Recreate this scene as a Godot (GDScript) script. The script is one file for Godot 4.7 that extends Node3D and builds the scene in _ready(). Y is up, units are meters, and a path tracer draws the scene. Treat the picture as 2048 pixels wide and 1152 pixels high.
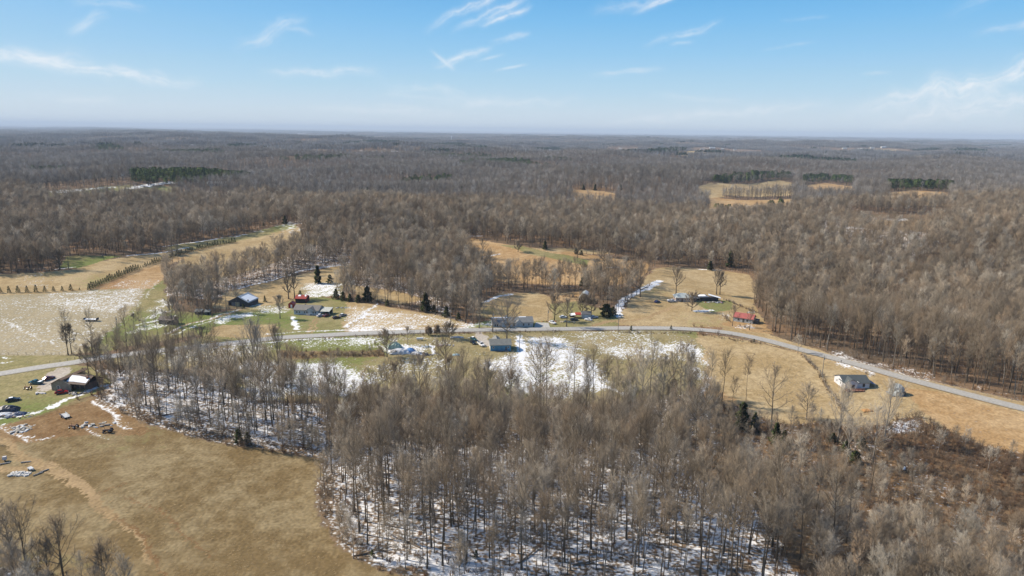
extends Node3D
# A winter drone view over farms and bare woods. x is to the right, d metres ahead of the drone (d = -z), y up. The drone hovers 100 m above the valley floor.

const HILLS := [[400, 600, 190, 150, 20], [-130, 690, 230, 140, 12], [30, 570, 90, 55, 6], [-430, 560, 200, 90, 7], [-560, 1050, 300, 200, 14], [300, 1150, 350, 150, 12], [700, 900, 250, 250, 16]]
const SUN_TRAVEL := Vector3(0.757, -0.616, 0.218)
var rng := RandomNumberGenerator.new()
var mats := {}
var used := {}

# ---------------------------------------------------------------- terrain
func hgt(x: float, d: float) -> float:
	var n := 1.4 * sin(x * 0.017 + 0.7) * sin(d * 0.014 + 1.3) + 0.8 * sin(x * 0.037 + d * 0.021 + 2.0)
	var m := maxf(smoothstep(600.0, 1300.0, d), smoothstep(450.0, 1000.0, absf(x)))
	if m > 0.0:
		n += m * (11.0 * sin(x * 0.0043 + 1.0) * sin(d * 0.0051 + 0.6) + 8.0 * sin(x * 0.0097 - d * 0.0062 + 1.7) + 5.0 * sin(d * 0.0145 + x * 0.004))
	if d < 2000.0:
		for q in HILLS:
			var u: float = (x - q[0]) / q[2]
			var w: float = (d - q[1]) / q[3]
			n += q[4] * exp(-u * u - w * w)
	if d > 1800.0:
		n += smoothstep(1800.0, 5000.0, d) * (20.0 * sin(x * 0.0011 + d * 0.0007 + 0.4) + 16.0 * sin(d * 0.0021 - x * 0.0005 + 2.1))
		n += smoothstep(9000.0, 22000.0, d) * (14.0 + 16.0 * sin(x * 0.0002 - 0.9))
	return n

func at(p: Vector2, up := 0.0) -> Vector3:
	return Vector3(p.x, hgt(p.x, p.y) + up, -p.y)

# ---------------------------------------------------------------- small mesh kit
class Geo:
	var v := PackedVector3Array()
	var n := PackedVector3Array()
	var c := PackedColorArray()
	var ix := PackedInt32Array()
	var col := Color.WHITE
	func quad(a: Vector3, b: Vector3, cc: Vector3, d: Vector3) -> void:   # seen from outside: anticlockwise
		var k := v.size()
		var nn := (b - a).cross(cc - a).normalized()
		for p in [a, b, cc, d]:
			v.append(p); n.append(nn); c.append(col)
		ix.append_array([k, k + 2, k + 1, k, k + 3, k + 2])
	func tri(a: Vector3, b: Vector3, cc: Vector3) -> void:
		var k := v.size()
		var nn := (b - a).cross(cc - a).normalized()
		for p in [a, b, cc]:
			v.append(p); n.append(nn); c.append(col)
		ix.append_array([k, k + 2, k + 1])
	func hexa(p: Array) -> void:   # four bottom corners anticlockwise from above, then the four above them
		quad(p[3], p[2], p[1], p[0]); quad(p[4], p[5], p[6], p[7])
		for i in 4:
			var j := (i + 1) % 4
			quad(p[i], p[j], p[j + 4], p[i + 4])
	func box(lo: Vector3, hi: Vector3) -> void:
		hexa([Vector3(lo.x, lo.y, hi.z), Vector3(hi.x, lo.y, hi.z), Vector3(hi.x, lo.y, lo.z), Vector3(lo.x, lo.y, lo.z), Vector3(lo.x, hi.y, hi.z), Vector3(hi.x, hi.y, hi.z), Vector3(hi.x, hi.y, lo.z), Vector3(lo.x, hi.y, lo.z)])
	func tube(pts: Array, rad: Array, sides: int, c0: Color, c1: Color) -> void:
		var k := v.size()
		var m := pts.size()
		var u := Vector3.ZERO
		for i in m:
			var ax: Vector3 = (pts[mini(i + 1, m - 1)] - pts[maxi(i - 1, 0)]).normalized()
			if i == 0:
				u = ax.cross(Vector3(0.31, 0.2, 0.93)).normalized()
			u = (u - ax * u.dot(ax)).normalized()
			var w := ax.cross(u)
			var cl := c0.lerp(c1, float(i) / (m - 1))
			for s in sides:
				var o := u * cos(TAU * s / sides) + w * sin(TAU * s / sides)
				v.append(pts[i] + o * rad[i]); n.append(o); c.append(cl)
		for i in m - 1:
			for s in sides:
				var a := k + i * sides + s
				var b := k + i * sides + (s + 1) % sides
				ix.append_array([a, b + sides, b, a, a + sides, b + sides])
	func spike(a: Vector3, b: Vector3, r: float, cl: Color) -> void:
		var k := v.size()
		var ax := (b - a).normalized()
		var u := ax.cross(Vector3(0.31, 0.2, 0.93)).normalized()
		var w := ax.cross(u)
		for s in 3:
			var o := u * cos(TAU * s / 3.0) + w * sin(TAU * s / 3.0)
			v.append(a + o * r); n.append(o); c.append(cl)
		v.append(b); n.append(ax); c.append(cl)
		ix.append_array([k, k + 3, k + 1, k + 1, k + 3, k + 2, k + 2, k + 3, k])
	func blade(p: Vector3, e1: Vector3, e2: Vector3, nn: Vector3, cl: Color) -> void:   # a flat leaf or needle spray
		var k := v.size()
		v.append_array([p - e1, p + e2, p + e1, p - e2 * 0.6])
		for i in 4:
			n.append(nn); c.append(cl)
		if (e1.cross(e2)).dot(nn) > 0.0:
			ix.append_array([k, k + 1, k + 2, k, k + 2, k + 3])
		else:
			ix.append_array([k, k + 2, k + 1, k, k + 3, k + 2])
	func done() -> ArrayMesh:
		var a := []
		a.resize(Mesh.ARRAY_MAX)
		a[Mesh.ARRAY_VERTEX] = v; a[Mesh.ARRAY_NORMAL] = n; a[Mesh.ARRAY_COLOR] = c; a[Mesh.ARRAY_INDEX] = ix
		var am := ArrayMesh.new()
		am.add_surface_from_arrays(Mesh.PRIMITIVE_TRIANGLES, a)
		return am

func numbered(parent: Node, called: String) -> String:
	var key := "%d/%s" % [parent.get_instance_id(), called]
	var k: int = used.get(key, -1) + 1
	used[key] = k
	return called if k == 0 else "%s_%03d" % [called, k]

func part(called: String, what, m: Material, parent: Node = self) -> MeshInstance3D:
	var o := MeshInstance3D.new()
	o.name = numbered(parent, called)
	o.mesh = what.done() if what is Geo else what
	if m:
		o.material_override = m
	parent.add_child(o, true)
	return o

func tag(o: Node, label: String, category := "", group := "", kind := "") -> void:
	if label: o.set_meta("label", label)
	if category: o.set_meta("category", category)
	if group: o.set_meta("group", group)
	if kind: o.set_meta("kind", kind)

func thing(called: String, label: String, category: String, pos: Vector3, yaw := 0.0, group := "") -> Node3D:
	var o := Node3D.new()
	o.name = numbered(self, called)
	add_child(o, true)
	o.position = pos
	o.rotation.y = yaw
	tag(o, label, category, group)
	return o

func copy(o: Node3D, pos: Vector3, yaw: float, label := "", scl := 1.0) -> Node3D:
	var c: Node3D = o.duplicate()
	var stem: String = o.get_meta("stem", o.name)
	c.set_meta("stem", stem)
	c.name = numbered(self, stem)
	add_child(c, true)
	c.transform = Transform3D(Basis(Vector3.UP, yaw).scaled(Vector3.ONE * scl), pos)
	if label: c.set_meta("label", label)
	return c

func lin(r: float, g: float, b: float) -> Color:
	return Color(r, g, b).linear_to_srgb()

func flat(r: float, g: float, b: float, rough := 0.85, metal := 0.0) -> StandardMaterial3D:
	var key := "%.3f %.3f %.3f %.2f %.2f" % [r, g, b, rough, metal]
	if not mats.has(key):
		var m := StandardMaterial3D.new()
		m.albedo_color = lin(r, g, b)
		m.roughness = rough
		m.metallic = metal
		mats[key] = m
	return mats[key]

func tinted(rough := 0.9) -> StandardMaterial3D:   # takes the mesh's own colours
	var key := "tinted %.2f" % rough
	if not mats.has(key):
		var m := StandardMaterial3D.new()
		m.vertex_color_use_as_albedo = true
		m.roughness = rough
		m.metallic_specular = 0.2
		mats[key] = m
	return mats[key]

# ---------------------------------------------------------------- land cover: who grows where
enum {WOOD, PASTURE, LAWN, HAY, BROOM, SNOW_WOOD, MEADOW, THICKET, EARTH, SNOW_HAY, PINES, THIN_WOOD, SOIL, GRAVEL, BRIGHT_WOOD, LITTER, YOUNG_WOOD, PALE_WOOD, DUSTED_WOOD}
class Raster:
	var x0: float
	var d0: float
	var res: float
	var w: int
	var h: int
	var img: Image
	var data: PackedByteArray
	func _init(x_from: float, d_from: float, step: float, cols: int, rows: int) -> void:
		x0 = x_from; d0 = d_from; res = step; w = cols; h = rows
		img = Image.create_empty(w, h, false, Image.FORMAT_L8)
	func poly(pts: Array, value: int) -> void:
		var c := Color8(value, value, value)
		var top := 1e9
		var low := -1e9
		for p in pts:
			top = minf(top, p.y); low = maxf(low, p.y)
		var j0 := maxi(0, int(ceil((top - d0) / res - 0.5)))
		var j1 := mini(h - 1, int(floor((low - d0) / res - 0.5)))
		for j in range(j0, j1 + 1):
			var y := d0 + (j + 0.5) * res
			var xs := []
			for k in pts.size():
				var a: Vector2 = pts[k]
				var b: Vector2 = pts[(k + 1) % pts.size()]
				if (a.y <= y) != (b.y <= y):
					xs.append(a.x + (b.x - a.x) * (y - a.y) / (b.y - a.y))
			xs.sort()
			for k in range(0, xs.size() - 1, 2):
				var i0 := maxi(0, int(round((xs[k] - x0) / res)))
				var i1 := mini(w, int(round((xs[k + 1] - x0) / res)))
				if i1 > i0:
					img.fill_rect(Rect2i(i0, j, i1 - i0, 1), c)
	func stroke(pts: Array, width: float, value: int) -> void:
		for k in pts.size() - 1:
			var a: Vector2 = pts[k]
			var b: Vector2 = pts[k + 1]
			var s := (b - a).normalized().orthogonal() * width * 0.5
			poly([a - s, a + s, b + s, b - s], value)
		for p in pts:
			var q := []
			for i in 8:
				q.append(p + Vector2.from_angle(TAU * i / 8.0) * width * 0.5)
			poly(q, value)
	func soften(by: int) -> void:
		img.resize(maxi(1, w / by), maxi(1, h / by), Image.INTERPOLATE_TRILINEAR)
		img.resize(w, h, Image.INTERPOLATE_BILINEAR)
	func keep() -> void:
		data = img.get_data()
	func get_at(x: float, d: float) -> int:
		var i := int((x - x0) / res)
		var j := int((d - d0) / res)
		if i < 0 or j < 0 or i >= w or j >= h:
			return -1
		return data[j * w + i]

var near := Raster.new(-360, 90, 0.5, 1440, 1040)
var mid := Raster.new(-1500, 400, 2, 1500, 1050)
var far := Raster.new(-9000, 2000, 12, 1500, 834)
var near_snow := Raster.new(-360, 90, 0.5, 1440, 1040)
var mid_snow := Raster.new(-1500, 400, 4, 750, 525)

func cover(x: float, d: float) -> int:
	var k := near.get_at(x, d) if d < 600.0 else -1
	if k < 0 and d < 2490.0:
		k = mid.get_at(x, d)
	if k < 0:
		k = far.get_at(x, d)
	return maxi(k, 0)

func land() -> void:
	var areas := [
		# the near ground
		[BROOM, [Vector2(94.6, 337.7), Vector2(136.3, 307.6), Vector2(163.2, 271), Vector2(190.2, 236.8), Vector2(213.6, 211.3), Vector2(182.2, 176.3), Vector2(161.8, 197.4), Vector2(144.3, 223.6), Vector2(113.5, 229.2), Vector2(76.5, 252.2)]],
		[YOUNG_WOOD, [Vector2(-100.7, 59.6), Vector2(-200.6, 140.7), Vector2(-118.5, 140.5), Vector2(-107.8, 136.8), Vector2(-96.9, 133.9), Vector2(-81.5, 128.7), Vector2(-42.5, 58.9)]],
		[THIN_WOOD, [Vector2(62.2, 206.1), Vector2(78.5, 252.3), Vector2(88.6, 235.5), Vector2(115.4, 233.5), Vector2(132.8, 228.4), Vector2(149, 234.9), Vector2(153.9, 222.1), Vector2(191.6, 186.8), Vector2(99, 84.9), Vector2(37.8, 85.1), Vector2(60.8, 139.9), Vector2(60.9, 179.5)]],
		[PALE_WOOD, [Vector2(75.8, 197.9), Vector2(76.2, 181.6), Vector2(78.2, 165.1), Vector2(85.1, 156.9), Vector2(93.2, 152.8), Vector2(103.8, 149.5), Vector2(112.2, 145.4), Vector2(115.2, 133.4), Vector2(126.6, 115), Vector2(92.2, 77.4), Vector2(45.2, 77.5), Vector2(69, 139.9), Vector2(72.2, 163.7)]],
		[SNOW_WOOD, [Vector2(-60.1, 198.8), Vector2(-55.9, 221.4), Vector2(-50.8, 249.4), Vector2(-23.2, 245.3), Vector2(5.5, 238.8), Vector2(42.1, 234), Vector2(55.9, 221.7), Vector2(57.5, 188.5), Vector2(66.3, 174), Vector2(68.2, 149.8), Vector2(63.9, 130.3), Vector2(43.4, 135.5), Vector2(21.1, 137.2), Vector2(-1.9, 138.6), Vector2(-18, 138.8), Vector2(-35.9, 146.4), Vector2(-47.8, 166.5)]],
		[SNOW_WOOD, [Vector2(-175.1, 267), Vector2(-147.5, 263.8), Vector2(-120.6, 263), Vector2(-104.2, 244.6), Vector2(-93.4, 238.4), Vector2(-71.4, 239.8), Vector2(-56.1, 238.3), Vector2(-54.2, 221.6), Vector2(-60.1, 198.8), Vector2(-87.2, 203.5), Vector2(-117.4, 215.8), Vector2(-149.3, 237)]],
		[YOUNG_WOOD, [Vector2(-69.6, 233.3), Vector2(-56.7, 241.1), Vector2(-46.4, 246.6), Vector2(-23.3, 247.2), Vector2(1.7, 240.1), Vector2(14.8, 238.7), Vector2(43, 239.8), Vector2(61, 244.6), Vector2(74.5, 252), Vector2(77.5, 242), Vector2(68.9, 206.6), Vector2(52.3, 205.5), Vector2(29.1, 202.9), Vector2(-3.2, 206.3), Vector2(-36.4, 209.1), Vector2(-58.6, 199), Vector2(-55.9, 221.4)]],
		[PASTURE, [Vector2(-206.3, 196), Vector2(-177.1, 207), Vector2(-166.2, 219.7), Vector2(-159.9, 234.7), Vector2(-152.5, 239.4), Vector2(-134.3, 224.9), Vector2(-117.1, 215), Vector2(-102.3, 208.5), Vector2(-86.9, 202.8), Vector2(-73.4, 200.8), Vector2(-59.9, 198.2), Vector2(-53.8, 182.6), Vector2(-48.2, 166.5), Vector2(-42.6, 153.8), Vector2(-35.9, 146.4), Vector2(-25.4, 141.5), Vector2(-15.7, 138.6), Vector2(-1.8, 138.1), Vector2(21, 136.7), Vector2(43.3, 134.9), Vector2(61.5, 129.8), Vector2(28.3, 38.8), Vector2(-31.7, 38.6), Vector2(-81.5, 128.7), Vector2(-96.9, 133.9), Vector2(-107.8, 136.8), Vector2(-118.5, 140.5), Vector2(-200.6, 140.7)]],
		[SOIL, [Vector2(-176, 209.9), Vector2(-165.3, 218.5), Vector2(-160.1, 229.2), Vector2(-152, 238.4), Vector2(-134, 224.9), Vector2(-122.3, 215.4), Vector2(-120.4, 206.9), Vector2(-134, 206.4), Vector2(-144.8, 202.8), Vector2(-152.2, 199.5), Vector2(-167.5, 202.9)]],
		[LAWN, [Vector2(-268, 195.4), Vector2(-177.1, 207), Vector2(-166.2, 219.7), Vector2(-159.9, 234.7), Vector2(-155, 241.9), Vector2(-158.2, 252.4), Vector2(-174.8, 270.1), Vector2(-185.2, 274.9), Vector2(-209.1, 263.9), Vector2(-295.7, 217.7)]],
		[LAWN, [Vector2(-335.5, 250), Vector2(-246.8, 290.4), Vector2(-229.2, 291.1), Vector2(-209.9, 289.3), Vector2(-194.8, 286.7), Vector2(-180.3, 284.6), Vector2(-186.9, 277.6), Vector2(-210, 265.1), Vector2(-296.7, 218.6)]],
		[MEADOW, [Vector2(-122.4, 267.2), Vector2(-133.4, 298.1), Vector2(-120.6, 313.3), Vector2(-103.5, 319.9), Vector2(-80.4, 326.1), Vector2(-30.9, 329.7), Vector2(-5.8, 335.1), Vector2(33.2, 342.6), Vector2(72.7, 344.5), Vector2(95.4, 340.9), Vector2(97.6, 328), Vector2(92.7, 313.6), Vector2(86.5, 287.1), Vector2(78.2, 266), Vector2(63.5, 251.1), Vector2(34.3, 245.5), Vector2(14.9, 240.6), Vector2(-4, 244.2), Vector2(-23.6, 250.2), Vector2(-46.7, 248.6), Vector2(-56.7, 241.1), Vector2(-72.2, 242.7), Vector2(-94.3, 240.9), Vector2(-105.8, 248.7)]],
		[LITTER, [Vector2(-106.6, 300), Vector2(-84.3, 303), Vector2(-58.8, 303.3), Vector2(-57, 293.6), Vector2(-81.3, 291.6), Vector2(-102.7, 288.4)]],
		[HAY, [Vector2(94.6, 337.7), Vector2(108.8, 333.6), Vector2(122.7, 322.6), Vector2(135.7, 306.2), Vector2(150, 287.1), Vector2(162.6, 269.8), Vector2(173.8, 254.4), Vector2(189.9, 236.4), Vector2(213.3, 210.9), Vector2(185.6, 180.1), Vector2(165.9, 203.1), Vector2(157.2, 211.3), Vector2(153.9, 222.1), Vector2(149.5, 235.7), Vector2(132.8, 228.4), Vector2(121.4, 226.9), Vector2(113.6, 233.6), Vector2(100.9, 229.1), Vector2(92.4, 235.7), Vector2(88.5, 252.8), Vector2(83.5, 266.2), Vector2(86.9, 287.1), Vector2(93.2, 313.6)]],
		[BROOM, [Vector2(158.1, 261.7), Vector2(173.2, 253.4), Vector2(188.9, 235), Vector2(212.3, 209.8), Vector2(185.6, 180.1), Vector2(165.9, 203.1), Vector2(157.2, 211.3), Vector2(153.9, 222.1), Vector2(153.7, 239.9)]],
		[THICKET, [Vector2(121.6, 216.7), Vector2(141.3, 234.2), Vector2(149, 234.9), Vector2(153.9, 222.1), Vector2(156.7, 210.6), Vector2(165.4, 202.4), Vector2(185.2, 179.6), Vector2(139.4, 129), Vector2(131, 154.9), Vector2(133.3, 177.3), Vector2(130.4, 188.9), Vector2(123.6, 198.5)]],
		[HAY, [Vector2(111.6, 352.1), Vector2(132.5, 336.1), Vector2(148.2, 307.9), Vector2(160.8, 286.6), Vector2(172.8, 269.5), Vector2(196.5, 245.5), Vector2(221.8, 220.2), Vector2(213.6, 211.3), Vector2(190.2, 236.8), Vector2(163.2, 271), Vector2(136.3, 307.6), Vector2(123.2, 324.1), Vector2(108.1, 340.1)]],
		# the left fields
		[SNOW_HAY, [Vector2(-367.1, 338.5), Vector2(-329.3, 395), Vector2(-307.8, 398.2), Vector2(-278.8, 399.9), Vector2(-257.2, 409.5), Vector2(-231.1, 418.3), Vector2(-231.6, 441.2), Vector2(-203.9, 391.9), Vector2(-186, 358.4), Vector2(-183.2, 327.4), Vector2(-186.9, 301.6), Vector2(-187.8, 289.7), Vector2(-195.3, 287.4), Vector2(-246.8, 290.4), Vector2(-296.4, 268.8)]],
		[LAWN, [Vector2(-236, 437), Vector2(-234.2, 446.5), Vector2(-202.6, 392.2), Vector2(-190, 369.5), Vector2(-166.8, 364.2), Vector2(-157.5, 375.6), Vector2(-150.2, 386.4), Vector2(-140.9, 354.3), Vector2(-151.8, 341.9), Vector2(-153.1, 321.5), Vector2(-164.9, 310.8), Vector2(-176.5, 301.7), Vector2(-182.4, 288.2), Vector2(-191, 291.3), Vector2(-198.9, 322.2), Vector2(-209.1, 361)]],
		[HAY, [Vector2(-367.1, 338.5), Vector2(-432.9, 403), Vector2(-366.6, 442.3), Vector2(-345.6, 450), Vector2(-317.2, 453.1), Vector2(-302.3, 462), Vector2(-301, 480.1), Vector2(-287.7, 498.4), Vector2(-266.7, 523.6), Vector2(-258.6, 539.8), Vector2(-247.4, 560.7), Vector2(-241.3, 546.1), Vector2(-250.7, 526.9), Vector2(-253.7, 504.6), Vector2(-258.1, 476.7), Vector2(-259.6, 456.4), Vector2(-261, 439), Vector2(-259.8, 421.8), Vector2(-259.5, 408.1), Vector2(-278.8, 399.9), Vector2(-330.2, 396.1)]],
		[BROOM, [Vector2(-258.7, 409.4), Vector2(-259.8, 421.8), Vector2(-261, 439), Vector2(-259.6, 456.4), Vector2(-258.1, 476.7), Vector2(-253.7, 504.6), Vector2(-250.7, 526.9), Vector2(-244.1, 525.3), Vector2(-247.1, 483.3), Vector2(-231.6, 441.2), Vector2(-227.6, 417.7)]],
		[LAWN, [Vector2(-313.8, 464.9), Vector2(-331.5, 496), Vector2(-322.2, 500.2), Vector2(-291, 501.1), Vector2(-299.2, 480.2), Vector2(-302.2, 464.7)]],
		[HAY, [Vector2(-247.4, 560.7), Vector2(-225.5, 579.9), Vector2(-201.3, 629.7), Vector2(-160.6, 562.4), Vector2(-177.3, 511.9), Vector2(-191.6, 470), Vector2(-206.2, 439.8), Vector2(-220.9, 429.5), Vector2(-240.4, 469.4), Vector2(-251.1, 526.8)]],
		[LAWN, [Vector2(-274.1, 526.8), Vector2(-274.1, 547.3), Vector2(-257.5, 574.5), Vector2(-235.4, 606.5), Vector2(-213.9, 659.4), Vector2(-199.7, 624.7), Vector2(-225.5, 579.9), Vector2(-245.1, 555.1), Vector2(-257, 536.4)]],
		[MEADOW, [Vector2(-157.5, 303.1), Vector2(-147.7, 320.4), Vector2(-123.1, 320.1), Vector2(-104, 321.6), Vector2(-120.3, 312.4), Vector2(-133.4, 298.1), Vector2(-126.5, 276.6), Vector2(-143.4, 267.9), Vector2(-162.2, 271.9), Vector2(-176.6, 278.5), Vector2(-170.3, 290.4)]],
		# farms in the middle
		[DUSTED_WOOD, [Vector2(-210, 401.2), Vector2(-222.4, 426.1), Vector2(-213.6, 434.6), Vector2(-206.2, 439.8), Vector2(-191.6, 470), Vector2(-177.3, 511.9), Vector2(-161.5, 565.8), Vector2(-156.7, 596.6), Vector2(-92.1, 551), Vector2(-48.2, 519.2), Vector2(-33.2, 354.6), Vector2(-50.4, 384.1), Vector2(-79.8, 400.9), Vector2(-112, 446.7), Vector2(-140.9, 490.5), Vector2(-160.4, 460.9), Vector2(-172.5, 437.8), Vector2(-181.2, 397.2)]],
		[HAY, [Vector2(-174.8, 382.6), Vector2(-180.3, 416.8), Vector2(-172, 436.5), Vector2(-159.5, 458.2), Vector2(-144.5, 477.6), Vector2(-134, 492.1), Vector2(-119, 498.9), Vector2(-110.2, 476.2), Vector2(-113.1, 451), Vector2(-124.5, 431), Vector2(-131.6, 411.9), Vector2(-138.2, 394.4), Vector2(-151.2, 381.3), Vector2(-166.5, 376.6)]],
		[MEADOW, [Vector2(-131.3, 406.8), Vector2(-138.6, 441.3), Vector2(-129.1, 447.6), Vector2(-111.4, 443.9), Vector2(-105.7, 412.6), Vector2(-115.1, 408.3)]],
		[HAY, [Vector2(-111, 442.5), Vector2(-74.1, 420.8), Vector2(-52.3, 398.9), Vector2(-65.2, 386), Vector2(-93.2, 406.6)]],
		[LAWN, [Vector2(-152.3, 319.7), Vector2(-154.3, 341.5), Vector2(-161.7, 365.2), Vector2(-151.2, 381.3), Vector2(-138.2, 394.4), Vector2(-131.3, 406.8), Vector2(-118.3, 408.5), Vector2(-100.1, 397.2), Vector2(-87.1, 354.7), Vector2(-81.8, 332.2), Vector2(-105, 325.1), Vector2(-122.8, 319.2)]],
		[HAY, [Vector2(-85.7, 332.2), Vector2(-99.8, 396), Vector2(-83.4, 388.9), Vector2(-63.7, 376.8), Vector2(-42.4, 364.3), Vector2(-23.3, 347.7), Vector2(-8.6, 343.9), Vector2(-31.4, 335.8), Vector2(-56.5, 332.4)]],
		[HAY, [Vector2(-150, 320.1), Vector2(-154.6, 336.2), Vector2(-151.8, 341.9), Vector2(-122.4, 347.2), Vector2(-117.8, 322.4), Vector2(-131.7, 317.2)]],
		[LAWN, [Vector2(-25.4, 339.9), Vector2(-11.7, 357.3), Vector2(21.1, 362), Vector2(25, 380.7), Vector2(51.4, 384.7), Vector2(60.9, 370.6), Vector2(58.2, 352.5), Vector2(-6, 342.5)]],
		[HAY, [Vector2(-18.9, 364.7), Vector2(-17.4, 392.7), Vector2(-7.6, 422.1), Vector2(17.9, 424.4), Vector2(22.5, 414.4), Vector2(24.2, 398.1), Vector2(25, 380.7), Vector2(21.1, 362), Vector2(-6.2, 354.1)]],
		[LAWN, [Vector2(22.7, 393.6), Vector2(41.6, 404.3), Vector2(43.7, 395.4), Vector2(51.4, 384.7), Vector2(24.8, 378.6)]],
		[BROOM, [Vector2(27.4, 422.6), Vector2(43.4, 423.9), Vector2(43.1, 404.2), Vector2(24.5, 398.1)]],
		[HAY, [Vector2(57.1, 352.5), Vector2(60.9, 370.6), Vector2(66.8, 390.1), Vector2(78.7, 416.6), Vector2(91.5, 459.7), Vector2(105.6, 495.9), Vector2(121.1, 507), Vector2(147.7, 500.6), Vector2(171.3, 481.8), Vector2(164.8, 447.3), Vector2(147, 404.8), Vector2(139.6, 362.9), Vector2(128.3, 338.7), Vector2(110.3, 347.7), Vector2(87.4, 351.4)]],
		[LAWN, [Vector2(110.4, 399.5), Vector2(136.8, 406.6), Vector2(125.7, 380.6), Vector2(113.3, 377.4)]],
		[BROOM, [Vector2(111.6, 352.1), Vector2(122.6, 361.6), Vector2(137.7, 357.7), Vector2(133.8, 336.1), Vector2(123.5, 339.6)]],
		[BROOM, [Vector2(-46.9, 574.1), Vector2(-37, 585.9), Vector2(-10.5, 562), Vector2(14, 542.2), Vector2(41.7, 535.5), Vector2(68.5, 526.5), Vector2(87.5, 522.4), Vector2(105.1, 512.3), Vector2(92.8, 463.2), Vector2(69.6, 439.5), Vector2(25.2, 441.9), Vector2(-4.7, 446.8), Vector2(-25, 481.3), Vector2(-38, 539)]],
		[LAWN, [Vector2(-10.4, 555.3), Vector2(2, 553.6), Vector2(29.6, 531.2), Vector2(59.2, 512.2), Vector2(55.8, 498.1), Vector2(32.4, 510.8), Vector2(9.9, 531.4)]],
		[HAY, [Vector2(14.1, 543.7), Vector2(66.9, 547.1), Vector2(82, 538.7), Vector2(61.3, 532.3), Vector2(29.7, 534)]],
		# openings in the far woods
		[BROOM, [Vector2(328.1, 1133.8), Vector2(384, 1113), Vector2(445.7, 1147.7), Vector2(438.8, 1067.9), Vector2(345.5, 854.4), Vector2(280, 803.9), Vector2(251.4, 847.5), Vector2(276.2, 984.2)]],
		[HAY, [Vector2(321.5, 1202), Vector2(473, 1504), Vector2(630, 1631), Vector2(652, 1614), Vector2(466.6, 1137.6), Vector2(388.7, 1127.1), Vector2(298.2, 1095.2)]],
		[WOOD, [Vector2(345.1, 1132.6), Vector2(388.7, 1127.1), Vector2(472.5, 1148.3), Vector2(457.1, 1093.7), Vector2(371.6, 1075.8), Vector2(330.9, 1097.9)]],
		[BROOM, [Vector2(664, 1583), Vector2(736, 1628), Vector2(767, 1559), Vector2(519.1, 1039.7), Vector2(473.1, 1109.5)]],
		[BROOM, [Vector2(586, 1072.9), Vector2(643.7, 1103.1), Vector2(673.1, 1066.6), Vector2(553.7, 868.1), Vector2(484.2, 885.7)]],
		[BROOM, [Vector2(90, 1111.9), Vector2(125.3, 1123.8), Vector2(161.9, 1093.1), Vector2(143.7, 964.5), Vector2(86.7, 959.4)]],
		[LAWN, [Vector2(-634.9, 929.4), Vector2(-592.9, 961.3), Vector2(-561.1, 992.7), Vector2(-522.8, 1055.4), Vector2(-497.6, 1019.5), Vector2(-469.2, 935.8), Vector2(-490.1, 862.3), Vector2(-564.2, 831.2)]],
		[BRIGHT_WOOD, [Vector2(-392.1, 847.8), Vector2(-405.4, 914.4), Vector2(-359.8, 935.5), Vector2(-300.4, 785.9), Vector2(-331.3, 756.5)]],
		[BRIGHT_WOOD, [Vector2(-173.4, 724.8), Vector2(-132.3, 764.5), Vector2(-112.7, 678.6), Vector2(-146.6, 651.1)]],
		[BRIGHT_WOOD, [Vector2(323.7, 810.6), Vector2(408, 826.4), Vector2(353.6, 575), Vector2(333.9, 527.3), Vector2(294.5, 511.2), Vector2(266.4, 567.4)]],
		[BRIGHT_WOOD, [Vector2(-615.6, 818.6), Vector2(-550.2, 889.1), Vector2(-480, 943.9), Vector2(-462.1, 907.4), Vector2(-525.7, 828), Vector2(-579.6, 769)]],
		[LITTER, [Vector2(-563.6, 679.1), Vector2(-528.3, 699), Vector2(-435.6, 725.8), Vector2(-423.1, 704.5), Vector2(-506.9, 669.9), Vector2(-538.9, 648.6)]],
		[PINES, [Vector2(250.6, 901.9), Vector2(278.5, 918.4), Vector2(310, 893), Vector2(369.6, 947.1), Vector2(348, 865.5), Vector2(280, 803.9), Vector2(228, 777.2)]],
		[LITTER, [Vector2(392, 818), Vector2(416, 772.8), Vector2(459, 759.4), Vector2(516.9, 785.2), Vector2(428.6, 648.7), Vector2(362.3, 597.1), Vector2(329.2, 609.1), Vector2(319.2, 653.7)]],
		[PINES, [Vector2(426.8, 879.2), Vector2(445.2, 828.5), Vector2(485.8, 805.2), Vector2(526.3, 809.4), Vector2(512.3, 786.9), Vector2(459, 759.4), Vector2(408.8, 759.1), Vector2(397.1, 803.8)]],
		[PINES, [Vector2(811, 1520), Vector2(885, 1500), Vector2(945.2, 1466.3), Vector2(680.9, 1066.7), Vector2(646.1, 1107.3), Vector2(590.8, 1081.8)]],
		[PINES, [Vector2(439, 1521), Vector2(503, 1603), Vector2(698, 1811), Vector2(726, 1809), Vector2(672, 1672), Vector2(632, 1637), Vector2(476, 1515), Vector2(365, 1263.1)]],
		[PINES, [Vector2(698, 1682), Vector2(796, 1795), Vector2(849, 1730), Vector2(774, 1573), Vector2(740, 1638), Vector2(668, 1593)]],
		[PINES, [Vector2(-228, 1372), Vector2(-180.4, 1404.8), Vector2(-130.4, 1416.4), Vector2(-122, 1378.4), Vector2(-173.4, 1349.3), Vector2(-218.9, 1327.3)]],
		[PINES, [Vector2(-585.1, 1043.7), Vector2(-772, 1550), Vector2(-706, 1605), Vector2(-624, 1626), Vector2(-433.8, 1129), Vector2(-467.4, 1024.9), Vector2(-546, 991.3)]],
		[PINES, [Vector2(-993.4, 1416.7), Vector2(-979, 1506), Vector2(-956.6, 1470.6), Vector2(-968, 1379.5)]],
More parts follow.
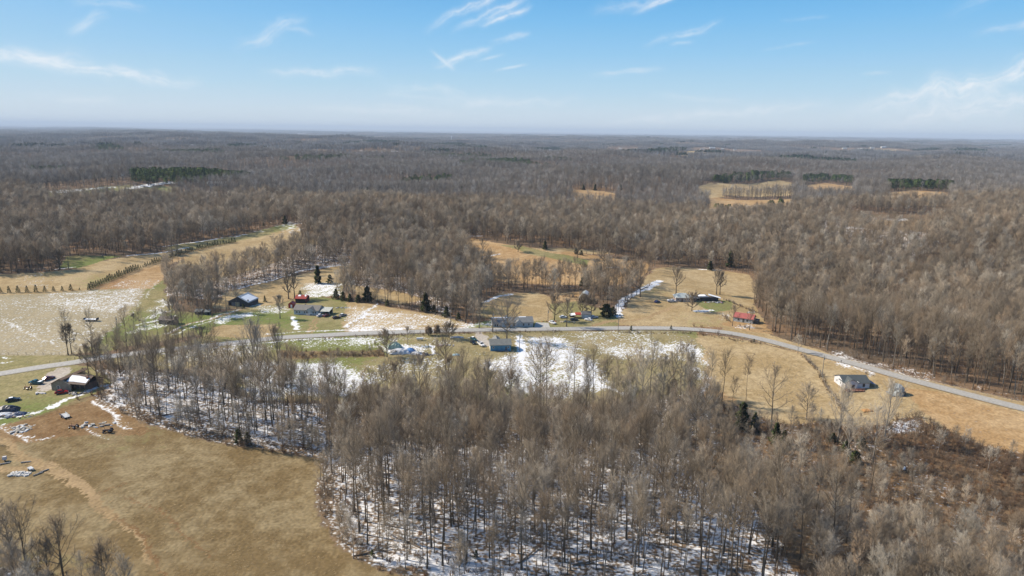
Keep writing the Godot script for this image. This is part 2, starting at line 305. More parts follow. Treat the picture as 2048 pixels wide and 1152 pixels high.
		[PINES, [Vector2(-649, 1925), Vector2(-542, 1991), Vector2(-414, 2233), Vector2(-404, 2178), Vector2(-527, 1935), Vector2(-638, 1891)]],
		[PINES, [Vector2(-185, 2275), Vector2(-48, 2416), Vector2(52, 2197), Vector2(73, 2126), Vector2(-42, 2114), Vector2(-142, 1831)]],
		[PINES, [Vector2(-43, 2163), Vector2(51, 2161), Vector2(127, 2135), Vector2(49, 2080)]],
		[PINES, [Vector2(-2087, 2851), Vector2(-1952, 3024), Vector2(-1886, 2953), Vector2(-2028, 2796)]], [PINES, [Vector2(-1871, 2998), Vector2(-1473, 2600), Vector2(-1430, 2554), Vector2(-1505, 2525)]],
		[PINES, [Vector2(-1323, 2560), Vector2(-1057, 2500), Vector2(-1006, 2418), Vector2(-1220, 2427)]], [PINES, [Vector2(-1416, 3531), Vector2(-1353, 3673), Vector2(-1243, 3371), Vector2(-1183, 2950)]],
		[PINES, [Vector2(-468, 2990), Vector2(-249, 2713), Vector2(-243, 2648), Vector2(-420, 2814)]], [PINES, [Vector2(2836, 5188), Vector2(3157, 5168), Vector2(2959, 4840), Vector2(2739, 4942)]],
		[PINES, [Vector2(3045, 4813), Vector2(3483, 5211), Vector2(3175, 4746), Vector2(2605, 4091)]], [PINES, [Vector2(149, 4913), Vector2(341, 5153), Vector2(329, 4714), Vector2(146, 3876)]],
		[HAY, [Vector2(1560, 2598), Vector2(2079, 3396), Vector2(2095, 3363), Vector2(1559, 2541)]],
		[HAY, [Vector2(710, 3114), Vector2(1660, 5114), Vector2(1340, 4032), Vector2(725, 2943)]],
		[HAY, [Vector2(2501, 5345), Vector2(2881, 5272), Vector2(2753, 4968), Vector2(2189, 4604)]],
		[HAY, [Vector2(5, 3039), Vector2(313, 4724), Vector2(249, 3385), Vector2(24, 2694)]],
	]
	for a in areas:
		for r in [near, mid, far]:
			r.poly(a[1], a[0])
	for t in [[16, 6.0, [Vector2(-152.5, 239.4), Vector2(-134.3, 224.9), Vector2(-117.1, 215), Vector2(-102.3, 208.5), Vector2(-86.9, 202.8), Vector2(-73.4, 200.8), Vector2(-59.9, 198.2)]], [16, 5.0, [Vector2(-53.8, 182.6), Vector2(-48.2, 166.5), Vector2(-42.6, 153.8), Vector2(-35.9, 146.4), Vector2(-25.4, 141.5), Vector2(-15.7, 138.6), Vector2(-1.8, 138.4)]], [8, 3.2, [Vector2(-180.1, 210.9), Vector2(-165.2, 204.2), Vector2(-154.2, 195.6), Vector2(-141.4, 187.1), Vector2(-114.9, 169.4), Vector2(-101.4, 158.9)]], [8, 3.0, [Vector2(-160.1, 185.1), Vector2(-144.2, 183.7), Vector2(-138.8, 184.4)]], [12, 0.9, [Vector2(-101.4, 158.9), Vector2(-92.3, 150.4), Vector2(-82, 140), Vector2(-74.4, 131.4)]], [8, 0.7, [Vector2(-101.7, 157.7), Vector2(-92.7, 149.4), Vector2(-82.7, 139)]], [12, 0.7, [Vector2(-104.1, 168.5), Vector2(-97.5, 165), Vector2(-90.6, 160.5), Vector2(-80.3, 151), Vector2(-70.4, 142.4)]], [12, 0.6, [Vector2(-114.3, 170.7), Vector2(-111.7, 173.4), Vector2(-108.9, 177.1)]], [8, 2.6, [Vector2(59, 357.8), Vector2(77.2, 368), Vector2(88.4, 381.1), Vector2(96.1, 389.5)]], [8, 3.0, [Vector2(43.4, 352.3), Vector2(52.4, 359.7), Vector2(62.3, 361.3)]], [8, 1.2, [Vector2(-102.9, 328.7), Vector2(-105.5, 345.5), Vector2(-105.8, 359.6)]], [8, 1.2, [Vector2(-100.9, 328.8), Vector2(-103.1, 344.5), Vector2(-103.6, 358.5)]], [13, 5.0, [Vector2(-16.5, 333.6), Vector2(-14.8, 320.2), Vector2(-12, 310.9)]], [13, 6.0, [Vector2(-177.7, 246.2), Vector2(-184.7, 260.6), Vector2(-186.6, 268.8)]], [8, 2.5, [Vector2(-170, 321.1), Vector2(-166.2, 344.9), Vector2(-159.3, 359.6), Vector2(-151.6, 382.5)]], [13, 2.5, [Vector2(155.8, 281), Vector2(150.9, 276.5)]], [8, 3, [Vector2(133.8, 239.3), Vector2(134.9, 239.2)]]]:
		near.stroke(t[2], t[1], t[0])
	for s in [
		[158, [Vector2(5.7, 333.3), Vector2(22.2, 332.4), Vector2(35.3, 311.5), Vector2(37.3, 283.4), Vector2(39.1, 259.3), Vector2(20.9, 245.9), Vector2(5.6, 248.5), Vector2(-4.4, 263.9), Vector2(-14.8, 287.4), Vector2(-0.5, 297.4), Vector2(4.2, 306.8)]],
		[90, [Vector2(22.6, 339.5), Vector2(72.6, 343.7), Vector2(75.7, 321.6), Vector2(85.5, 321.2), Vector2(82.7, 300.2), Vector2(47.8, 298.4), Vector2(37.7, 311.8)]],
		[60, [Vector2(92.8, 341), Vector2(72.3, 342), Vector2(72.3, 329.2), Vector2(90.3, 321)]],
		[158, [Vector2(85.5, 321.2), Vector2(92.7, 320.8), Vector2(90, 300), Vector2(83.1, 274.9), Vector2(77.5, 260.3), Vector2(78.4, 274.8), Vector2(84.7, 303.5)]],
		[130, [Vector2(40.1, 312.1), Vector2(68.3, 321.6), Vector2(87.9, 321.1), Vector2(84.9, 314), Vector2(53, 302.4)]],
		[150, [Vector2(61.1, 253.5), Vector2(73.9, 257.4), Vector2(70.1, 239), Vector2(50.5, 230.1), Vector2(44.8, 239)]],
		[165, [Vector2(-118.5, 283.4), Vector2(-102.5, 287.7), Vector2(-70.2, 282.7), Vector2(-60.4, 272), Vector2(-57.9, 246.5), Vector2(-72.5, 243.7), Vector2(-94.8, 242.3), Vector2(-107, 254.2)]],
		[80, [Vector2(-71.5, 287.9), Vector2(-27.1, 288.7), Vector2(-24.8, 263.2), Vector2(-59.9, 265)]],
		[75, [Vector2(-113, 319.3), Vector2(-65.2, 325), Vector2(-40, 321.7), Vector2(-61.4, 304.8), Vector2(-98.5, 303.8)]], [150, [Vector2(-64.8, 322.5), Vector2(-69.7, 310.8), Vector2(-80, 313.9), Vector2(-77.2, 322.7)]],
		[110, [Vector2(-138.9, 305.6), Vector2(-112.5, 317.6), Vector2(-107.1, 301.5), Vector2(-125, 278.2), Vector2(-151, 270.5), Vector2(-155.1, 291.3)]],
		[150, [Vector2(-140.6, 441.3), Vector2(-129.1, 447.6), Vector2(-111, 442.5), Vector2(-105.7, 410.1), Vector2(-128.5, 411.7)]],
		[110, [Vector2(-97.2, 385.2), Vector2(-41.9, 360.1), Vector2(-24.5, 345.7), Vector2(-67.2, 335.2), Vector2(-86.4, 340.4)]],
		[150, [Vector2(-85.7, 332.2), Vector2(-87, 343.2), Vector2(-68.1, 339.7), Vector2(-44.2, 335.1), Vector2(-66.5, 331.7)]],
		[105, [Vector2(-288, 395.8), Vector2(-230.4, 417), Vector2(-218.6, 389), Vector2(-214.8, 363.8), Vector2(-242.2, 361.2), Vector2(-267.3, 378.1)]], [62, [Vector2(-322.5, 386.4), Vector2(-288, 395.8), Vector2(-242.2, 361.2), Vector2(-214.8, 363.8), Vector2(-192.8, 297.9), Vector2(-250.7, 295.4)]],
		[140, [Vector2(-204.4, 373), Vector2(-210, 401.2), Vector2(-201.3, 392.5), Vector2(-191.2, 363.3), Vector2(-193.2, 346.4)]], [120, [Vector2(-192.8, 326.8), Vector2(-183.3, 347.7), Vector2(-178.4, 337.8), Vector2(-184.6, 316.4)]],
		[60, [Vector2(-334.7, 453.8), Vector2(-330.8, 473.6), Vector2(-288, 409.3), Vector2(-311.1, 415.6)]], [70, [Vector2(-257.8, 415.6), Vector2(-256.3, 441.2), Vector2(-233, 440.8), Vector2(-227.6, 417.7)]],
		[200, [Vector2(-160.3, 349.2), Vector2(-148.5, 374.2), Vector2(-143.4, 360.7), Vector2(-157, 335.8)]], [110, [Vector2(-150.2, 386.4), Vector2(-130.7, 389.5), Vector2(-124.7, 370.8), Vector2(-143.2, 367.7)]],
		[150, [Vector2(-4.7, 343.6), Vector2(-23.9, 338.2), Vector2(-25.9, 347.4), Vector2(-10.3, 354.5)]], [140, [Vector2(145.2, 306.5), Vector2(156.3, 310.1), Vector2(162.3, 285.2), Vector2(152.8, 275.1), Vector2(142.4, 294.8)]], [90, [Vector2(164.2, 295.4), Vector2(180.1, 282), Vector2(179.5, 263.6), Vector2(162.6, 269.8)]],
		[190, [Vector2(125.7, 214.7), Vector2(140.2, 232.2), Vector2(148.3, 233.7), Vector2(148.3, 227.3), Vector2(135.5, 220.2), Vector2(131.7, 216.4)]], [130, [Vector2(120.8, 193.5), Vector2(134.3, 208.9), Vector2(136.5, 207), Vector2(126.1, 192)]], [110, [Vector2(114.8, 216.8), Vector2(124.7, 212.8), Vector2(117, 195.1), Vector2(106, 198.1)]],
		[120, [Vector2(154.5, 209.7), Vector2(160.3, 208.6), Vector2(155.9, 204.3), Vector2(153.1, 206.2)]], [110, [Vector2(94.5, 228.9), Vector2(108.1, 229.2), Vector2(104.5, 220.7), Vector2(93.4, 223.6)]],
		[200, [Vector2(-155, 241.9), Vector2(-145.1, 244.6), Vector2(-129.1, 221.7), Vector2(-139.5, 227.8)]], [230, [Vector2(-100.2, 157.8), Vector2(-100.2, 157.8)]],
		[160, [Vector2(134.1, 347.8), Vector2(123.2, 338.7), Vector2(116.9, 350.2), Vector2(122.9, 353.9)]], [110, [Vector2(112.9, 356.7), Vector2(120.7, 373.7), Vector2(126.2, 377.4), Vector2(118.9, 356.7)]],
		[235, [Vector2(-33.5, 145.3), Vector2(-26.4, 147.8), Vector2(-18.9, 146.1), Vector2(-3.2, 145), Vector2(7.5, 140.6), Vector2(-1.7, 133.3), Vector2(-18, 138.1), Vector2(-28, 142.9)]],
		[130, [Vector2(87.1, 362), Vector2(105.7, 381.2), Vector2(115.4, 379.6), Vector2(107.2, 376.1), Vector2(103.2, 377)]],
		[200, [Vector2(-64.3, 275.4), Vector2(-53.8, 265.3), Vector2(-56.8, 259.6), Vector2(-64.4, 261.9)]],
		[120, [Vector2(-117.6, 144.2), Vector2(-134.1, 145.4), Vector2(-125.4, 134.5), Vector2(-108.3, 136)]],
		[200, [Vector2(-62.5, 310.7), Vector2(-48.9, 307.7), Vector2(-47, 295), Vector2(-57.2, 294.9)]], [150, [Vector2(-49.4, 310.7), Vector2(-38.7, 310.8), Vector2(-39.1, 295.1), Vector2(-47, 295)]], [120, [Vector2(-38.1, 316.2), Vector2(-28.5, 316.6), Vector2(-29.1, 309.7), Vector2(-36.1, 309.4)]],
	]:
		near_snow.poly(s[1], s[0])
	near_snow.soften(13)
	for s in [[210, 1.5, [Vector2(-152.2, 234.1), Vector2(-138, 220.5), Vector2(-127, 211.2)]], [200, 1.3, [Vector2(-172.1, 214.5), Vector2(-162.2, 206.9), Vector2(-152.3, 200.2)]], [190, 1.1, [Vector2(-152.3, 200.2), Vector2(-147.7, 203.6)]], [180, 1.0, [Vector2(-144.6, 212.4), Vector2(-136.4, 206.4), Vector2(-128.6, 202.2)]], [235, 2.2, [Vector2(-165.4, 227.7), Vector2(-162, 238.1), Vector2(-159.9, 247), Vector2(-156, 248.6)]], [180, 2.0, [Vector2(-179.8, 219.4), Vector2(-170.7, 221.2), Vector2(-167.6, 224.4)]], [210, 2.4, [Vector2(-178.6, 428.5), Vector2(-169.1, 446.6), Vector2(-149.8, 483.3), Vector2(-134.4, 493.5), Vector2(-124.1, 497)]], [230, 2.0, [Vector2(-289.3, 501.4), Vector2(-273.4, 514), Vector2(-261.1, 541)]], [235, 2.2, [Vector2(-279, 539.2), Vector2(-257.5, 574.5), Vector2(-232.5, 610.7), Vector2(-209.3, 652.5)]], [210, 1.2, [Vector2(-192, 334.4), Vector2(-183.7, 356.5)]], [220, 1.2, [Vector2(-171.2, 321), Vector2(-164.3, 346.3), Vector2(-160.7, 362.9), Vector2(-149.1, 391.5)]], [210, 1.2, [Vector2(-165.7, 319.8), Vector2(-158, 356.4)]], [150, 0.8, [Vector2(-234.2, 440.5), Vector2(-203.3, 345.6)]], [150, 0.8, [Vector2(-201.9, 340.7), Vector2(-192.8, 297.9)]], [235, 4.0, [Vector2(4.4, 329.6), Vector2(4.7, 310.7), Vector2(4.8, 295.9)]], [230, 3.0, [Vector2(-119.5, 363.1), Vector2(-110.2, 337.8)]], [220, 1.8, [Vector2(-79.8, 388.7), Vector2(-82.5, 364.5), Vector2(-86.4, 340.4)]], [200, 1.4, [Vector2(-123.3, 327.5), Vector2(-107.2, 332.2), Vector2(-82.7, 335.7), Vector2(-52.2, 337.7), Vector2(-24.1, 340.1)]], [200, 1.2, [Vector2(-132.2, 306.5), Vector2(-102.9, 318.2), Vector2(-74.7, 322.7)]], [230, 3.2, [Vector2(-16.6, 395.3), Vector2(-7.4, 414.1), Vector2(-1.2, 419.6)]], [235, 5.0, [Vector2(60.1, 368.8), Vector2(61.5, 390.3), Vector2(72.6, 411.8), Vector2(88.6, 435.4), Vector2(100.9, 455.5)]], [230, 2.5, [Vector2(-48.6, 580.2), Vector2(-39.6, 593.4), Vector2(-28.8, 596.8)]], [220, 2.2, [Vector2(104.6, 379.1), Vector2(114.5, 381.7)]], [180, 2.5, [Vector2(-314.6, 459.6), Vector2(-305.7, 467.5)]], [200, 1.8, [Vector2(-9.8, 529.9), Vector2(-25.2, 521.8)]], [200, 2, [Vector2(138.3, 500.5), Vector2(154.2, 497.4)]], [210, 2.4, [Vector2(69.1, 493.9), Vector2(77.8, 495.8)]], [120, 1.2, [Vector2(-270.8, 347.6), Vector2(-237, 321.9), Vector2(-212.1, 302.9)]], [210, 2.6, [Vector2(72.9, 251.9), Vector2(77.9, 263.1), Vector2(81.9, 270.2)]], [160, 1.5, [Vector2(53.2, 243.8), Vector2(44.9, 251.7), Vector2(36.7, 264.7)]], [210, 1.6, [Vector2(-35.8, 296.5), Vector2(-37.8, 303.5), Vector2(-38.2, 310.8)]], [170, 1.2, [Vector2(-226.1, 286.8), Vector2(-221.2, 284.4)]], [150, 1.5, [Vector2(-222.3, 278.8), Vector2(-216.8, 280.2)]]]:
		near_snow.stroke(s[2], s[1], s[0])
	for s in [[190, [Vector2(-553.8, 979.2), Vector2(-522.8, 1055.4), Vector2(-508.1, 1032.4), Vector2(-542.3, 964.4)]], [170, [Vector2(-634.9, 929.4), Vector2(-563.3, 983.6), Vector2(-556, 970.3), Vector2(-618, 913.8)]], [235, [Vector2(-382.3, 826.1), Vector2(-401.5, 905.4), Vector2(-356, 925.3), Vector2(-303.6, 786.8), Vector2(-335.9, 767.3)]], [150, [Vector2(-170.2, 711.2), Vector2(-128.6, 742.7), Vector2(-112.7, 678.6), Vector2(-147.8, 656.8)]], [190, [Vector2(327.7, 581.6), Vector2(342.9, 556.5), Vector2(327.3, 529.3), Vector2(304.3, 529.7)]], [200, [Vector2(426.9, 772), Vector2(453.8, 784.6), Vector2(433.1, 748.2), Vector2(406.6, 734.7)]], [90, [Vector2(-615.6, 818.6), Vector2(-550.2, 889.1), Vector2(-480, 943.9), Vector2(-462.1, 907.4), Vector2(-525.7, 828), Vector2(-579.6, 769)]], [100, [Vector2(-232.2, 677.9), Vector2(-210.6, 672.6), Vector2(-186.7, 593.8), Vector2(-204.5, 594.3)]], [150, [Vector2(323.7, 810.6), Vector2(354, 812.7), Vector2(298.9, 661.9), Vector2(273.9, 659.7)]], [170, [Vector2(-609, 920.6), Vector2(-601.5, 930), Vector2(-593.3, 916.8), Vector2(-600.6, 907.4)]]]:
		mid_snow.poly(s[1], s[0])
	for s in [[220, 3.0, [Vector2(-279, 539.2), Vector2(-257.5, 574.5), Vector2(-232.5, 610.7), Vector2(-209.3, 652.5)]], [230, 3.0, [Vector2(-289.3, 501.4), Vector2(-273.4, 514), Vector2(-261.1, 541)]], [230, 5.0, [Vector2(-48.6, 580.2), Vector2(-39.6, 593.4), Vector2(-28.8, 596.8)]], [160, 4.0, [Vector2(136.6, 396.4), Vector2(147.7, 411.4)]]]:
		mid_snow.stroke(s[2], s[1], s[0])
	near_snow.soften(2)
	mid_snow.soften(2)
	for r in [near, mid, far, near_snow, mid_snow]:
		r.keep()

# ---------------------------------------------------------------- ground colours
var NF: PackedByteArray
var NM: PackedByteArray
var NB: PackedByteArray
# per cover: three colours, share of the third, snow
const LOOK := [
	[.20, .130, .080, .13, .095, .065, .23, .135, .065, .35, .10],
	[.168, .119, .058, .242, .188, .106, .148, .136, .052, .40, .0],
	[.198, .180, .078, .255, .215, .110, .140, .166, .052, .56, .01],
	[.305, .222, .114, .372, .285, .165, .225, .200, .082, .26, .005],
	[.325, .208, .100, .390, .272, .150, .265, .155, .075, .30, .005],
	[.20, .140, .090, .15, .112, .078, .25, .155, .085, .30, .52],
	[.215, .180, .085, .270, .220, .120, .155, .165, .055, .45, .10],
	[.125, .080, .048, .180, .120, .070, .105, .070, .045, .40, .08],
	[.330, .235, .132, .275, .195, .105, .240, .185, .092, .40, .0],
	[.265, .222, .138, .315, .265, .175, .215, .195, .090, .25, .19],
	[.16, .11, .07, .13, .09, .06, .10, .10, .05, .4, .02],
	[.205, .130, .070, .160, .108, .066, .260, .150, .072, .35, .16],
	[.180, .108, .052, .225, .150, .080, .185, .155, .062, .20, .0],
	[.420, .380, .330, .350, .300, .250, .330, .250, .180, .30, .0],
	[.24, .160, .100, .180, .130, .090, .27, .160, .085, .3, .45],
	[.17, .115, .065, .26, .175, .090, .15, .13, .06, .3, .03],
	[.20, .140, .085, .15, .110, .075, .25, .160, .080, .30, .36],
	[.22, .150, .090, .17, .125, .080, .28, .165, .080, .30, .14],
	[.20, .135, .085, .15, .110, .075, .25, .150, .080, .30, .36],
]

func noise(seed_: int, freq: float, octaves: int) -> PackedByteArray:
	var f := FastNoiseLite.new()
	f.seed = seed_
	f.noise_type = FastNoiseLite.TYPE_SIMPLEX_SMOOTH
	f.frequency = freq
	f.fractal_octaves = octaves
	var im := f.get_seamless_image(1024, 1024)
	im.convert(Image.FORMAT_L8)
	return im.get_data()

func ground_map(x0: float, d0: float, res: float, w: int, h: int, blur: float) -> Array:
	var lut := PackedByteArray()
	for i in 1025:
		var c := Color(i / 1024.0, 0, 0).linear_to_srgb()
		lut.append(int(c.r * 255.0 + 0.5))
	var flatl := PackedFloat32Array()
	for l in LOOK:
		flatl.append_array(PackedFloat32Array(l))
	var bands := 16
	var outs := []
	outs.resize(bands)
	var bumps := []
	bumps.resize(bands)
	var job := func(b: int) -> void:
		var j0 := b * h / bands
		var j1 := (b + 1) * h / bands
		var o := PackedByteArray()
		o.resize((j1 - j0) * w * 3)
		var bp := PackedByteArray()
		bp.resize((j1 - j0) * w)
		var k := 0
		for j in range(j0, j1):
			var d := d0 + (j + 0.5) * res
			for i in w:
				var x := x0 + (i + 0.5) * res
				var xi := int(x * 8.0) + 65536
				var di := int(d * 8.0) + 65536
				var f: float = NF[((di >> 1) & 1023) * 1024 + ((xi >> 1) & 1023)] / 255.0      # grain of about half a metre
				var f2: float = NF[((di >> 3) & 1023) * 1024 + ((xi >> 3) + 311 & 1023)] / 255.0   # two metres
				var m: float = NM[((di >> 2) + 77 & 1023) * 1024 + ((xi >> 2) & 1023)] / 255.0
				var g: float = NB[((di >> 2) & 1023) * 1024 + ((xi >> 2) & 1023)] / 255.0
				var wx := x + (f2 - 0.5) * blur + (m - 0.5) * blur * 1.5
				var wd := d + (f - 0.5) * blur + (g - 0.5) * blur * 1.5
				var id := cover(wx, wd) * 11
				var t := clampf((m * 0.42 + g * 0.30 + f2 * 0.28 - 0.5) * 4.2 + 0.5, 0.0, 1.0)
				var share := flatl[id + 9]
				var gg := clampf((NB[((di >> 3) + 500 & 1023) * 1024 + ((xi >> 3) + 200 & 1023)] / 255.0 * 0.7 + f2 * 0.3 - 0.92 + share * 0.75) * 5.0, 0.0, 1.0)
				var sh := 0.50 + 0.70 * f + 0.30 * f2
				var r := lerpf(lerpf(flatl[id], flatl[id + 3], t), flatl[id + 6], gg) * sh
				var gr := lerpf(lerpf(flatl[id + 1], flatl[id + 4], t), flatl[id + 7], gg) * sh
				var bl := lerpf(lerpf(flatl[id + 2], flatl[id + 5], t), flatl[id + 8], gg) * sh
				var sn := flatl[id + 10]
				var s := near_snow.get_at(wx, wd) if d < 600.0 else -1
				if s < 0:
					s = mid_snow.get_at(wx, wd)
				if s > 0:
					sn = maxf(sn, s / 255.0)
				if sn > 0.0:
					var q := f * 0.60 + f2 * 0.26 + m * 0.14
					q = clampf((q - 0.5) * 1.9 + 0.5, 0.0, 1.0)
					var a := clampf((sn * 1.06 - q) * 5.5 + 0.2, 0.0, 1.0)
					r = lerpf(r, 0.68, a)
					gr = lerpf(gr, 0.69, a)
					bl = lerpf(bl, 0.71, a)
				o[k * 3] = lut[clampi(int(r * 1024.0), 0, 1024)]
				o[k * 3 + 1] = lut[clampi(int(gr * 1024.0), 0, 1024)]
				o[k * 3 + 2] = lut[clampi(int(bl * 1024.0), 0, 1024)]
				bp[k] = clampi(int(f * 170.0 + f2 * 85.0), 0, 255)
				k += 1
		outs[b] = o
		bumps[b] = bp
	var id_ := WorkerThreadPool.add_group_task(job, bands)
	WorkerThreadPool.wait_for_group_task_completion(id_)
	var all := PackedByteArray()
	var allb := PackedByteArray()
	for b in bands:
		all.append_array(outs[b])
		allb.append_array(bumps[b])
	return [ImageTexture.create_from_image(Image.create_from_data(w, h, false, Image.FORMAT_RGB8, all)), ImageTexture.create_from_image(Image.create_from_data(w, h, false, Image.FORMAT_L8, allb))]

func ground() -> void:
	var xs := PackedFloat32Array()
	var ds := PackedFloat32Array()
	var step := 5.0
	var x := 450.0
	var side := []
	while x < 26000.0:
		step *= 1.08
		x += step
		side.append(x)
	side.reverse()
	for s in side: xs.append(-s)
	for i in range(-90, 91): xs.append(i * 5.0)
	side.reverse()
	for s in side: xs.append(s)
	for s in [-600.0, -300.0, -150.0, -50.0, 20.0, 60.0]: ds.append(s)
	for i in range(13, 141): ds.append(i * 5.0)
	step = 5.0
	var d := 700.0
	while d < 31000.0:
		step *= 1.04
		d += step
		ds.append(d)
	var nx := xs.size()
	var nd := ds.size()
	var P := PackedVector3Array()
	var N := PackedVector3Array()
	P.resize(nx * nd)
	N.resize(nx * nd)
	for j in nd:
		for i in nx:
			P[j * nx + i] = Vector3(xs[i], hgt(xs[i], ds[j]), -ds[j])
	for j in nd:
		for i in nx:
			var a := P[j * nx + mini(i + 1, nx - 1)] - P[j * nx + maxi(i - 1, 0)]
			var b := P[mini(j + 1, nd - 1) * nx + i] - P[maxi(j - 1, 0) * nx + i]
			N[j * nx + i] = a.cross(b).normalized()
	var rects := [[-335.0, 95.0, 670.0, 490.0, 0.328], [-1460.0, 420.0, 2920.0, 2050.0, 1.755], [-9000.0, 2000.0, 18000.0, 10000.0, 17.6]]
	var am := ArrayMesh.new()
	for s in 3:
		var r: Array = rects[s]
		var uv := PackedVector2Array()
		uv.resize(nx * nd)
		for k in nx * nd:
			uv[k] = Vector2((P[k].x - r[0]) / r[2], (-P[k].z - r[1]) / r[3])
		var ix := PackedInt32Array()
		for j in nd - 1:
			for i in nx - 1:
				var cx := (xs[i] + xs[i + 1]) / 2
				var cd := (ds[j] + ds[j + 1]) / 2
				var which := 2
				if absf(cx) < 330.0 and cd > 100.0 and cd < 580.0:
					which = 0
				elif absf(cx) < 1400.0 and cd > 420.0 and cd < 2400.0:
					which = 1
				if which == s:
					var k := j * nx + i
					ix.append_array([k, k + nx, k + 1, k + 1, k + nx, k + nx + 1])
		var a := []
		a.resize(Mesh.ARRAY_MAX)
		a[Mesh.ARRAY_VERTEX] = P; a[Mesh.ARRAY_NORMAL] = N; a[Mesh.ARRAY_TEX_UV] = uv; a[Mesh.ARRAY_INDEX] = ix
		am.add_surface_from_arrays(Mesh.PRIMITIVE_TRIANGLES, a)
		var w: int = [2048, 1664, 1024][s]
		var t := ground_map(r[0], r[1], r[2] / w, w, int(w * r[3] / r[2]), [3.0, 7.0, 40.0][s])
		var m := StandardMaterial3D.new()
		m.albedo_texture = t[0]
		m.texture_repeat = false
		m.roughness = 0.95
		m.metallic_specular = 0.15
		if s == 0:
			m.heightmap_enabled = true
			m.heightmap_texture = t[1]
			m.heightmap_scale = 22.0
		am.surface_set_material(s, m)
	var o := part("ground", am, null)
	tag(o, "rolling winter ground of pasture, hay fields, leaf litter and patchy snow", "", "", "structure")

# ---------------------------------------------------------------- trees
func turned(dir: Vector3, by: float, around: float) -> Vector3:
	var side := dir.cross(Vector3(0.37, 0.11, 0.92)).normalized()
	return dir.rotated(side, by).rotated(dir, around).normalized()

# A bare tree: tapered trunk, rising limbs, branches and twigs. Returns [trunk, crown].
func bare_tree(seed_: int, p: Dictionary) -> Array:
	var r := RandomNumberGenerator.new()
	r.seed = seed_
	var T := Geo.new()
	var C := Geo.new()
	var H: float = p.h
	var bole: float = p.bole
	var bark: Color = p.bark
	var twig: Color = p.twig
	var pts := []
	var rad := []
	var bend: Vector3 = Vector3(r.randf_range(-1, 1), 0, r.randf_range(-1, 1)) * H * p.get("lean", 0.03)
	var n: int = p.get("segs", 7)
	var top_f: float = p.get("top", 0.93)
	for i in n + 1:
		var f := float(i) / n
		pts.append(Vector3(sin(f * 5.0 + seed_) * H * 0.008, f * H * top_f - (0.4 if i == 0 else 0.0), cos(f * 4.0 + seed_) * H * 0.008) + bend * f * f)
		rad.append(p.r * (1.0 - 0.88 * pow(f, 0.85)) + (p.r * 0.35 if i == 0 else 0.0))
	T.tube(pts, rad, p.get("sides", 6), bark, bark.lerp(twig, 0.4))
	var nl: int = p.limbs
	var spread: float = p.spread
	for li in nl:
		var f := bole + (0.97 - bole) * (li + r.randf()) / nl
		var fi := f * n
		var i0 := mini(int(fi), n - 1)
		var base: Vector3 = pts[i0].lerp(pts[i0 + 1], fi - i0)
		var along := (f - bole) / (1.0 - bole)
		var az := li * 2.4 + r.randf() * 0.9
		var rise: float = lerpf(p.get("rise0", 0.55), p.get("rise1", 1.25), along) + r.randf_range(-0.15, 0.15)
		var dir := Vector3(cos(az) * cos(rise), sin(rise), sin(az) * cos(rise))
		# limbs end on a rounded crown
		var cy := H * (0.46 * bole + 0.54)
		var ry := H - cy + 0.3
		if base.y < cy: ry = maxf(ry, (cy - H * bole) * 1.25)
		var e := Vector3(base.x / spread, (base.y - cy) / ry, base.z / spread)
		var dv := Vector3(dir.x / spread, dir.y / ry, dir.z / spread)
		var qb := e.dot(dv)
		var root := qb * qb - dv.dot(dv) * (e.dot(e) - 1.0)
		var reach := H * 0.08
		if root > 0.0:
			reach = maxf(reach, (-qb + sqrt(root)) / dv.dot(dv) * r.randf_range(0.72, 1.04))
		limb(C, r, base, dir, reach, maxf(rad[i0] * 0.55, 0.035) * p.get("fat", 1.0), p, bark.lerp(twig, 0.2), 0)
	return [T.done(), C.done()]

func limb(C: Geo, r: RandomNumberGenerator, base: Vector3, dir: Vector3, reach: float, rad: float, p: Dictionary, col: Color, level: int) -> void:
	var twig: Color = p.twig
	var k: int = 4 if level == 0 else 2
	var pts := [base]
	var radii := [rad]
	var q := base
	var w := dir
	for i in k:
		w = (w + Vector3(r.randf_range(-1, 1), r.randf_range(-0.5, 1.1), r.randf_range(-1, 1)) * (0.20 if level == 0 else 0.16) + Vector3.UP * p.get("up", 0.08)).normalized()
		q += w * reach / k
		pts.append(q)
		radii.append(rad * (1.0 - 0.82 * (i + 1.0) / k))
	C.tube(pts, radii, 4 if level == 0 else 3, col, col.lerp(twig, 0.45))
	var kids: int = p.branches if level == 0 else p.twigs
	for j in kids:
		var f := 0.22 + 0.78 * (j + r.randf()) / kids
		var fi := f * k
		var i0 := mini(int(fi), k - 1)
		var b: Vector3 = pts[i0].lerp(pts[i0 + 1], fi - i0)
		var a: Vector3 = (pts[i0 + 1] - pts[i0]).normalized()
		var cd := turned(a, r.randf_range(0.45, 0.95), r.randf() * TAU)
		cd = (cd + Vector3.UP * p.get("up", 0.08) * 2.5).normalized()
		if level == 0:
			var len_: float = reach * r.randf_range(0.28, 0.5) * (1.15 - 0.5 * f)
			if p.get("coarse", false):
				C.spike(b, b + cd * len_, p.tw, twig)
			else:
				limb(C, r, b, cd, len_, maxf(rad * 0.36 * (1.0 - 0.5 * f), p.tw * 1.15), p, col.lerp(twig, 0.5), 1)
		else:
			var len_: float = p.get("tl", 1.1) * r.randf_range(0.6, 1.4)
			C.spike(b, b + cd * len_, p.tw, twig.lerp(col, r.randf() * 0.5))
	if level == 0:
		C.spike(pts[k], pts[k] + w * reach * 0.15, radii[k], twig)

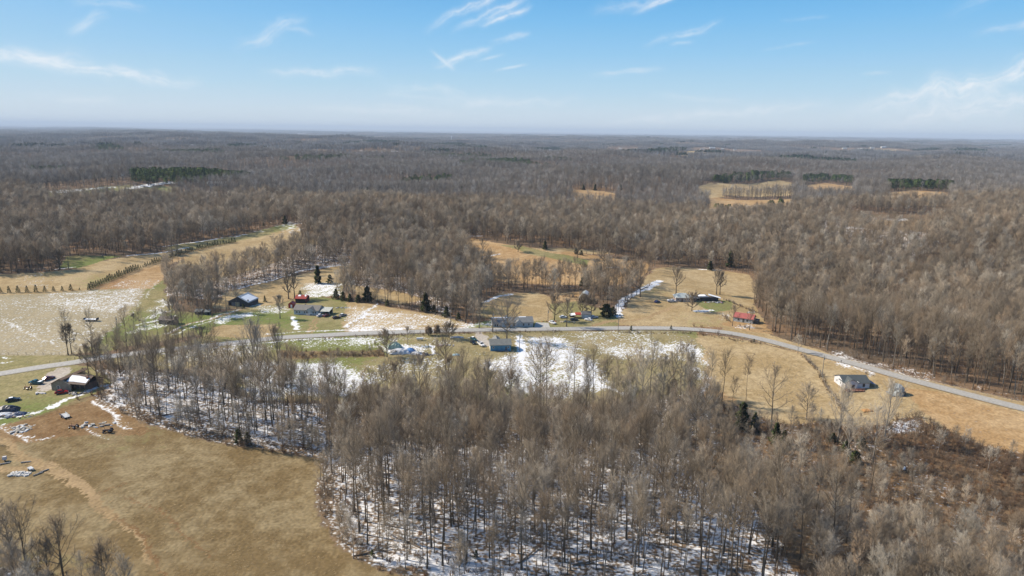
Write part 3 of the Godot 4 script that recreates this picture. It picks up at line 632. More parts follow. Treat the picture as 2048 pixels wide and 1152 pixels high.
func join(a: Array) -> ArrayMesh:   # trunk and crown as one mesh for the far copies
	var g := Geo.new()
	for m in a:
		var s: Array = m.surface_get_arrays(0)
		var k := g.v.size()
		g.v.append_array(s[Mesh.ARRAY_VERTEX]); g.n.append_array(s[Mesh.ARRAY_NORMAL]); g.c.append_array(s[Mesh.ARRAY_COLOR])
		for i in s[Mesh.ARRAY_INDEX]:
			g.ix.append(i + k)
	return g.done()

# An evergreen: trunk and needle sprays on whorled boughs. shape 0 cone, 1 rounded pine with a bare bole, 2 ragged cedar
func evergreen(seed_: int, H: float, R: float, sprays: int, shape: int, dark: Color, light: Color) -> Array:
	var r := RandomNumberGenerator.new()
	r.seed = seed_
	var T := Geo.new()
	var C := Geo.new()
	T.tube([Vector3(0, -0.3, 0), Vector3(0, H * 0.5, 0), Vector3(0, H * 0.96, 0)], [H * 0.022 + 0.04, H * 0.014 + 0.02, 0.02], 5, Color(.14, .1, .07), Color(.12, .09, .06))
	var low := 0.42 if shape == 1 else 0.05
	for i in sprays:
		var f := low + (1.0 - low) * pow(r.randf(), 1.15 if shape != 1 else 0.8)
		var wide := R
		if shape == 0: wide = R * pow(1.0 - f, 0.75) * 1.05 + 0.05
		elif shape == 1: wide = R * sqrt(maxf(0.0, 1.0 - pow((f - 0.68) / 0.36, 2.0))) + 0.1
		else: wide = R * (pow(1.0 - f, 0.6) * (0.85 + 0.3 * sin(f * 19.0 + seed_))) + 0.08
		var az := r.randf() * TAU
		wide *= 0.80 + 0.34 * sin(az * 3.0 + f * 11.0 + seed_) * sin(f * 7.0 + seed_ * 0.7 + az)
		var q := sqrt(r.randf_range(0.25, 1.0)) * wide
		var pos := Vector3(cos(az) * q, f * H + r.randf_range(-0.2, 0.2), sin(az) * q)
		var out := Vector3(cos(az), r.randf_range(0.1, 0.9), sin(az)).normalized()
		var e := turned(out, 1.4, r.randf() * TAU)
		var s: float = r.randf_range(0.5, 1.1) * (0.055 * H + 0.28 * R) * (0.55 if sprays < 300 else 0.38)
		C.blade(pos, e * s * 0.55, out * s * 1.2, (out + Vector3.UP * 0.4 + Vector3(r.randf_range(-1, 1), r.randf_range(-1, 1), r.randf_range(-1, 1)) * 0.35).normalized(), dark.lerp(light, r.randf()))
	return [T.done(), C.done()]

func bush(seed_: int, h: float, w: float, stems: int, twigs: int, col: Color, tw: float) -> ArrayMesh:
	var r := RandomNumberGenerator.new()
	r.seed = seed_
	var g := Geo.new()
	for i in stems:
		var az := r.randf() * TAU
		var lean := r.randf_range(0.05, 0.9)
		var dir := Vector3(cos(az) * sin(lean), cos(lean), sin(az) * sin(lean))
		var base := Vector3(cos(az), 0, sin(az)) * w * 0.25 * r.randf()
		var tip := base + dir * Vector3(w, h, w) * r.randf_range(0.6, 1.0)
		var midp := base.lerp(tip, 0.5) + Vector3(r.randf_range(-1, 1), r.randf_range(0, 1), r.randf_range(-1, 1)) * h * 0.08
		g.tube([base, midp, tip], [tw * 1.6, tw * 1.1, tw * 0.3], 3, col * 0.8, col)
		for j in twigs:
			var f := r.randf_range(0.25, 1.0)
			var b := base.lerp(midp, f * 2.0) if f < 0.5 else midp.lerp(tip, f * 2.0 - 1.0)
			g.spike(b, b + turned(dir, r.randf_range(0.3, 1.1), r.randf() * TAU) * h * r.randf_range(0.15, 0.38), tw, col * r.randf_range(0.75, 1.2))
	return g.done()

func scatter(parent: Node3D, called: String, m: Mesh, where: Array, tint: Array) -> void:
	if where.is_empty():
		return
	var mm := MultiMesh.new()
	mm.transform_format = MultiMesh.TRANSFORM_3D
	mm.use_colors = true
	mm.mesh = m
	mm.instance_count = where.size()
	for i in where.size():
		mm.set_instance_transform(i, where[i])
		mm.set_instance_color(i, tint[i])
	var o := MultiMeshInstance3D.new()
	o.name = numbered(parent, called)
	o.multimesh = mm
	o.material_override = tinted()
	o.set_meta("kind", "stuff")
	parent.add_child(o, true)

func mass(called: String, label: String) -> Node3D:
	var o := Node3D.new()
	o.name = numbered(self, called)
	add_child(o, true)
	tag(o, label, "", "", "stuff")
	return o

var bark_tones := [Color(0.128, 0.105, 0.081), Color(0.157, 0.132, 0.105), Color(0.105, 0.084, 0.062), Color(0.238, 0.211, 0.181), Color(0.143, 0.110, 0.081), Color(0.176, 0.150, 0.122)]
var twig_tones := [Color(0.252, 0.205, 0.151), Color(0.286, 0.240, 0.184), Color(0.218, 0.173, 0.124), Color(0.403, 0.356, 0.291), Color(0.269, 0.207, 0.145), Color(0.314, 0.265, 0.204)]
var grown := []      # near wood trees [trunk, crown]
var grown_far := []
var grown_dist := []

func grow_woods() -> void:
	for i in 9:
		var k := i % 6
		var tall: float = [23.5, 21.5, 25.0, 20.5, 23.0, 18.5, 26.0, 20.0, 15.5][i]
		grown.append(bare_tree(101 + i * 7, {"h": tall, "r": [.20, .15, .24, .19, .14, .18, .26, .13, .12][i], "bole": [.60, .66, .56, .52, .68, .55, .60, .70, .48][i], "spread": [3.6, 2.9, 4.3, 4.0, 2.5, 3.9, 4.6, 2.2, 3.2][i], "lean": [.03, .06, .02, .08, .04, .10, .03, .05, .13][i], "limbs": [18, 15, 19, 18, 14, 18, 20, 12, 15][i], "branches": 9, "twigs": 7, "tw": 0.017, "tl": 0.95, "fat": 1.3, "bark": bark_tones[k], "twig": twig_tones[k], "rise0": 0.6, "rise1": 1.25, "up": 0.09, "top": 0.88}))
	for i in 5:   # lower trees with round open crowns
		var k: int = [3, 5, 1, 0, 3][i]
		grown.append(bare_tree(211 + i * 7, {"h": [16.0, 14.0, 15.0, 13.0, 17.0][i], "r": [.16, .14, .15, .13, .18][i], "bole": [.26, .22, .28, .2, .3][i], "spread": [4.6, 4.2, 4.0, 3.8, 4.4][i], "limbs": 18, "branches": 10, "twigs": 9, "tw": 0.020, "tl": 1.0, "bark": bark_tones[k], "twig": twig_tones[k], "rise0": 0.45, "rise1": 1.3, "up": 0.08, "top": 0.82}))
	for i in 7:
		var k := i % 6
		grown_far.append(join(bare_tree(301 + i * 7, {"h": [20.5, 19.0, 22.0, 18.0, 20.0, 22.5, 16.0][i], "r": .19, "bole": [.42, .48, .36, .34, .5, .4, .3][i], "spread": [4.4, 3.8, 5.2, 4.9, 3.5, 5.4, 3.9][i], "limbs": 15, "branches": 8, "twigs": 6, "tw": 0.033, "tl": 1.35, "fat": 1.25, "bark": bark_tones[k], "twig": twig_tones[k], "rise0": 0.45, "rise1": 1.25, "up": 0.07, "top": 0.84, "sides": 5, "segs": 4})))
	for i in 6:
		grown_dist.append(join(bare_tree(501 + i * 7, {"h": [19.5, 18.0, 21.0, 19.0, 16.0, 20.5][i], "r": .24, "bole": [.34, .4, .3, .3, .28, .36][i], "spread": [4.9, 4.2, 5.8, 5.3, 4.4, 6.0][i], "limbs": 12, "branches": 11, "twigs": 0, "tw": 0.075, "coarse": true, "bark": bark_tones[i], "twig": twig_tones[i], "rise0": 0.4, "rise1": 1.2, "up": 0.05, "top": 0.82, "sides": 4, "segs": 3})))

var lines := {}
func line_up(what: String, place: String, n: Node3D, from_left: float) -> void:
	var key := what + "|" + place
	if not lines.has(key): lines[key] = []
	lines[key].append([from_left, n])

func ordinal(k: int) -> String:
	var ones := ["", "first", "second", "third", "fourth", "fifth", "sixth", "seventh", "eighth", "ninth", "tenth", "eleventh", "twelfth", "thirteenth", "fourteenth", "fifteenth", "sixteenth", "seventeenth", "eighteenth", "nineteenth"]
	if k < 20: return ones[k]
	var tens := ["twent", "thirt", "fort", "fift", "sixt", "sevent", "eight", "ninet"]
	return tens[k / 10 - 2] + ("ieth" if k % 10 == 0 else "y-" + ones[k % 10])

func label_lines() -> void:
	for key in lines:
		var w: PackedStringArray = key.split("|")
		var all: Array = lines[key]
		all.sort_custom(func(a, b): return a[0] < b[0])
		for i in all.size():
			all[i][1].set_meta("label", "%s, %s" % [w[0], w[1]] if all.size() == 1 else "%s from left of %ss, %s" % [ordinal(i + 1), w[0], w[1]])
	lines.clear()

func spot(x: float, d: float, yaw: float, s: float, wide := 1.0) -> Transform3D:
	return Transform3D(Basis(Vector3.UP, yaw).scaled(Vector3(s * wide, s, s * wide)), Vector3(x, hgt(x, d) - 0.1, -d))

func shade(r: RandomNumberGenerator, lo := 0.72, hi := 1.22) -> Color:
	var g := r.randf_range(lo, hi)
	var w := r.randf_range(-0.06, 0.06)
	return Color(g * (1.0 + w), g, g * (1.0 - w))

func patch(x: float, d: float) -> float:   # stands differ in tone and height from place to place
	return NM[(int(d / 3.0) & 1023) * 1024 + (int(x / 4.0) & 1023)] / 255.0

func in_frame(x: float, d: float) -> bool:
	return absf(x) < d * 0.80 + 6.0

func woods() -> void:
	grow_woods()
	var r := RandomNumberGenerator.new()
	r.seed = 4242
	# the wood nearest the drone, tree by tree
	var stand := []
	var cell := 4.1
	var d := 96.0
	while d < 330.0:
		var x := -d * 0.85 - 30.0
		while x < d * 0.85 + 30.0:
			var px := x + r.randf_range(0, cell)
			var pd := d + r.randf_range(0, cell)
			var luck := r.randf()
			var id := cover(px, pd)
			var keep_: float = [0.85, 0, 0, 0, 0, 0.94, 0, 0.12, 0, 0, 0, 0.5, 0, 0, .5, 0, .85, .93, .85][id]
			if id == SNOW_WOOD and pd > 215.0 and px < -30.0:
				keep_ = 0.80
			if keep_ > luck and d_road(px, pd) > 7.0:
				var size := r.randf_range(0.80, 1.10)
				if id == YOUNG_WOOD: size *= 1.0 if grown.size() == 0 else r.randf_range(0.62, 0.95)
				elif id == PALE_WOOD: size *= r.randf_range(0.72, 1.0)
				if px < -30.0 and pd > 235.0: size *= 0.76
				if px < -40.0 and pd < 140.0: size *= 0.9
				elif id == THIN_WOOD or id == THICKET: size *= r.randf_range(0.25, 0.55)
				var kind := r.randi() % 9
				var again := r.randf()
				if id == PALE_WOOD and again < 0.75: kind = 9 + int(again * 6.6)
				elif id == YOUNG_WOOD and again < 0.7: kind = 9 + int(again * 7.0)
				elif id == THIN_WOOD or id == THICKET: kind = 9 + int(again * 5.0)
				stand.append([px, pd, mini(kind, grown.size() - 1), r.randf() * TAU, size, id])
			x += cell
		d += cell
	stand.sort_custom(func(a, b): return a[1] < b[1])
	var names := ["slender bare tree on snow at the near edge of the lower wood", "bare tree with a grey crown standing deep in the lower wood", "bare tree of the dark stand above the brown pasture, snow between its trunks", "pale bare tree in the leafy brown thicket wood at the lower right"]
	var groups := ["bare trees at the near edge of the lower wood", "bare trees deep in the lower wood", "bare trees above the brown pasture", "pale bare trees of the thicket wood"]
	var firsts := []
	for i in grown.size():
		firsts.append(null)
	var rest := []
	var tints := []
	for i in grown.size():
		rest.append([]); tints.append([])
	var count := 0
	for t in stand:
		var pos := at(Vector2(t[0], t[1]), -0.1)
		# seen if its crown is inside the frame
		var low: bool = t[1] > 128.0 and absf(t[0]) < t[1] * 0.73
		if low and count < 300:
			var which := 0
			if t[5] == THIN_WOOD or t[5] == THICKET or t[5] == PALE_WOOD: which = 3
			elif t[0] < -62.0 and t[1] > 190.0: which = 2
			elif t[1] > 158.0: which = 1
			var n: Node3D
			if firsts[t[2]] == null:
				n = thing("bare_tree", names[which], "tree", pos, t[3])
				part("trunk", grown[t[2]][0], tinted(), n)
				part("crown", grown[t[2]][1], tinted(), n)
				n.set_meta("stem", "bare_tree")
				n.scale = Vector3.ONE * t[4]
				firsts[t[2]] = n
			else:
				n = copy(firsts[t[2]], pos, t[3], names[which], t[4])
			var tone: String = ["brown", "grey brown", "dark brown", "pale grey", "reddish brown", "grey", "brown", "grey brown", "dark brown", "pale grey", "grey", "grey brown", "brown", "pale grey"][t[2]]
			var size: String = "tall" if t[4] > 1.0 else "middling" if t[4] > 0.86 else "short"
			var place: String
			if which == 2: place = "left wood above pasture, " + ("lower edge" if t[1] < 225.0 else "middle" if t[1] < 260.0 else "back")
			elif which == 3: place = "pale lower right wood, " + ("bottom" if t[1] < 150.0 else "middle" if t[1] < 170.0 else "by leafy hollow")
			else: place = "snowy lower wood " + ("front row" if t[1] < 145.0 else "second row" if t[1] < 165.0 else "farther back") + (", pasture side" if t[0] < -20.0 else ", middle" if t[0] < 40.0 else ", right side")
			line_up("%s %s bare tree" % [size, tone], place, n, t[0] / t[1])
			n.set_meta("group", groups[which])
			count += 1
		else:
			rest[t[2]].append(spot(t[0], t[1], t[3], t[4]))
			tints[t[2]].append(shade(r))
	label_lines()
	var root := mass("near_wood", "the rest of the bare wood around and behind the nearest trees")
	for i in grown.size():
		scatter(root, "bare_wood", join(grown[i]), rest[i], tints[i])
	# woods in the middle distance
	var mids := []
	var midt := []
	for i in grown_far.size():
		mids.append([]); midt.append([])
	cell = 5.2
	d = 330.0
	while d < 900.0:
		var x := -d * 0.82 - 30.0
		while x < d * 0.82 + 30.0:
			var px := x + r.randf_range(0, cell)
			var pd := d + r.randf_range(0, cell)
			var luck := r.randf()
			var id := cover(px, pd)
			var keep_: float = [0.97, 0, 0, 0, 0, 0.8, 0, 0.1, 0, 0, 0, 0.4, 0, 0, .42, 0, .85, .85, .92][id]
			if keep_ > luck and d_road(px, pd) > 8.0:
				var k := r.randi() % grown_far.size()
				var pt := patch(px, pd)
				mids[k].append(spot(px, pd, r.randf() * TAU, r.randf_range(0.62, 1.05) * (0.82 + 0.36 * pt), r.randf_range(0.85, 1.2)))
				var tn := shade(r, 0.66, 1.2) * (0.78 + 0.44 * patch(px + 700.0, pd + 300.0))
				tn.a = 1.0
				midt[k].append(tn)
			x += cell
		d += cell
	root = mass("middle_woods", "bare grey brown woods on the slopes behind the farms")
	for i in grown_far.size():
		scatter(root, "bare_wood", grown_far[i], mids[i], midt[i])
	# woods far off
	var fars := []
	var fart := []
	var pines := []
	var pinet := []
	var cedars := []
	var cedart := []
	for i in grown_dist.size():
		fars.append([]); fart.append([])
	var span := [[900.0, 1600.0, 6.4, 1.0], [1600.0, 2700.0, 8.0, 1.18]]
	for s in span:
		cell = s[2]
		d = s[0]
		while d < s[1]:
			var x := -d * 0.80 - 20.0
			while x < d * 0.80 + 20.0:
				var px := x + r.randf_range(0, cell)
				var pd := d + r.randf_range(0, cell)
				var luck := r.randf()
				var id := cover(px, pd)
				var keep_: float = [0.92, 0, 0, 0, 0, 0.8, 0, 0.1, 0, 0, 0, 0.4, 0, 0, .45, 0, .85, .9, .9][id]
				if id == WOOD and pd > 1500.0 and NB[(int(pd / 5.0) & 1023) * 1024 + (int(px / 9.0) & 1023)] > 222 and luck < 0.8:
					id = PINES
				if id == PINES:
					if luck < 0.25 + 0.65 * patch(px * 3.0, pd * 3.0):
						pines.append(spot(px, pd, r.randf() * TAU, r.randf_range(0.55, 1.25), 1.2 * s[3]))
						pinet.append(shade(r, 0.7, 1.35))
				elif keep_ > luck:
					if r.randf() < 0.006:
						cedars.append(spot(px, pd, r.randf() * TAU, r.randf_range(0.7, 1.3)))
						cedart.append(shade(r))
					else:
						var k := r.randi() % grown_dist.size()
						var pt := patch(px, pd)
						fars[k].append(spot(px, pd, r.randf() * TAU, r.randf_range(0.66, 1.08) * (0.8 + 0.4 * pt), s[3] * r.randf_range(0.85, 1.2)))
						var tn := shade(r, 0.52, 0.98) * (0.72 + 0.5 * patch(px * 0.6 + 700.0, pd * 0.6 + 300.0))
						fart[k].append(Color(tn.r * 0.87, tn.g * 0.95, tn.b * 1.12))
				x += cell
			d += cell
	root = mass("distant_woods", "bare grey woods rolling away to the horizon")
	for i in grown_dist.size():
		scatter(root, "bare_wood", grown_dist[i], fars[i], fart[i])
	# beyond that, clumps of many trees
	var clumps := []
	for s in 4:
		var g := Geo.new()
		for i in 26:
			var q := Vector3(r.randf_range(-30, 30), r.randf_range(-2.0, 3.0), r.randf_range(-30, 30))
			var h := r.randf_range(16, 23)
			var c: Color = twig_tones[r.randi() % 6] * r.randf_range(0.75, 1.15)
			g.spike(q, q + Vector3(0, h, 0), 0.5, c * 0.8)
			for j in 16:
				var az := r.randf() * TAU
				var b := q + Vector3(0, h * r.randf_range(0.3, 0.75), 0)
				g.spike(b, b + Vector3(cos(az) * r.randf_range(2, 6), h * r.randf_range(0.15, 0.42), sin(az) * r.randf_range(2, 6)), 0.34, c)
		clumps.append(g.done())
	var pine_clump := Geo.new()
	for i in 30:
		var q := Vector3(r.randf_range(-28, 28), 0, r.randf_range(-28, 28))
		var h := r.randf_range(15, 21)
		for j in 14:
			var az := r.randf() * TAU
			var e := Vector3(cos(az), r.randf_range(-0.2, 0.2), sin(az)) * 2.2
			pine_clump.blade(q + Vector3(cos(az) * 1.6, h * r.randf_range(0.5, 1.0), sin(az) * 1.6), e, Vector3(0, 2.2, 0), Vector3(cos(az + 1.57), 0.8, sin(az + 1.57)).normalized(), Color(.030, .055, .024) * r.randf_range(0.7, 1.5))
	fars = [[], [], [], []]
	fart = [[], [], [], []]
	var pc := []
	var pct := []
	cell = 54.0
	d = 2700.0
	while d < 28000.0:
		var x := -d * 0.78
		while x < d * 0.78:
			var px := x + r.randf_range(-10, 10)
			var pd := d + r.randf_range(-10, 10)
			var id := cover(px, pd)
			for b in town:
				if absf(px - b.x) < 130.0 and pd > b.y - 650.0 and pd < b.y + 50.0:
					id = HAY
			if id == WOOD and NB[(int(pd / 9.0) & 1023) * 1024 + (int(px / 22.0) & 1023)] > 212 and r.randf() < 0.8:
				id = PINES
			if id == PINES:
				pc.append(spot(px, pd, r.randf() * TAU, 1.0, 1.2))
				pct.append(shade(r))
			elif id == WOOD:
				if r.randf() < 0.95:
					var k := r.randi() % 4
					fars[k].append(spot(px, pd, r.randf() * TAU, r.randf_range(0.85, 1.15), cell / 54.0))
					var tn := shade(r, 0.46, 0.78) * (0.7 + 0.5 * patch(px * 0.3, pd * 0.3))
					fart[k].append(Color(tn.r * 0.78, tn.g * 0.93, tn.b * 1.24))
				elif r.randf() < 0.4:
					pc.append(spot(px, pd, r.randf() * TAU, 1.0, r.randf_range(0.3, 0.8)))
					pct.append(shade(r))
			x += cell
		if d > 16000.0: cell = 240.0
		elif d > 10000.0: cell = 150.0
		elif d > 6000.0: cell = 95.0
		d += cell
	for i in 4:
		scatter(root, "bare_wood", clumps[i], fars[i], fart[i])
	root = mass("pine_stands", "dark green pine plantations among the distant bare woods")
	var pn := evergreen(77, 12.5, 2.9, 190, 1, Color(.030, .055, .018), Color(.085, .120, .036))
	scatter(root, "pine_wood", join(pn), pines, pinet)
	var cd := evergreen(78, 12.0, 2.6, 150, 2, Color(.016, .030, .014), Color(.040, .058, .024))
	scatter(root, "cedars", join(cd), cedars, cedart)
	scatter(root, "pine_wood", pine_clump.done(), pc, pct)

var town := []   # where the far buildings stand
var road_line: PackedVector2Array
func d_road(x: float, d: float) -> float:
	var best := 1e9
	if d > 480.0:
		return best
	var p := Vector2(x, d)
	for i in road_line.size() - 1:
		best = minf(best, p.distance_squared_to(Geometry2D.get_closest_point_to_segment(p, road_line[i], road_line[i + 1])))
	return sqrt(best)

# ---------------------------------------------------------------- sky
func sky_picture() -> ImageTexture:
	var W := 4096
	var H := 2048
	var stops := [[0.0, .700, .775, .825], [1.5, .620, .745, .830], [3.5, .460, .680, .840], [6.0, .310, .590, .850], [8.5, .205, .510, .840], [11.0, .130, .420, .790], [20.0, .085, .300, .640], [45.0, .055, .200, .480], [90.0, .040, .150, .390]]
	# cirrus: azimuth and height of both ends in degrees, half width, strength, slant of the fibres
	var wisps := []
	for s in [[180, 92, 250, 62, 0.5, .40], [200, 45, 320, 45, 0.35, .28], [505, 105, 620, 50, 0.6, .38], [555, 60, 640, 78, 0.3, .22], [560, 145, 745, 146, 0.45, .50], [-60, 130, 385, 172, 0.55, .75], [-60, 138, 190, 140, 0.7, .45], [100, 200, 250, 205, 0.4, .3], [870, 55, 1010, -8, 0.45, .55], [920, 60, 1045, 5, 0.35, .60], [965, 52, 1046, 22, 0.32, .75], [985, 85, 1045, 68, 0.28, .55], [868, 105, 905, 138, 0.25, .5], [880, 128, 970, 100, 0.38, .85], [950, 122, 1000, 108, 0.15, .35], [988, 141, 1046, 128, 0.13, .5], [1180, 30, 1300, 12, 0.5, .30], [1255, 30, 1345, 0, 0.30, .75], [1285, 92, 1400, 58, 0.35, .45], [1320, 96, 1360, 90, 0.2, .3], [1175, 148, 1300, 140, 0.3, .35], [1500, 110, 1590, 100, 0.12, .25], [1530, 60, 1610, 58, 0.12, .25], [1900, 102, 2048, 88, 0.3, .3], [1985, 95, 2110, 70, 0.42, .80], [1700, 215, 2110, 160, 0.95, .75], [1760, 235, 2110, 205, 1.0, .60], [1200, 245, 1600, 215, 0.5, .40], [900, 205, 1130, 200, 0.4, .30], [790, 170, 1040, 210, 0.6, .30], [1300, 190, 1450, 200, 0.3, .25], [1690, 160, 1740, 158, 0.15, .3], [1850, 60, 2048, 30, 0.5, .2], [640, 210, 900, 225, 0.5, .3], [1990, 40, 2100, 10, 0.6, .3], [770, 190, 900, 195, 0.3, .2]]:
		var a := Vector2(rad_to_deg(atan((s[0] - 1024) / 1365.0)), 10.35 - s[1] * 0.0395 + (s[0] - 1024) * 0.00055)
		var b := Vector2(rad_to_deg(atan((s[2] - 1024) / 1365.0)), 10.35 - s[3] * 0.0395 + (s[2] - 1024) * 0.00055)
		wisps.append([a, b, s[4] * 0.85, minf(s[5] * 1.35, 1.0)])
	# the same kind of cirrus all round the rest of the sky
	var r := RandomNumberGenerator.new()
	r.seed = 9
	for i in 150:
		var a := Vector2(r.randf_range(-180, 180), r.randf_range(1.5, 70.0))
		var wide := 1.0 / maxf(cos(deg_to_rad(a.y)), 0.3)
		if absf(a.x) < 40.0 and a.y < 12.0:
			continue
		var b := a + Vector2(r.randf_range(3, 11) * wide, r.randf_range(-1.0, 3.0))
		wisps.append([a, b, r.randf_range(0.2, 0.9), r.randf_range(0.2, 0.7)])
	var fib := FastNoiseLite.new()
	fib.seed = 5
	fib.noise_type = FastNoiseLite.TYPE_SIMPLEX_SMOOTH
	fib.frequency = 1.0
	fib.fractal_octaves = 4
	var cover_ := PackedFloat32Array()
	cover_.resize(W * H / 2)
	for q in wisps:
		var a: Vector2 = q[0]
		var b: Vector2 = q[1]
		var reach: float = q[2] * 3.0
		var i0 := int((minf(a.x, b.x) - reach) / 360.0 * W)
		var i1 := int((maxf(a.x, b.x) + reach) / 360.0 * W)
		var j0 := maxi(0, int((90.0 - maxf(a.y, b.y) - reach) / 180.0 * H))
		var j1 := mini(H / 2 - 1, int((90.0 - minf(a.y, b.y) + reach) / 180.0 * H))
		var dir := (b - a)
		var len_ := dir.length()
		dir /= len_
		for j in range(j0, j1 + 1):
			for i in range(i0, i1 + 1):
				var p := Vector2((i + 0.5) / W * 360.0, 90.0 - (j + 0.5) / H * 180.0) - a
				var along := p.dot(dir) / len_
				var across := p.dot(dir.orthogonal())
				across += fib.get_noise_2d(along * len_ * 0.25 + q[2] * 50.0, across * 0.2 + a.x) * q[2] * 1.2
				if along < -0.25 or along > 1.25:
					continue
				var fall := exp(-pow(across / q[2], 2.0) * 1.6) * smoothstep(-0.25, 0.35, along) * (1.0 - smoothstep(0.75, 1.2, along))
				if fall < 0.01:
					continue
				var n := fib.get_noise_2d(along * len_ * 0.35 + a.x * 3.0, across * 4.5 + a.y * 7.0) * 0.5 + 0.5
				var n2 := fib.get_noise_2d(along * len_ * 0.9 + 40.0, across * 1.1 + a.x) * 0.5 + 0.5
				var k := j * W + posmod(i, W)
				cover_[k] = 1.0 - (1.0 - cover_[k]) * (1.0 - q[3] * fall * clampf(n * 1.7 + n2 * 0.6 - 0.58, 0.0, 1.0))
	var sun := -SUN_TRAVEL.normalized()
	var bands := 16
	var outs := []
	outs.resize(bands)
	var job := func(bd: int) -> void:
		var o := PackedByteArray()
		o.resize(W * H / bands * 3)
		var k := 0
		for j in range(bd * H / bands, (bd + 1) * H / bands):
			var el := 90.0 - (j + 0.5) / H * 180.0
			var c := Vector3(.40, .42, .44)
			var e := clampf(el, 0.0, 90.0)
			for s in stops.size() - 1:
				if e >= stops[s][0]:
					var t: float = clampf((e - stops[s][0]) / (stops[s + 1][0] - stops[s][0]), 0.0, 1.0)
					c = Vector3(stops[s][1], stops[s][2], stops[s][3]).lerp(Vector3(stops[s + 1][1], stops[s + 1][2], stops[s + 1][3]), t)
			if el < 0.0:
				c = Vector3(.30, .29, .28)
			var ce := cos(deg_to_rad(el))
			var se := sin(deg_to_rad(el))
			for i in W:
				var q := c
				if el >= 0.0:
					var az := (i + 0.5) / W * TAU
					var ca := (sin(az) * ce * sun.x + se * sun.y - cos(az) * ce * sun.z)
					var glow := pow(maxf(ca, 0.0), 3.0)
					q = q.lerp(Vector3(.88, .93, .97), 0.34 * glow)
					var v := cover_[j * W + i]
					q = q.lerp(Vector3(.88, .915, .95), v * 0.85)
				q *= 0.71
				var cc := Color(q.x, q.y, q.z).linear_to_srgb()
				o[k] = int(clampf(cc.r, 0, 1) * 255.0 + 0.5); o[k + 1] = int(clampf(cc.g, 0, 1) * 255.0 + 0.5); o[k + 2] = int(clampf(cc.b, 0, 1) * 255.0 + 0.5)
				k += 3
		outs[bd] = o
	WorkerThreadPool.wait_for_group_task_completion(WorkerThreadPool.add_group_task(job, bands))
	var all := PackedByteArray()
	for b in outs:
		all.append_array(b)
	return ImageTexture.create_from_image(Image.create_from_data(W, H, false, Image.FORMAT_RGB8, all))

func _ready() -> void:
	# camera
	var pitch := deg_to_rad(12.875)
	var roll := deg_to_rad(0.78)
	var fw := Vector3(0, -sin(pitch), -cos(pitch))
	var u0 := Vector3(0, cos(pitch), -sin(pitch))
	var right := Vector3(cos(roll), 0, 0) + u0 * sin(roll)
	var up := u0 * cos(roll) - Vector3(sin(roll), 0, 0)
	var cam := Camera3D.new()
	cam.name = "camera"
	cam.transform = Transform3D(Basis(right, up, -fw), Vector3(0, 100, 0))
	cam.fov = 45.757
	cam.near = 1.0
	cam.far = 60000.0
	add_child(cam)
	# sky and air
	var env := Environment.new()
	env.background_mode = Environment.BG_SKY
	var sky := Sky.new()
	var sm := PanoramaSkyMaterial.new()
	sm.panorama = sky_picture()
	sky.sky_material = sm
	env.sky = sky
	env.tonemap_mode = Environment.TONE_MAPPER_LINEAR
	env.tonemap_exposure = 1.45
	env.sdfgi_enabled = true
	env.ssao_enabled = true
	env.ssil_enabled = true
	env.fog_enabled = true
	env.fog_density = 0.00006
	env.fog_light_color = Color(0.84, 0.91, 1.0)
	var we := WorldEnvironment.new()
	we.name = "world_environment"
	we.environment = env
	add_child(we)
	var sun := DirectionalLight3D.new()
	sun.name = "sun"
	sun.basis = Basis.looking_at(SUN_TRAVEL)
	sun.light_energy = 1.6
	sun.light_color = Color(1.0, 0.95, 0.87)
	sun.light_angular_distance = 0.5
	sun.shadow_enabled = true
	add_child(sun)
	# the large structure
	road_line = PackedVector2Array([Vector2(-290.7, 213.7), Vector2(-252.2, 244.2), Vector2(-219.6, 261.4), Vector2(-210, 265.1), Vector2(-197.9, 271.6), Vector2(-186.5, 276.9), Vector2(-179.1, 282.5), Vector2(-162, 291.5), Vector2(-138.9, 305.6), Vector2(-121.8, 316.6), Vector2(-109.2, 322.6), Vector2(-81, 328.7), Vector2(-56.3, 331.1), Vector2(-31.3, 334.4), Vector2(-5.9, 339.2), Vector2(20.2, 344.2), Vector2(46.9, 348), Vector2(73.5, 348.3), Vector2(93.9, 345.5), Vector2(110.4, 339.2), Vector2(124.6, 328), Vector2(137.8, 311.2), Vector2(152.3, 291.9), Vector2(164.5, 273.3), Vector2(175.9, 257.8), Vector2(184.5, 247), Vector2(191.5, 238.7), Vector2(215, 212.8)])
	NF = noise(1, 0.19, 3)
	NM = noise(2, 0.022, 3)
	NB = noise(3, 0.010, 2)
	var t0 := Time.get_ticks_msec()
	land()
	print("land ", Time.get_ticks_msec() - t0)
	ground()
	print("ground ", Time.get_ticks_msec() - t0)
	for q in far_list:
		if q[0].y > 2500.0: town.append(q[0])
	road()
	woods()
	farms()
	print("woods ", Time.get_ticks_msec() - t0)

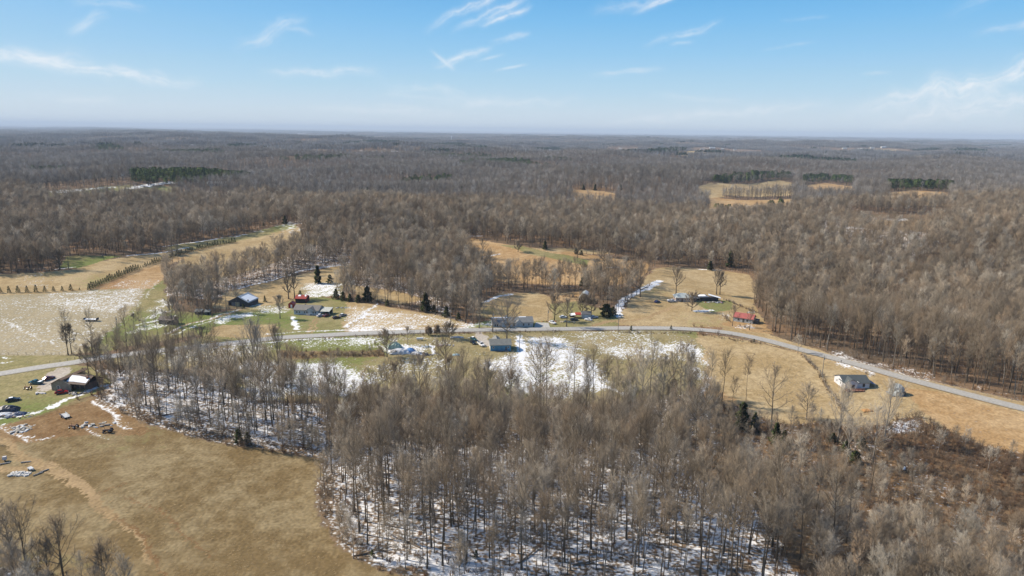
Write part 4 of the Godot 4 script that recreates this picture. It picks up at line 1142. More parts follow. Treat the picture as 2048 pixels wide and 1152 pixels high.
# ---------------------------------------------------------------- buildings
var grain: ImageTexture
func worn(r: float, g: float, b: float, rough := 0.85, metal := 0.0) -> StandardMaterial3D:   # a paint or board colour with uneven weathering
	var key := "worn %.3f %.3f %.3f %.2f" % [r, g, b, rough]
	if not mats.has(key):
		if grain == null:
			var by := PackedByteArray()
			by.resize(256 * 256)
			for j in 256:
				for i in 256:
					by[j * 256 + i] = 150 + int(NF[(j * 4 % 1024) * 1024 + i * 4 % 1024] * 0.25 + NM[j * 1024 + i] * 0.16)
			grain = ImageTexture.create_from_image(Image.create_from_data(256, 256, false, Image.FORMAT_L8, by))
		var m := StandardMaterial3D.new()
		m.albedo_color = lin(minf(r * 1.25, 1.0), minf(g * 1.25, 1.0), minf(b * 1.25, 1.0))
		m.albedo_texture = grain
		m.uv1_triplanar = true
		m.uv1_scale = Vector3.ONE * 0.11
		m.roughness = rough
		m.metallic = metal
		mats[key] = m
	return mats[key]

func solid(g: Geo, faces: Array) -> void:   # flat faces of one convex body, each turned outwards
	var mid_ := Vector3.ZERO
	var n := 0
	for f in faces:
		for p in f:
			mid_ += p; n += 1
	mid_ /= n
	for f in faces:
		var nn: Vector3 = (f[1] - f[0]).cross(f[2] - f[0])
		var out: bool = nn.dot(f[0] - mid_) > 0.0
		for k in range(1, f.size() - 1):
			if out: g.tri(f[0], f[k], f[k + 1])
			else: g.tri(f[0], f[k + 1], f[k])

func prism(g: Geo, prof: Array, s0: float, s1: float, along_x: bool) -> void:   # an outline in (across, up) drawn along x or z
	var a := []
	var b := []
	for p in prof:
		a.append(Vector3(s0, p.y, p.x) if along_x else Vector3(p.x, p.y, s0))
		b.append(Vector3(s1, p.y, p.x) if along_x else Vector3(p.x, p.y, s1))
	var faces := [a, b]
	for k in prof.size():
		var j := (k + 1) % prof.size()
		faces.append([a[k], a[j], b[j], b[k]])
	solid(g, faces)

func slab(g: Geo, p: Array, t: float) -> void:   # a flat polygon with thickness t upwards
	var hi := []
	for q in p: hi.append(q + Vector3(0, t, 0))
	var faces := [p, hi]
	for k in p.size():
		var j := (k + 1) % p.size()
		faces.append([p[k], p[j], hi[j], hi[k]])
	solid(g, faces)

func site(called: String, label: String, category: String, a: Vector2, b: Vector2) -> Node3D:   # a building by the two ends of its front
	var m := (a + b) / 2
	var o := thing(called, label, category, Vector3(m.x, minf(hgt(a.x, a.y), hgt(b.x, b.y)), -m.y), atan2(b.y - a.y, b.x - a.x))
	o.set_meta("long", a.distance_to(b))
	return o

# Walls and a gable roof over x0..x1, z0..z1 (z0 the back). ridge_x: ridge runs along x.
func gable(o: Node3D, x0: float, x1: float, z0: float, z1: float, wall: float, rise: float, ridge_x: bool, wm: Material, rm: Material, over := 0.4) -> Node3D:
	var g := Geo.new()
	var lo := z0 if ridge_x else x0
	var hi := z1 if ridge_x else x1
	var mid_ := (lo + hi) / 2
	prism(g, [Vector2(lo, -0.6), Vector2(hi, -0.6), Vector2(hi, wall), Vector2(mid_, wall + rise), Vector2(lo, wall)], x0 if ridge_x else z0, x1 if ridge_x else z1, ridge_x)
	part("wall", g, wm, o)
	var roof: Node3D
	var e0 := (x0 if ridge_x else z0) - over
	var e1 := (x1 if ridge_x else z1) + over
	var drop := rise / ((hi - lo) / 2) * over
	g = Geo.new()
	for s in [lo - over, hi + over]:
		var eave := Vector2(s, wall - drop + 0.03)
		prism(g, [eave, Vector2(mid_, wall + rise + 0.03), Vector2(mid_, wall + rise + 0.19), eave + Vector2(0, 0.16)], e0, e1, ridge_x)
	roof = part("roof", g, rm, o)
	return roof

func window(o: Node3D, x: float, y: float, z: float, w: float, h: float, face := 0, fm: Material = null) -> void:   # face 0 front, -1 left end, 1 right end (x is then the place along z and z the wall's x)
	var g := Geo.new()
	var f := 0.09
	for q in [[-w / 2, -h / 2, -w / 2 + f, h / 2], [w / 2 - f, -h / 2, w / 2, h / 2], [-w / 2 + f, h / 2 - f, w / 2 - f, h / 2], [-w / 2 + f, -h / 2, w / 2 - f, -h / 2 + f], [-w / 2 + f, -0.03, w / 2 - f, 0.03]]:
		g.box(Vector3(q[0], q[1], -0.05), Vector3(q[2], q[3], 0.06))
	var n := part("window", g, fm if fm else flat(.72, .72, .70, .6), o)
	n.position = Vector3(x, y, z) if face == 0 else Vector3(z, y, x)
	n.rotation.y = face * PI / 2
	g = Geo.new()
	g.box(Vector3(-w / 2 + f, -h / 2 + f, -0.04), Vector3(w / 2 - f, h / 2 - f, 0.025))
	part("pane", g, flat(.018, .022, .028, .12), n)

func door(o: Node3D, x: float, z: float, w: float, h: float, m: Material) -> void:
	var g := Geo.new()
	g.box(Vector3(x - w / 2, 0.1, z - 0.04), Vector3(x + w / 2, 0.1 + h, z + 0.05))
	var d := part("door", g, m, o)
	g = Geo.new()
	g.box(Vector3(x + w * 0.32, 1.0, z + 0.05), Vector3(x + w * 0.40, 1.1, z + 0.11))
	part("handle", g, flat(.3, .28, .25, .4, .6), d)

func posts(o: Node3D, xs: Array, z: float, h: float, m: Material, r := 0.07) -> void:
	for x in xs:
		var g := Geo.new()
		g.box(Vector3(x - r, -0.4, z - r), Vector3(x + r, h, z + r))
		part("post", g, m, o)

func snow_on(parent: Node3D, pts: Array, t := 0.09) -> void:
	var g := Geo.new()
	slab(g, pts, t)
	part("snow_patch", g, flat(.80, .82, .86, .9), parent)

func blk(parent: Node3D, called: String, lo: Vector3, hi: Vector3, m: Material) -> MeshInstance3D:
	var g := Geo.new()
	g.box(lo, hi)
	return part(called, g, m, parent)

func farms() -> void:
	var white := worn(.66, .67, .68)
	var dark := flat(.012, .012, .014)
	# brown house at the far left
	var o := site("brown_roofed_house", "tan house with brown shingle roof, snow on its right slope, far left by the road", "house", Vector2(-174.9, 244.5), Vector2(-166.7, 243.1))
	var L: float = o.get_meta("long")
	var tan_ := worn(.36, .30, .22)
	var brown := worn(.36, .215, .135)
	var rf: Node3D
	var hx := L / 2
	var g := Geo.new()
	prism(g, [Vector2(-hx, -0.6), Vector2(hx, -0.6), Vector2(hx, 2.7), Vector2(0, 5.0), Vector2(-hx, 2.7)], -0.5, 0, false)
	prism(g, [Vector2(-hx, -0.6), Vector2(0.2, -0.6), Vector2(0.2, 4.9), Vector2(-hx, 2.7)], -12.0, -0.51, false)
	part("wall", g, tan_, o)
	g = Geo.new()
	prism(g, [Vector2(-hx - .5, 2.46), Vector2(0, 5.03), Vector2(0, 5.19), Vector2(-hx - .5, 2.62)], -12.5, 0.5, false)
	prism(g, [Vector2(1.0, 4.52), Vector2(0.003, 5.03), Vector2(0.003, 5.19), Vector2(1.0, 4.68)], -12.5, 0.5, false)
	part("roof", g, brown, o)
	g = Geo.new()
	prism(g, [Vector2(-0.4, 3.0), Vector2(-5.4, 5.15), Vector2(-5.4, 5.3), Vector2(-0.4, 3.15)], 0.9, hx + 6.0, true)
	prism(g, [Vector2(-10.4, 3.0), Vector2(-5.404, 5.15), Vector2(-5.404, 5.3), Vector2(-10.4, 3.15)], 0.3, hx + 6.0, true)
	var wr := part("wing_roof", g, worn(.15, .105, .08), o)
	snow_on(wr, [Vector3(1.3, 4.86, -4.5), Vector3(4.5, 4.86, -4.5), Vector3(hx + 5.4, 4.55, -3.75), Vector3(hx + 5.7, 3.5, -1.3), Vector3(4.0, 3.6, -1.6), Vector3(1.3, 3.5, -1.3)], 0.12)
	g = Geo.new()
	g.box(Vector3(0.3, -0.4, -10.0), Vector3(hx + 5.6, 2.95, -3.0))
	part("wing_wall", g, worn(.16, .11, .09), o)
	posts(o, [L / 2 + 1.2, L / 2 + 3.4, L / 2 + 5.5], -0.75, 3.0, worn(.25, .18, .12))
	window(o, 1.0 - L / 4, 1.5, 0, 1.3, 1.2)
	window(o, -L / 4 - 4.5, 1.6, -L / 2, 1.1, 1.2, -1)
	blk(o, "chimney", Vector3(L / 2 + 4.2, 3.2, -3.9), Vector3(L / 2 + 4.9, 5.3, -3.3), worn(.28, .12, .09))
	blk(o, "porch_deck", Vector3(L / 2 - 0.5, -0.3, -3.2), Vector3(L / 2 + 6.2, 0.25, -0.5), worn(.26, .2, .15))
	# grey barn
	o = site("grey_barn", "weathered grey gabled barn with pale door and bright metal roof", "barn", Vector2(-165.4, 385.7), Vector2(-152.9, 383.6))
	L = o.get_meta("long")
	var boards := worn(.075, .082, .095)
	rf = gable(o, -L / 2, L / 2, -11.0, 0, 2.6, 3.2, false, boards, worn(.50, .53, .56, .45, .2), 0.35)
	snow_on(rf, [Vector3(1.2, 5.35, -9.0), Vector3(1.4, 5.22, -1.0), Vector3(L / 2, 2.95, -0.3), Vector3(L / 2, 2.95, -10.6)], 0.1)
	blk(o, "door", Vector3(-1.9, 0, 0.02), Vector3(0.8, 2.5, 0.12), worn(.50, .46, .30))
	blk(o, "opening", Vector3(-4.2, 0, -0.2), Vector3(-2.0, 2.3, 0.025), worn(.22, .24, .26))
	blk(o, "opening", Vector3(-L / 2 + 0.2, 0, -0.2), Vector3(-4.5, 2.0, 0.025), dark)
	# red sheds
	o = site("red_shed", "open fronted red roofed shed behind the white house, snow on its ridge", "shed", Vector2(-129, 394.3), Vector2(-122.6, 394.1))
	L = o.get_meta("long")
	var red := worn(.36, .035, .022)
	rf = gable(o, -L / 2, L / 2, -6.5, 0, 2.7, 1.5, true, worn(.20, .03, .025), worn(.42, .05, .03, .5), 0.3)
	blk(o, "opening", Vector3(-L / 2 + 0.3, 0, -0.3), Vector3(L / 2 - 0.3, 2.4, 0.03), dark)
	snow_on(rf, [Vector3(-1.9, 4.33, -3.3), Vector3(-0.4, 4.33, -3.3), Vector3(-0.6, 3.7, -1.8), Vector3(-2.2, 3.75, -1.9)])
	snow_on(rf, [Vector3(1.6, 4.33, -3.3), Vector3(2.8, 4.33, -3.3), Vector3(2.7, 3.6, -1.6), Vector3(2.0, 3.7, -1.9)])
	o = site("small_red_shed", "small dark red shed with white door beside the white house", "shed", Vector2(-129.3, 382.3), Vector2(-126.1, 382.3))
	L = o.get_meta("long")
	gable(o, -L / 2, L / 2, -3.6, 0, 2.3, 1.2, false, red, worn(.42, .05, .03, .5), 0.25)
	door(o, 0.2, 0.0, 1.0, 1.9, flat(.7, .7, .68))
	# white house with carport
	o = site("white_house", "pale blue white house with central porch gable and grey tan roof", "house", Vector2(-121.4, 367.5), Vector2(-107.3, 366))
	L = o.get_meta("long")
	var pale := worn(.60, .66, .72)
	rf = gable(o, -L / 2, L / 2, -8.0, 0, 2.8, 1.9, true, pale, worn(.24, .22, .20), 0.45)
	g = Geo.new()
	prism(g, [Vector2(0.2, 2.8), Vector2(5.4, 2.8), Vector2(2.8, 4.35)], -3.6, 0.9, false)
	part("porch_gable", g, pale, o)
	g = Geo.new()
	prism(g, [Vector2(-0.1, 2.66), Vector2(2.8, 4.4), Vector2(2.8, 4.56), Vector2(-0.1, 2.82)], -3.6, 1.2, false)
	prism(g, [Vector2(5.7, 2.66), Vector2(2.8, 4.4), Vector2(2.8, 4.56), Vector2(5.7, 2.82)], -3.6, 1.2, false)
	var pr := part("porch_roof", g, worn(.24, .22, .20), o)
	snow_on(pr, [Vector3(0.2, 3.02, 0.9), Vector3(1.6, 3.86, 0.9), Vector3(1.6, 3.86, -0.2), Vector3(0.2, 3.02, 0.2)])
	for x in [-L / 2 + 1.8, -L / 2 + 3.2, -0.9, 0.5, 4.1, 5.4]:
		window(o, x, 1.55, 0, 1.0, 1.3)
	door(o, 2.2, 0.0, 1.0, 2.1, flat(.55, .56, .58))
	blk(o, "porch_deck", Vector3(0.6, -0.3, 0.02), Vector3(6.4, 0.5, 1.8), worn(.42, .4, .38))
	posts(o, [0.8, 2.6, 4.4, 6.2], 1.7, 1.5, flat(.68, .68, .68), 0.06)
	blk(o, "railing", Vector3(0.7, 1.35, 1.66), Vector3(6.3, 1.46, 1.76), flat(.68, .68, .68))
	blk(o, "chimney", Vector3(-2.2, 3.6, -4.6), Vector3(-1.6, 5.3, -4.0), worn(.3, .2, .17))
	o = site("white_carport", "white metal roofed carport joined to the right of the white house", "carport", Vector2(-105.9, 364.9), Vector2(-100.8, 364.6))
	L = o.get_meta("long")
	g = Geo.new()
	slab(g, [Vector3(-L / 2, 2.3, 0.2), Vector3(L / 2, 2.3, 0.2), Vector3(L / 2 + 0.3, 3.3, -6.0), Vector3(-L / 2, 3.3, -6.0)], 0.1)
	part("roof", g, worn(.62, .62, .55, .5), o)
	posts(o, [-L / 2 + 0.15, L / 2 - 0.15], 0.0, 2.3, flat(.6, .6, .6))
	posts(o, [-L / 2 + 0.15, L / 2 - 0.15], -5.8, 3.2, flat(.6, .6, .6))
	blk(o, "back_wall", Vector3(-L / 2, -0.2, -6.0), Vector3(L / 2, 3.2, -5.9), worn(.10, .10, .11))
	# blue house
	o = site("blue_house", "light blue house with grey shingle roof and white left end, below the road", "house", Vector2(-9.7, 303.7), Vector2(-0.1, 304.7))
	L = o.get_meta("long")
	var blue := worn(.13, .36, .55)
	rf = gable(o, -L / 2, L / 2, -8.0, 0, 3.0, 1.7, true, blue, worn(.21, .215, .20), 0.4)
	g = Geo.new()
	prism(g, [Vector2(-8.0, -0.5), Vector2(0, -0.5), Vector2(0, 3.0), Vector2(-4, 4.69), Vector2(-8, 3.0)], -L / 2 - 0.03, -L / 2 - 0.004, true)
	part("white_end_wall", g, white, o)
	g = Geo.new()
	prism(g, [Vector2(-3.4, 3.0), Vector2(0.6, 3.0), Vector2(-1.4, 4.5)], -11.5, -4.5, false)
	part("rear_porch_roof", g, worn(.25, .25, .24), o)
	posts(o, [-3.0, 0.2], -11.2, 3.0, flat(.6, .6, .6))
	window(o, -3.4, 1.9, 0, 0.8, 0.9)
	window(o, 3.6, 1.9, 0, 0.8, 0.9)
	door(o, 2.6, 0.0, 1.0, 2.0, flat(.12, .13, .15))
	blk(o, "step", Vector3(1.9, -0.4, 0.06), Vector3(3.6, 0.5, 1.5), worn(.34, .32, .3))
	posts(o, [-1.4, 0.2], 1.3, 1.0, worn(.3, .28, .26), 0.06)
	blk(o, "deck", Vector3(-1.6, -0.4, 0.06), Vector3(0.4, 0.35, 1.4), worn(.2, .19, .18))
	# long ranch house behind the road
	o = site("ranch_house", "long white ranch house with grey roof behind the big roadside tree", "house", Vector2(-9.7, 343.8), Vector2(11.4, 347.1))
	L = o.get_meta("long")
	rf = gable(o, -L / 2, L / 2, -8.5, 0, 2.7, 1.9, true, white, worn(.22, .23, .235), 0.45)
	for q in [[-4.2, 4.2], [3.0, 3.6]]:
		g = Geo.new()
		prism(g, [Vector2(q[0] - q[1] / 2, 2.7), Vector2(q[0] + q[1] / 2, 2.7), Vector2(q[0], 2.7 + q[1] * 0.38)], -3.4, 0.8, false)
		part("front_gable", g, white, o)
		g = Geo.new()
		for s in [-1, 1]:
			prism(g, [Vector2(q[0] + s * (q[1] / 2 + 0.3), 2.5), Vector2(q[0], 2.75 + q[1] * 0.38), Vector2(q[0], 2.9 + q[1] * 0.38), Vector2(q[0] + s * (q[1] / 2 + 0.3), 2.65)], -3.4, 1.0, false)
		part("gable_roof", g, worn(.22, .23, .235), o)
	snow_on(rf, [Vector3(-L / 2, 4.72, -4.2), Vector3(-2.6, 4.72, -4.2), Vector3(-2.6, 4.48, -3.6), Vector3(-L / 2, 4.48, -3.6)])
	snow_on(rf, [Vector3(3.6, 4.72, -4.2), Vector3(7.4, 4.72, -4.2), Vector3(7.4, 4.52, -3.7), Vector3(3.6, 4.52, -3.7)])
	for x in [-L / 2 + 1.2, -L / 2 + 2.4, -3.6, 0.4, 5.6, 8.4]:
		window(o, x, 1.5, 0, 1.05, 1.4)
	door(o, -2.0, 0.0, 1.0, 2.1, flat(.10, .06, .05))
	blk(o, "porch_deck", Vector3(-6.2, -0.3, 0.02), Vector3(1.4, 0.3, 1.9), worn(.4, .39, .37))
	posts(o, [-6.0, -3.6, -1.2, 1.2], 1.8, 2.6, flat(.66, .66, .66), 0.07)
	blk(o, "chimney", Vector3(-3.4, 3.4, -4.6), Vector3(-2.8, 5.5, -4.0), worn(.4, .4, .4))
	blk(o, "garage_door", Vector3(L / 2 - 0.02, 0, -6.5), Vector3(L / 2 + 0.06, 2.3, -2.5), flat(.5, .5, .5))
	g = Geo.new()
	var dr := []
	for p in [Vector2(11.6, 343.8), Vector2(20.5, 345.1), Vector2(20, 356), Vector2(13.2, 356.1)]:
		dr.append(at(p, 0.03))
	slab(g, dr, 0.05)
	tag(part("concrete_driveway", g, worn(.52, .51, .48)), "pale concrete driveway apron beside the ranch house", "", "", "structure")
	# white shed and red canopy
	o = site("white_shed", "small white shed with grey roof and two doors beside the red canopy", "shed", Vector2(39.1, 366.1), Vector2(44.1, 366.2))
	L = o.get_meta("long")
	gable(o, -L / 2, L / 2, -4.0, 0, 2.4, 1.2, true, worn(.58, .62, .66), worn(.16, .16, .165), 0.25)
	door(o, -0.5, 0.0, 0.95, 1.9, flat(.5, .54, .58))
	door(o, 0.5, 0.0, 0.95, 1.9, flat(.5, .54, .58))
	o = site("red_canopy", "faded red fabric canopy on poles left of the white shed", "canopy", Vector2(35.5, 366), Vector2(38.6, 366.1))
	L = o.get_meta("long")
	g = Geo.new()
	prism(g, [Vector2(-3.6, 2.0), Vector2(0.2, 2.0), Vector2(0.2, 2.3), Vector2(-1.7, 3.1), Vector2(-3.6, 2.3)], -L / 2, L / 2, true)
	part("cover", g, worn(.52, .07, .045), o)
	posts(o, [-L / 2 + 0.1, L / 2 - 0.1], 0.0, 2.1, flat(.2, .2, .2), 0.04)
	posts(o, [-L / 2 + 0.1, L / 2 - 0.1], -3.4, 2.1, flat(.2, .2, .2), 0.04)
	o = site("lean_to", "low open lean to with snowy roof joined to the red canopy", "shed", Vector2(32.7, 365.8), Vector2(35.5, 366))
	L = o.get_meta("long")
	g = Geo.new()
	slab(g, [Vector3(-L / 2, 1.7, 0.2), Vector3(L / 2, 2.0, 0.2), Vector3(L / 2, 2.3, -3.2), Vector3(-L / 2, 2.0, -3.2)], 0.1)
	part("roof", g, flat(.75, .77, .8), o)
	posts(o, [-L / 2 + 0.1, L / 2 - 0.1], 0.0, 1.8, worn(.2, .15, .1))
	blk(o, "back_wall", Vector3(-L / 2, -0.2, -3.2), Vector3(L / 2, 2.0, -3.1), dark)
	# gambrel barn
	o = site("gambrel_barn", "old dark barn with gambrel metal roof and snow, half hidden by trees", "barn", Vector2(40.1, 397.7), Vector2(46.5, 396.4))
	L = o.get_meta("long")
	g = Geo.new()
	var hw := L / 2
	prism(g, [Vector2(-hw, -0.5), Vector2(hw, -0.5), Vector2(hw, 2.6), Vector2(hw * 0.6, 4.8), Vector2(0, 6.0), Vector2(-hw * 0.6, 4.8), Vector2(-hw, 2.6)], -9.0, 0, false)
	part("wall", g, worn(.095, .075, .06), o)
	g = Geo.new()
	for s in [-1, 1]:
		prism(g, [Vector2(s * (hw + 0.3), 2.35), Vector2(s * hw * 0.6, 4.83), Vector2(s * hw * 0.6, 4.98), Vector2(s * (hw + 0.3), 2.5)], -9.4, 0.4, false)
		prism(g, [Vector2(s * hw * 0.6, 4.83), Vector2(0, 6.03), Vector2(0, 6.18), Vector2(s * hw * 0.6, 4.98)], -9.4, 0.4, false)
	rf = part("roof", g, worn(.42, .46, .46, .45, .2), o)
	snow_on(rf, [Vector3(0.2, 6.15, -8.6), Vector3(0.2, 6.15, -0.2), Vector3(hw * 0.55, 5.1, -0.2), Vector3(hw * 0.55, 5.1, -8.6)])
	blk(o, "door", Vector3(-1.4, 0, 0.01), Vector3(1.4, 3.0, 0.1), dark)
	# house with pale metal roof
	o = site("pale_roofed_house", "pinkish white house with pale metal hip roof at the end of the dirt track", "house", Vector2(98.7, 399.6), Vector2(108.2, 399.3))
	L = o.get_meta("long")
	blk(o, "wall", Vector3(-L / 2, -0.5, -8.0), Vector3(L / 2, 2.6, 0), worn(.56, .47, .43))
	g = Geo.new()
	var q4 := [Vector3(-L / 2 - .4, 2.5, .4), Vector3(L / 2 + .4, 2.5, .4), Vector3(L / 2 + .4, 2.5, -8.4), Vector3(-L / 2 - .4, 2.5, -8.4)]
	var r2 := [Vector3(-L / 2 + 3.0, 4.6, -4), Vector3(L / 2 - 3.0, 4.6, -4)]
	solid(g, [q4, [q4[0], q4[1], r2[1], r2[0]], [q4[2], q4[3], r2[0], r2[1]], [q4[1], q4[2], r2[1]], [q4[3], q4[0], r2[0]]])
	part("roof", g, worn(.56, .60, .57, .45), o)
	blk(o, "extension", Vector3(L / 2, -0.5, -7.0), Vector3(L / 2 + 3.6, 2.2, -1.0), worn(.12, .13, .17))
	g = Geo.new()
	slab(g, [Vector3(L / 2 - 0.3, 2.25, -0.6), Vector3(L / 2 + 4.0, 2.0, -0.6), Vector3(L / 2 + 4.0, 2.3, -7.3), Vector3(L / 2 - 0.3, 2.6, -7.3)], 0.1)
	part("extension_roof", g, worn(.28, .31, .36), o)
	for x in [-L / 2 + 1.4, 1.0, 3.4]:
		window(o, x, 1.5, 0, 1.1, 1.1)
	door(o, -0.8, 0.0, 1.0, 2.0, flat(.16, .12, .1))
	# dark sheds
	o = site("dark_shed", "dark open shed with snowy flat roof, left of two beside the green yard", "shed", Vector2(113.9, 402.4), Vector2(119.6, 403.3))
	L = o.get_meta("long")
	blk(o, "wall", Vector3(-L / 2, -0.4, -4.5), Vector3(L / 2, 2.4, 0), worn(.05, .052, .065))
	g = Geo.new()
	slab(g, [Vector3(-L / 2 - .3, 2.45, .3), Vector3(L / 2 + .3, 2.45, .3), Vector3(L / 2 + .3, 2.8, -4.8), Vector3(-L / 2 - .3, 2.8, -4.8)], 0.12)
	part("roof", g, worn(.15, .17, .22), o)
	snow_on(o, [Vector3(-L / 2 - .2, 2.72, -1.6), Vector3(L / 2 - 1.0, 2.72, -1.6), Vector3(L / 2 - 0.8, 2.92, -4.6), Vector3(-L / 2 - .2, 2.92, -4.6)])
	o = site("gabled_dark_shed", "dark open shed with slanting snow white roof, right of two beside the green yard", "shed", Vector2(119.9, 402.1), Vector2(126.5, 402))
	L = o.get_meta("long")
	blk(o, "wall", Vector3(-L / 2, -0.4, -5.0), Vector3(L / 2 - 1.0, 2.3, -1.0), worn(.045, .045, .055))
	g = Geo.new()
	slab(g, [Vector3(-L / 2 - .2, 3.5, -2.5), Vector3(L / 2 + .3, 2.1, -0.2), Vector3(L / 2 + .5, 2.2, -3.4), Vector3(-L / 2 + 0.4, 3.7, -5.4)], 0.12)
	rf = part("roof", g, flat(.76, .78, .81), o)
	posts(o, [-1.0, 1.4, L / 2 - 0.2], -0.5, 2.2, dark)
	# red roofed house among bushes
	o = site("red_roofed_house", "overgrown white house with faded red metal roof beside the road bend", "house", Vector2(121, 359.6), Vector2(129.7, 354.2))
	L = o.get_meta("long")
	rf = gable(o, -L / 2, L / 2, -6.5, 0, 2.5, 1.9, true, worn(.50, .53, .54), worn(.46, .125, .105, .6), 0.35)
	window(o, -2.4, 1.4, 0, 1.0, 1.2, 0, worn(.3, .3, .3))
	window(o, 2.2, 1.4, 0, 1.0, 1.2, 0, worn(.3, .3, .3))
	door(o, 0.2, 0.0, 1.0, 2.0, flat(.08, .08, .07))
	blk(o, "side_room", Vector3(L / 2, -0.4, -5.6), Vector3(L / 2 + 2.4, 1.9, -1.4), worn(.13, .13, .13))
	# white house on the right
	o = site("green_roofed_house", "white house with dark green grey roof and reddish deck, right of the meadow", "house", Vector2(135.5, 262.1), Vector2(145.9, 262.2))
	L = o.get_meta("long")
	var roofm := worn(.085, .10, .105)
	rf = gable(o, -L / 2, L / 2, -8.4, 0, 2.8, 1.7, true, worn(.72, .72, .76), roofm, 0.4)
	g = Geo.new()
	prism(g, [Vector2(-L / 2, -0.4), Vector2(0.4, -0.4), Vector2(0.4, 2.8), Vector2(-L / 4 + 0.2, 4.25), Vector2(-L / 2, 2.8)], -2.0, 0.7, false)
	part("front_gable", g, worn(.72, .72, .76), o)
	g = Geo.new()
	prism(g, [Vector2(-L / 2 - .3, 2.65), Vector2(-L / 4 + .2, 4.30), Vector2(-L / 4 + .2, 4.45), Vector2(-L / 2 - .3, 2.8)], -4.4, 1.0, false)
	prism(g, [Vector2(0.7, 2.65), Vector2(-L / 4 + .2, 4.30), Vector2(-L / 4 + .2, 4.45), Vector2(0.7, 2.8)], -4.4, 1.0, false)
	pr = part("gable_roof", g, roofm, o)
	g = Geo.new()
	slab(g, [Vector3(0.15, 3.12, 0.9), Vector3(0.6, 2.87, 0.9), Vector3(0.6, 2.92, -0.4), Vector3(0.15, 3.16, -0.4)], 0.1)
	part("snow_patch", g, flat(.80, .82, .86, .9), pr)
	window(o, 2.9, 1.7, 0, 0.9, 1.3, 0, flat(.05, .05, .06))
	window(o, -3.0, 1.6, -L / 2, 0.9, 1.1, -1)
	window(o, -6.0, 1.6, -L / 2, 0.9, 1.1, -1)
	door(o, -L / 4 + 0.6, 0.7, 1.8, 2.1, worn(.16, .09, .08))
	blk(o, "deck", Vector3(-L / 2 + 0.2, -0.3, 0.72), Vector3(1.6, 0.6, 3.6), worn(.30, .14, .09))
	posts(o, [-L / 2 + 0.3, -3.6, -2.2, -0.8, 0.5, 1.5], 3.5, 1.6, worn(.30, .11, .07), 0.06)
	blk(o, "railing", Vector3(-L / 2 + 0.2, 1.5, 3.45), Vector3(1.6, 1.62, 3.57), worn(.36, .13, .08))
	for i in 14:
		blk(o, "baluster", Vector3(-L / 2 + 0.5 + i * 0.46, 0.6, 3.48), Vector3(-L / 2 + 0.56 + i * 0.46, 1.5, 3.54), worn(.30, .11, .07))
	g = Geo.new()
	slab(g, [Vector3(L / 2 + 0.1, 2.5, -0.6), Vector3(L / 2 + 2.8, 1.9, -0.2), Vector3(L / 2 + 2.8, 2.0, -5.0), Vector3(L / 2 + 0.1, 2.6, -5.0)], 0.1)
	part("side_canopy", g, worn(.16, .22, .36), o)
	posts(o, [L / 2 + 2.6], -0.5, 1.9, flat(.6, .6, .6), 0.05)
	posts(o, [L / 2 + 2.6], -4.8, 2.0, flat(.6, .6, .6), 0.05)
	# silvery covered mound beside it
	o = thing("covered_shelter", "rounded silver grey tarpaulin shelter right of the green roofed house", "shelter", at(Vector2(153.2, 255.3)))
	g = Geo.new()
	var nr := 9
	var ns := 18
	var ring := []
	for j in nr + 1:
		var row := []
		for i in ns:
			var f := float(j) / nr
			var a := TAU * i / ns
			var w := 1.0 + 0.07 * sin(i * 2.3 + j * 1.7) + 0.05 * sin(i * 5.1 - j * 2.9)
			row.append(Vector3(cos(a) * 2.9 * w * cos(f * PI / 2) , 4.3 * pow(sin(f * PI / 2), 0.75) * (1.0 + 0.03 * sin(i * 3.0)), sin(a) * 2.6 * w * cos(f * PI / 2)))
		ring.append(row)
	for j in nr:
		for i in ns:
			var k := (i + 1) % ns
			g.quad(ring[j][k], ring[j][i], ring[j + 1][i], ring[j + 1][k])
	part("cover", g, worn(.48, .52, .52, .55), o)
	blk(o, "doorway", Vector3(1.2, 0, 1.2), Vector3(2.3, 1.8, 2.3), dark)
	blk(o, "skirt", Vector3(-2.9, -0.3, -2.5), Vector3(2.9, 0.25, 2.5), worn(.2, .22, .24))
	# farm outbuildings at the middle left
	for q in [[Vector2(-173.9, 361.7), Vector2(-170.6, 362.3), "low grey lean to shed left of two under the spreading yard tree"], [Vector2(-168.6, 361.5), Vector2(-166.1, 362), "low grey lean to shed right of two under the spreading yard tree"]]:
		o = site("low_shed", q[2], "shed", q[0], q[1])
		L = o.get_meta("long")
		blk(o, "wall", Vector3(-L / 2, -0.4, -3.4), Vector3(L / 2, 1.7, -0.1), worn(.10, .11, .12))
		g = Geo.new()
		slab(g, [Vector3(-L / 2 - .3, 1.75, .4), Vector3(L / 2 + .3, 1.75, .4), Vector3(L / 2 + .3, 2.3, -3.7), Vector3(-L / 2 - .3, 2.3, -3.7)], 0.1)
		part("roof", g, worn(.22, .24, .24), o)
		blk(o, "opening", Vector3(0.2, 0, -0.2), Vector3(L / 2 - 0.2, 1.5, -0.08), dark)
	o = site("tree_hidden_shed", "brown board shed half hidden behind the round bare tree", "shed", Vector2(-182.3, 339.3), Vector2(-174.5, 338.3))
	L = o.get_meta("long")
	gable(o, -L / 2, L / 2, -5.0, 0, 2.4, 1.4, true, worn(.20, .15, .12), worn(.19, .155, .14), 0.3)
	door(o, 1.6, 0.0, 1.1, 1.9, dark)
	far_buildings()
	clutter()
	vehicles()
	fences()
	yard_trees()
	brush()

